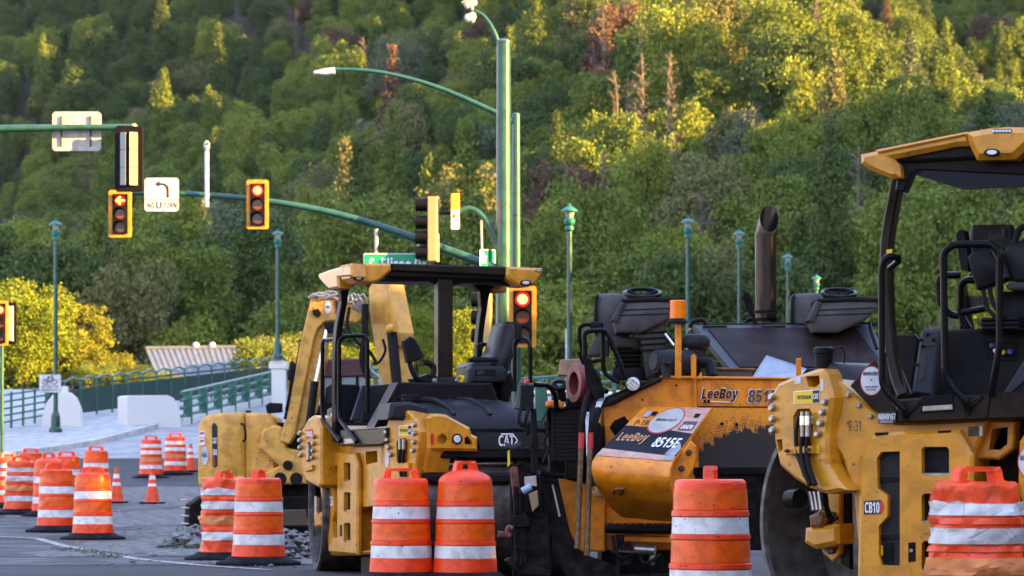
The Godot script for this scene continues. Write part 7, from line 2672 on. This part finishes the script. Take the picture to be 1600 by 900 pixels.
	b.lathe([Vector2(0.0, 0.036), Vector2(0.064, 0.036), Vector2(0.064, 0.09), Vector2(0.061, 0.092), Vector2(0.062, 0.17), Vector2(0.056, 0.178), Vector2(0.0, 0.18)], bc, Vector3.UP, 22)
	part(b, "amber_dome", M.amber_lens, bn)
	slab_part(f, [1079.5, 556, 1085, 553, 1088, 558, 1088, 592, 1080, 592], 0.1, 0.02, 0.004, "orange_fin", M.paver_orange, t)
	slab_part(f, [1088, 592, 1096, 580, 1098, 592], 0.08, 0.02, 0.003, "orange_fin", M.paver_orange, t)
	# engine hood: sloping plates between the stations
	var hr := []
	for q in [[1084, 508, 1358, 507, 24.4], [1142, 577, 1405, 577, 23.5]]:
		var row := []
		for j in 5:
			row.append(at(lerpf(q[0], q[2], j / 4.0), lerpf(q[1], q[3], j / 4.0), q[4]))
		hr.append(row)
	b = MB.new()
	loft(b, hr, Vector3(0, -0.05, -0.03))
	var hd := part(b, "engine_hood", M.door_blue_grey, t)
	var hon := func(s: float, k: float) -> Vector3: return (hr[0][0] as Vector3).lerp(hr[0][4], s).lerp((hr[1][0] as Vector3).lerp(hr[1][4], s), k)
	var hn := ((hr[0][4] - hr[0][0]) as Vector3).cross(hr[0][0] - hr[1][0]).normalized()
	if hn.y < 0.0:
		hn = -hn
	for i in 4:
		var s0 := 0.06 + i * 0.212
		var s1 := s0 + 0.209
		b = MB.new()
		b.prism(PackedVector2Array([Vector2(0, 0), Vector2(1, 0), Vector2(1, 1), Vector2(0, 1)]), hon.call(s0, 0.1), hon.call(s1, 0.1) - hon.call(s0, 0.1), hon.call(s0, 0.97) - hon.call(s0, 0.1), hn, 0.0, 0.012, 0.0)
		part(b, "hood_plate", M.cover_plate, hd)
	slab_part(flat_face(1100, 1120, 24.5), [1083, 512, 1085, 505, 1370, 503, 1372, 509], 0.05, 1.0, 0.008, "hood_top", M.bronze_black, t)
	for x in [1098.0, 1190.0, 1308.0]:
		slab_part(flat_face(1100, 1120, 24.4), [x, 508, x + 38, 507.5, x + 38, 510, x, 510.5], 0.06, 0.05, 0.004, "hinge", M.dark_bronze, t)
	slab_part(flat_face(1150, 1170, 23.2), [1118, 578, 1176, 578, 1176, 592, 1118, 592], 0.0, 0.3, 0.01, "tool_box", M.console_grey, t)
	slab_part(flat_face(1150, 1170, 23.2), [1110, 574, 1180, 575, 1180, 579, 1110, 578], 0.02, 0.3, 0.006, "box_lid", M.label_brown, t)
	slab_part(flat_face(1300, 1320, 23.3), [1180, 578, 1410, 578, 1410, 620, 1180, 620], -0.2, 0.6, 0.02, "hopper_back", M.dirty_black, t)
	# loose pale sheet on the deck
	var ls := thing("loose_sheet", "pale blue metal sheet lying loose on the paver deck", "sheet", at(1215, 592, 22.6))
	b = MB.new()
	var lq := [at(1175, 592, 22.55), at(1198, 556, 22.75), at(1260, 577, 22.7), at(1246, 592, 22.5)]
	b.quad(lq[0], lq[1], lq[2], lq[3], Vector3(0, 0.5, 1))
	b.quad(lq[0] + Vector3(0, -0.004, -0.006), lq[1] + Vector3(0, -0.004, -0.006), lq[2] + Vector3(0, -0.004, -0.006), lq[3] + Vector3(0, -0.004, -0.006), Vector3(0, -0.5, -1))
	part(b, "panel", M.pale_blue, ls)
	b = MB.new()
	b.tube(PackedVector3Array([lq[0], lq[1], lq[2]]), 0.006, -1.0, 5)
	part(b, "folded_edge", M.pale_blue, ls)
	slab_part(f, [1244, 560, 1252, 559, 1252, 592, 1244, 592], 0.02, 0.02, 0.003, "orange_fin", M.paver_orange, t)
	# exhaust stack with slanted mouth
	var ed := 24.6
	b = MB.new()
	var e0 := at(1197, 506, ed)
	var e1 := at(1196, 367, ed)
	b.tube(PackedVector3Array([e0, e0.lerp(e1, 0.5), e1]), 0.091, -1.0, 26)
	var ex := part(b, "exhaust_stack", M.exhaust_metal, t)
	b = MB.new()
	var c2 := at(1202, 342, ed - 0.06)
	for s in 28:
		var p := []
		for a in [TAU * s / 28.0, TAU * (s + 1) / 28.0]:
			var low := e1 + Vector3(cos(a) * 0.095, -0.012, sin(a) * 0.095)
			var hi := c2 + Vector3(cos(a) * 0.082, -sin(a) * 0.125, sin(a) * 0.07)
			p.append([low, hi, Vector3(cos(a), 0, sin(a)), hi.lerp(c2, 0.06), low.lerp(e1, 0.1)])
		b.tri(p[0][0], p[1][0], p[1][1], p[0][2], p[1][2], p[1][2])
		b.tri(p[0][0], p[1][1], p[0][1], p[0][2], p[1][2], p[0][2])
		b.tri(p[0][4], p[1][4], p[1][3], -p[0][2], -p[1][2], -p[1][2])
		b.tri(p[0][4], p[1][3], p[0][3], -p[0][2], -p[1][2], -p[0][2])
		b.quad(p[0][1], p[1][1], p[1][3], p[0][3], Vector3(0.2, 0.4, 0.8))
	part(b, "exhaust_mouth", M.exhaust_metal, ex)
	b = MB.new()
	for y in [502.0, 490.0]:
		b.lathe([Vector2(0.09, 0.0), Vector2(0.101, 0.0), Vector2(0.101, 0.025), Vector2(0.09, 0.025)], at(1197, y, ed), Vector3.UP, 26)
	b.box(at(1205, 493, ed - 0.1), Vector3(0.08, 0.06, 0.05), 0.01)
	part(b, "clamp", M.dirty_black, ex)
	slab_part(flat_face(1160, 1180, ed - 0.15), [1161, 462, 1164, 455, 1170, 457, 1178, 478, 1178, 490, 1172, 492, 1164, 478], 0.0, 0.02, 0.005, "rain_flap", M.dirty_black, t)
	rod(t, "flap_stalk", M.dirty_black, [at(1176, 490, ed - 0.15), at(1180, 506, ed - 0.15)], 0.014)
	rod(t, "handrail", M.rail_black, [at(1078, 512, 24.2), at(1082, 502, 24.2), at(1098, 499, 24.2), at(1104, 507, 24.2)], 0.02, 0.06, 10)
	rod(t, "handrail", M.rail_black, [at(1163, 508, 24.6), at(1168, 500, 24.6), at(1178, 499, 24.6)], 0.02, 0.06, 10)
	rod(t, "handrail", M.rail_black, [at(1359, 506, 24.0), at(1362, 520, 23.9), at(1370, 545, 23.8)], 0.016, 0.05, 10)


# ---------------------------------------------------------------- the digger

func build_digger() -> void:
	var d := 41.0
	var f := flat_face(380, 400, d)
	var t := thing("excavator", "tan compact excavator with raised boom parked behind the roller", "excavator", spot(400, d))
	var b := MB.new()
	# counterweight and engine covers
	slab(b, f, [309, 748, 310, 664, 314, 656, 322, 649, 345, 645, 378, 644, 381, 650, 382, 748, 376, 757, 312, 758], 0.0, 1.6, 0.05)
	b.soft(50.0)
	part(b, "counterweight", M.digger_yellow, t)
	b = MB.new()
	slab(b, f, [382, 650, 384, 645, 418, 645, 427, 651, 432, 664, 433, 738, 428, 752, 382, 753], -0.05, 1.5, 0.04)
	b.soft(50.0)
	part(b, "engine_cover", M.digger_yellow, t)
	slab_part(f, [310, 746, 381, 744, 381, 756, 376, 759, 313, 760, 310, 756], 0.02, 1.5, 0.02, "skirt", M.digger_yellow, t)
	slab_part(f, [392, 710, 428, 708, 428, 736, 393, 737], -0.02, 0.06, 0.01, "cover_recess", M.digger_yellow, t)
	rod(t, "handle", M.black_paint, [f.pt(377, 662, 0.02), f.pt(382, 664, 0.07), f.pt(384, 686, 0.07), f.pt(380, 690, 0.02)], 0.018, 0.04)
	b = MB.new()
	b.lathe([Vector2(0.0, 0.0), Vector2(0.04, 0.0), Vector2(0.04, 0.06), Vector2(0.0, 0.065)], at(388, 648, d + 0.3), Vector3.UP, 14)
	part(b, "filler_cap", M.bronze_black, t)
	slab_part(f, [331, 664, 335, 660, 340, 666, 340, 728, 336, 731, 332, 728], 0.004, 0.01, 0.0, "name_strip", M.print_black, t)
	slab_part(f, [332, 704, 333.5, 703, 336, 728, 333, 727], 0.006, 0.008, 0.0, "strip_red", M.print_red, t)
	letters(t, f, "CAT", 332, 684, 339, 693, 0.006, M.print_white, true)
	letters(t, f, "308", 332.5, 702, 339, 711, 0.006, M.print_white, true)
	for y in [674.0, 686.0]:
		slab_part(f, [311, y, 320, y - 1, 320, y + 9, 311, y + 10], 0.004, 0.008, 0.0, "notice", M.print_white, t)
		slab_part(f, [312, y + 2, 319, y + 1, 319, y + 4, 312, y + 5], 0.006, 0.008, 0.0, "notice_red", M.label_red, t)
	oval_badge(t, f, 319.5, 712, 6.5, 15.5, 0.006, [["M&G", -0.6, 0.6, -0.25, 0.15]])
	# slewing frame and swing bracket
	slab_part(f, [405, 700, 410, 672, 430, 664, 440, 668, 448, 700, 478, 706, 478, 756, 412, 758, 410, 740, 436, 728], 0.15, 0.4, 0.025, "swing_bracket", M.digger_yellow, t)
	slab_part(f, [432, 660, 470, 660, 470, 760, 432, 755], -0.3, 0.8, 0.02, "slew_frame", M.bronze_black, t)
	for x in [438.0, 463.0]:
		b = MB.new()
		boss(b, f, x, 748, 0.09, 0.152, 0.01, 18)
		part(b, "pin_boss", M.black_paint, t)
	b = MB.new()
	boss(b, f, 450, 727, 0.07, 0.16, 0.08, 14)
	part(b, "pin", M.black_paint, t)
	slab_part(f, [330, 756, 478, 756, 474, 776, 340, 772], -0.2, 1.2, 0.02, "turntable", M.dirty_black, t)
	slab_part(f, [415, 634, 421, 629, 440, 630, 440, 644, 417, 646], -0.1, 0.2, 0.012, "rear_lamp", M.plastic_dark, t)
	# tracks
	b = MB.new()
	var gy := ground_y(d)
	for z in [0.45, -1.25]:
		b.prism(PackedVector2Array([Vector2(0.0, 0.14), Vector2(0.1, 0.02), Vector2(0.3, 0.0), Vector2(2.2, 0.0), Vector2(2.5, 0.14), Vector2(2.5, 0.45), Vector2(2.35, 0.58), Vector2(0.2, 0.58), Vector2(0.03, 0.46)]), at(296, LEVEL, d) * Vector3(1, 0, 1) + Vector3(0, gy, z), Vector3(0.95, 0, -0.3), Vector3.UP, Vector3(0.3, 0, 0.95), -0.2, 0.2, 0.03)
		var tr := part(b, "track", M.dirty_black, t)
		b = MB.new()
		for i in 5:
			b = MB.new()
			b.box(at(296, LEVEL, d) * Vector3(1, 0, 1) + Vector3(0.0, gy + 0.08 + i * 0.11, z) - Vector3(0.95, 0, -0.3) * 0.012, Vector3(0.05, 0.025, 0.42), 0.006, Basis(Vector3(0.95, 0, -0.3), Vector3.UP, Vector3(0.3, 0, 0.95)))
			part(b, "grouser", M.steel, tr)
		b = MB.new()
	slab_part(f, [330, 798, 478, 796, 482, 822, 330, 824], 0.5, 0.1, 0.015, "dozer_blade", M.dark_bronze, t)
	# boom
	b = MB.new()
	slab(b, f, [437, 690, 449, 640, 471, 528, 484, 472, 488, 461, 496, 456, 515, 456, 568, 468, 568, 497, 557, 505, 527, 501, 507, 503, 496, 514, 491, 530, 482, 572, 461, 680, 452, 694], 0.2, 0.36, 0.02)
	var boom := part(b, "boom", M.digger_yellow, t)
	slab_part(f, [490, 532, 497, 514, 508, 504, 516, 508, 512, 545, 494, 645, 462, 680], 0.1, 0.2, 0.015, "boom_web", M.digger_yellow, boom)
	oval_badge(boom, f, 512.5, 480, 5.6, 11.0, 0.204, [["M&G", -0.6, 0.6, -0.25, 0.15]])
	slab_part(f, [522, 470, 535, 472, 531, 500, 525, 492], 0.204, 0.006, 0.0, "boom_label", M.print_black, boom)
	slab_part(f, [521, 470, 524, 470.5, 526, 494, 523.5, 490], 0.206, 0.006, 0.0, "label_red", M.print_red, boom)
	slab_part(f, [488, 484, 497, 482, 502, 490, 497, 496, 489, 492], 0.26, 0.06, 0.012, "valve", M.black_paint, boom)
	rod(t, "boom_cylinder", M.black_paint, [f.pt(492, 596, 0.35), f.pt(480, 690, 0.35)], 0.06, 0.02, 14)
	rod(t, "boom_ram", M.chrome, [f.pt(512, 512, 0.3), f.pt(494, 596, 0.35)], 0.036, 0.02, 14)
	slab_part(f, [506, 506, 518, 502, 525, 506, 523, 518, 510, 522], 0.34, 0.2, 0.015, "ram_eye", M.black_paint, t)
	var q := RandomNumberGenerator.new()
	q.seed = 8
	for i in 9:
		var x := 482.0 + i * 4.2
		hose(t, "wrapped_hose", M.galvanised, [f.pt(x, 468 - q.randf() * 6.0, 0.22), f.pt(x + 8, 455 + q.randf() * 8.0, 0.24), f.pt(x + 20, 458 + q.randf() * 7.0, 0.22), f.pt(x + 34, 462 + q.randf() * 8.0, 0.2)], 0.018)
	for i in 8:
		var x := 538.0 + i * 3.4
		hose(t, "wrapped_hose", M.galvanised, [f.pt(x, 474 - q.randf() * 14.0, 0.22), f.pt(x + 4, 458 + q.randf() * 16.0, 0.26), f.pt(x + 8, 462 + q.randf() * 20.0, 0.24), f.pt(x + 14, 480 + q.randf() * 8.0, 0.2)], 0.015)
	for x in [480.0, 482.0]:
		hose(t, "hydraulic_hose", M.hose_black, [f.pt(x + 3, 474, 0.1), f.pt(x - 9, 528, 0.16), f.pt(x - 22, 590, 0.18), f.pt(x - 36, 655, 0.2)], 0.011)
	# stick
	var sf := Face.new(at(574, LEVEL, d + 0.2), at(625, LEVEL, d - 0.5))
	b = MB.new()
	slab(b, sf, [575, 452, 580, 442, 603, 442, 608, 468, 615, 515, 624, 622, 616, 642, 596, 632, 588, 560, 578, 500], 0.0, 0.3, 0.02)
	part(b, "stick", M.digger_yellow, t)
	slab_part(sf, [604, 443, 608, 442, 624, 520, 622, 540, 616, 530], 0.02, 0.25, 0.01, "stick_flange", M.digger_yellow, t)
	rod(t, "stick_cylinder", M.plastic_dark, [sf.pt(612, 516, 0.15), sf.pt(621, 610, 0.15)], 0.075, 0.02, 14)
	rod(t, "stick_pin", M.digger_yellow, [sf.pt(608, 514, 0.2), sf.pt(618, 512, 0.2)], 0.06, 0.02, 14)
	hose(t, "hydraulic_hose", M.hose_black, [f.pt(571, 475, 0.3), f.pt(569, 530, 0.32), f.pt(566, 560, 0.34), f.pt(574, 590, 0.34)], 0.05)
	hose(t, "hydraulic_hose", M.hose_black, [f.pt(546, 480, 0.3), f.pt(543, 510, 0.34), f.pt(560, 536, 0.36), f.pt(576, 548, 0.36), f.pt(588, 566, 0.36)], 0.024)
	hose(t, "hydraulic_hose", M.hose_black, [f.pt(598, 530, 0.5), f.pt(602, 548, 0.5), f.pt(592, 566, 0.5), f.pt(582, 568, 0.5)], 0.02)
	hose(t, "hydraulic_hose", M.galvanised, [f.pt(576, 560, 0.5), f.pt(582, 580, 0.5), f.pt(594, 590, 0.5), f.pt(597, 602, 0.5)], 0.02)
	# cab beyond the boom
	slab_part(f, [506, 572, 512, 561, 570, 560, 578, 566, 578, 588, 506, 590], -0.3, 0.9, 0.02, "cab_roof", M.cab_maroon, t)
	slab_part(f, [505, 586, 574, 586, 576, 630, 503, 634], -0.34, 0.03, 0.004, "cab_window", M.cab_glass, t)
	for x in [503.0, 530.0, 556.0, 574.0]:
		slab_part(f, [x, 585, x + 4, 585, x + 5, 660, x, 660], -0.31, 0.05, 0.006, "cab_pillar", M.plastic_dark, t)
	slab_part(f, [500, 630, 590, 628, 590, 760, 480, 760, 484, 660], -0.3, 0.9, 0.02, "cab_body", M.plastic_dark, t)
	seat_box(t, "cab_seat", f, [507, 634, 509, 606, 518, 600, 530, 606, 534, 634], -0.33, 0.04, 0.01, M.door_blue_grey)
	# mirror on the left of the boom
	seat_box(t, "mirror", f, [449, 592, 453, 566, 458, 563, 462, 570, 456, 600], 0.3, 0.05, 0.01, M.plastic_dark)
	rod(t, "mirror_arm", M.rail_black, [f.pt(454, 598, 0.28), f.pt(450, 625, 0.28), f.pt(447, 640, 0.2)], 0.015, 0.05)
	# rubble by the tracks
	R.seed = 91
	for g in [["heap of broken pale rubble beside the digger track", 305.0, 36.5, 0.42, 60, 0.14], ["heap of grey gravel between the drum and the roller", 455.0, 33.0, 0.62, 420, 0.07]]:
		b = MB.new()
		var c := spot(g[1], g[2])
		for i in g[4]:
			var an := R.randf() * TAU
			var rr := sqrt(R.randf())
			var h: float = (1.0 - rr * rr) * 0.36 * R.randf()
			stone(b, c + Vector3(cos(an) * rr * g[3], h, sin(an) * rr * g[3] * 0.8), R.randf_range(0.35, 1.0) * g[5], 0.8)
		var o := part(b, "rubble_heap", M.rubble)
		o.set_meta("kind", "stuff")
		tag(o, g[0], "rubble")


func _ready() -> void:
	R.seed = 20
	light_and_camera()
	make_materials()
	build_ground()
	build_hill()
	build_woods()
	build_added_trees()
	build_bridge()
	build_far_things()
	build_signals()
	build_barrels()
	make_machine_materials()
	build_roller_with_grille()
	build_roller_from_side()
	build_paver()
	build_digger()
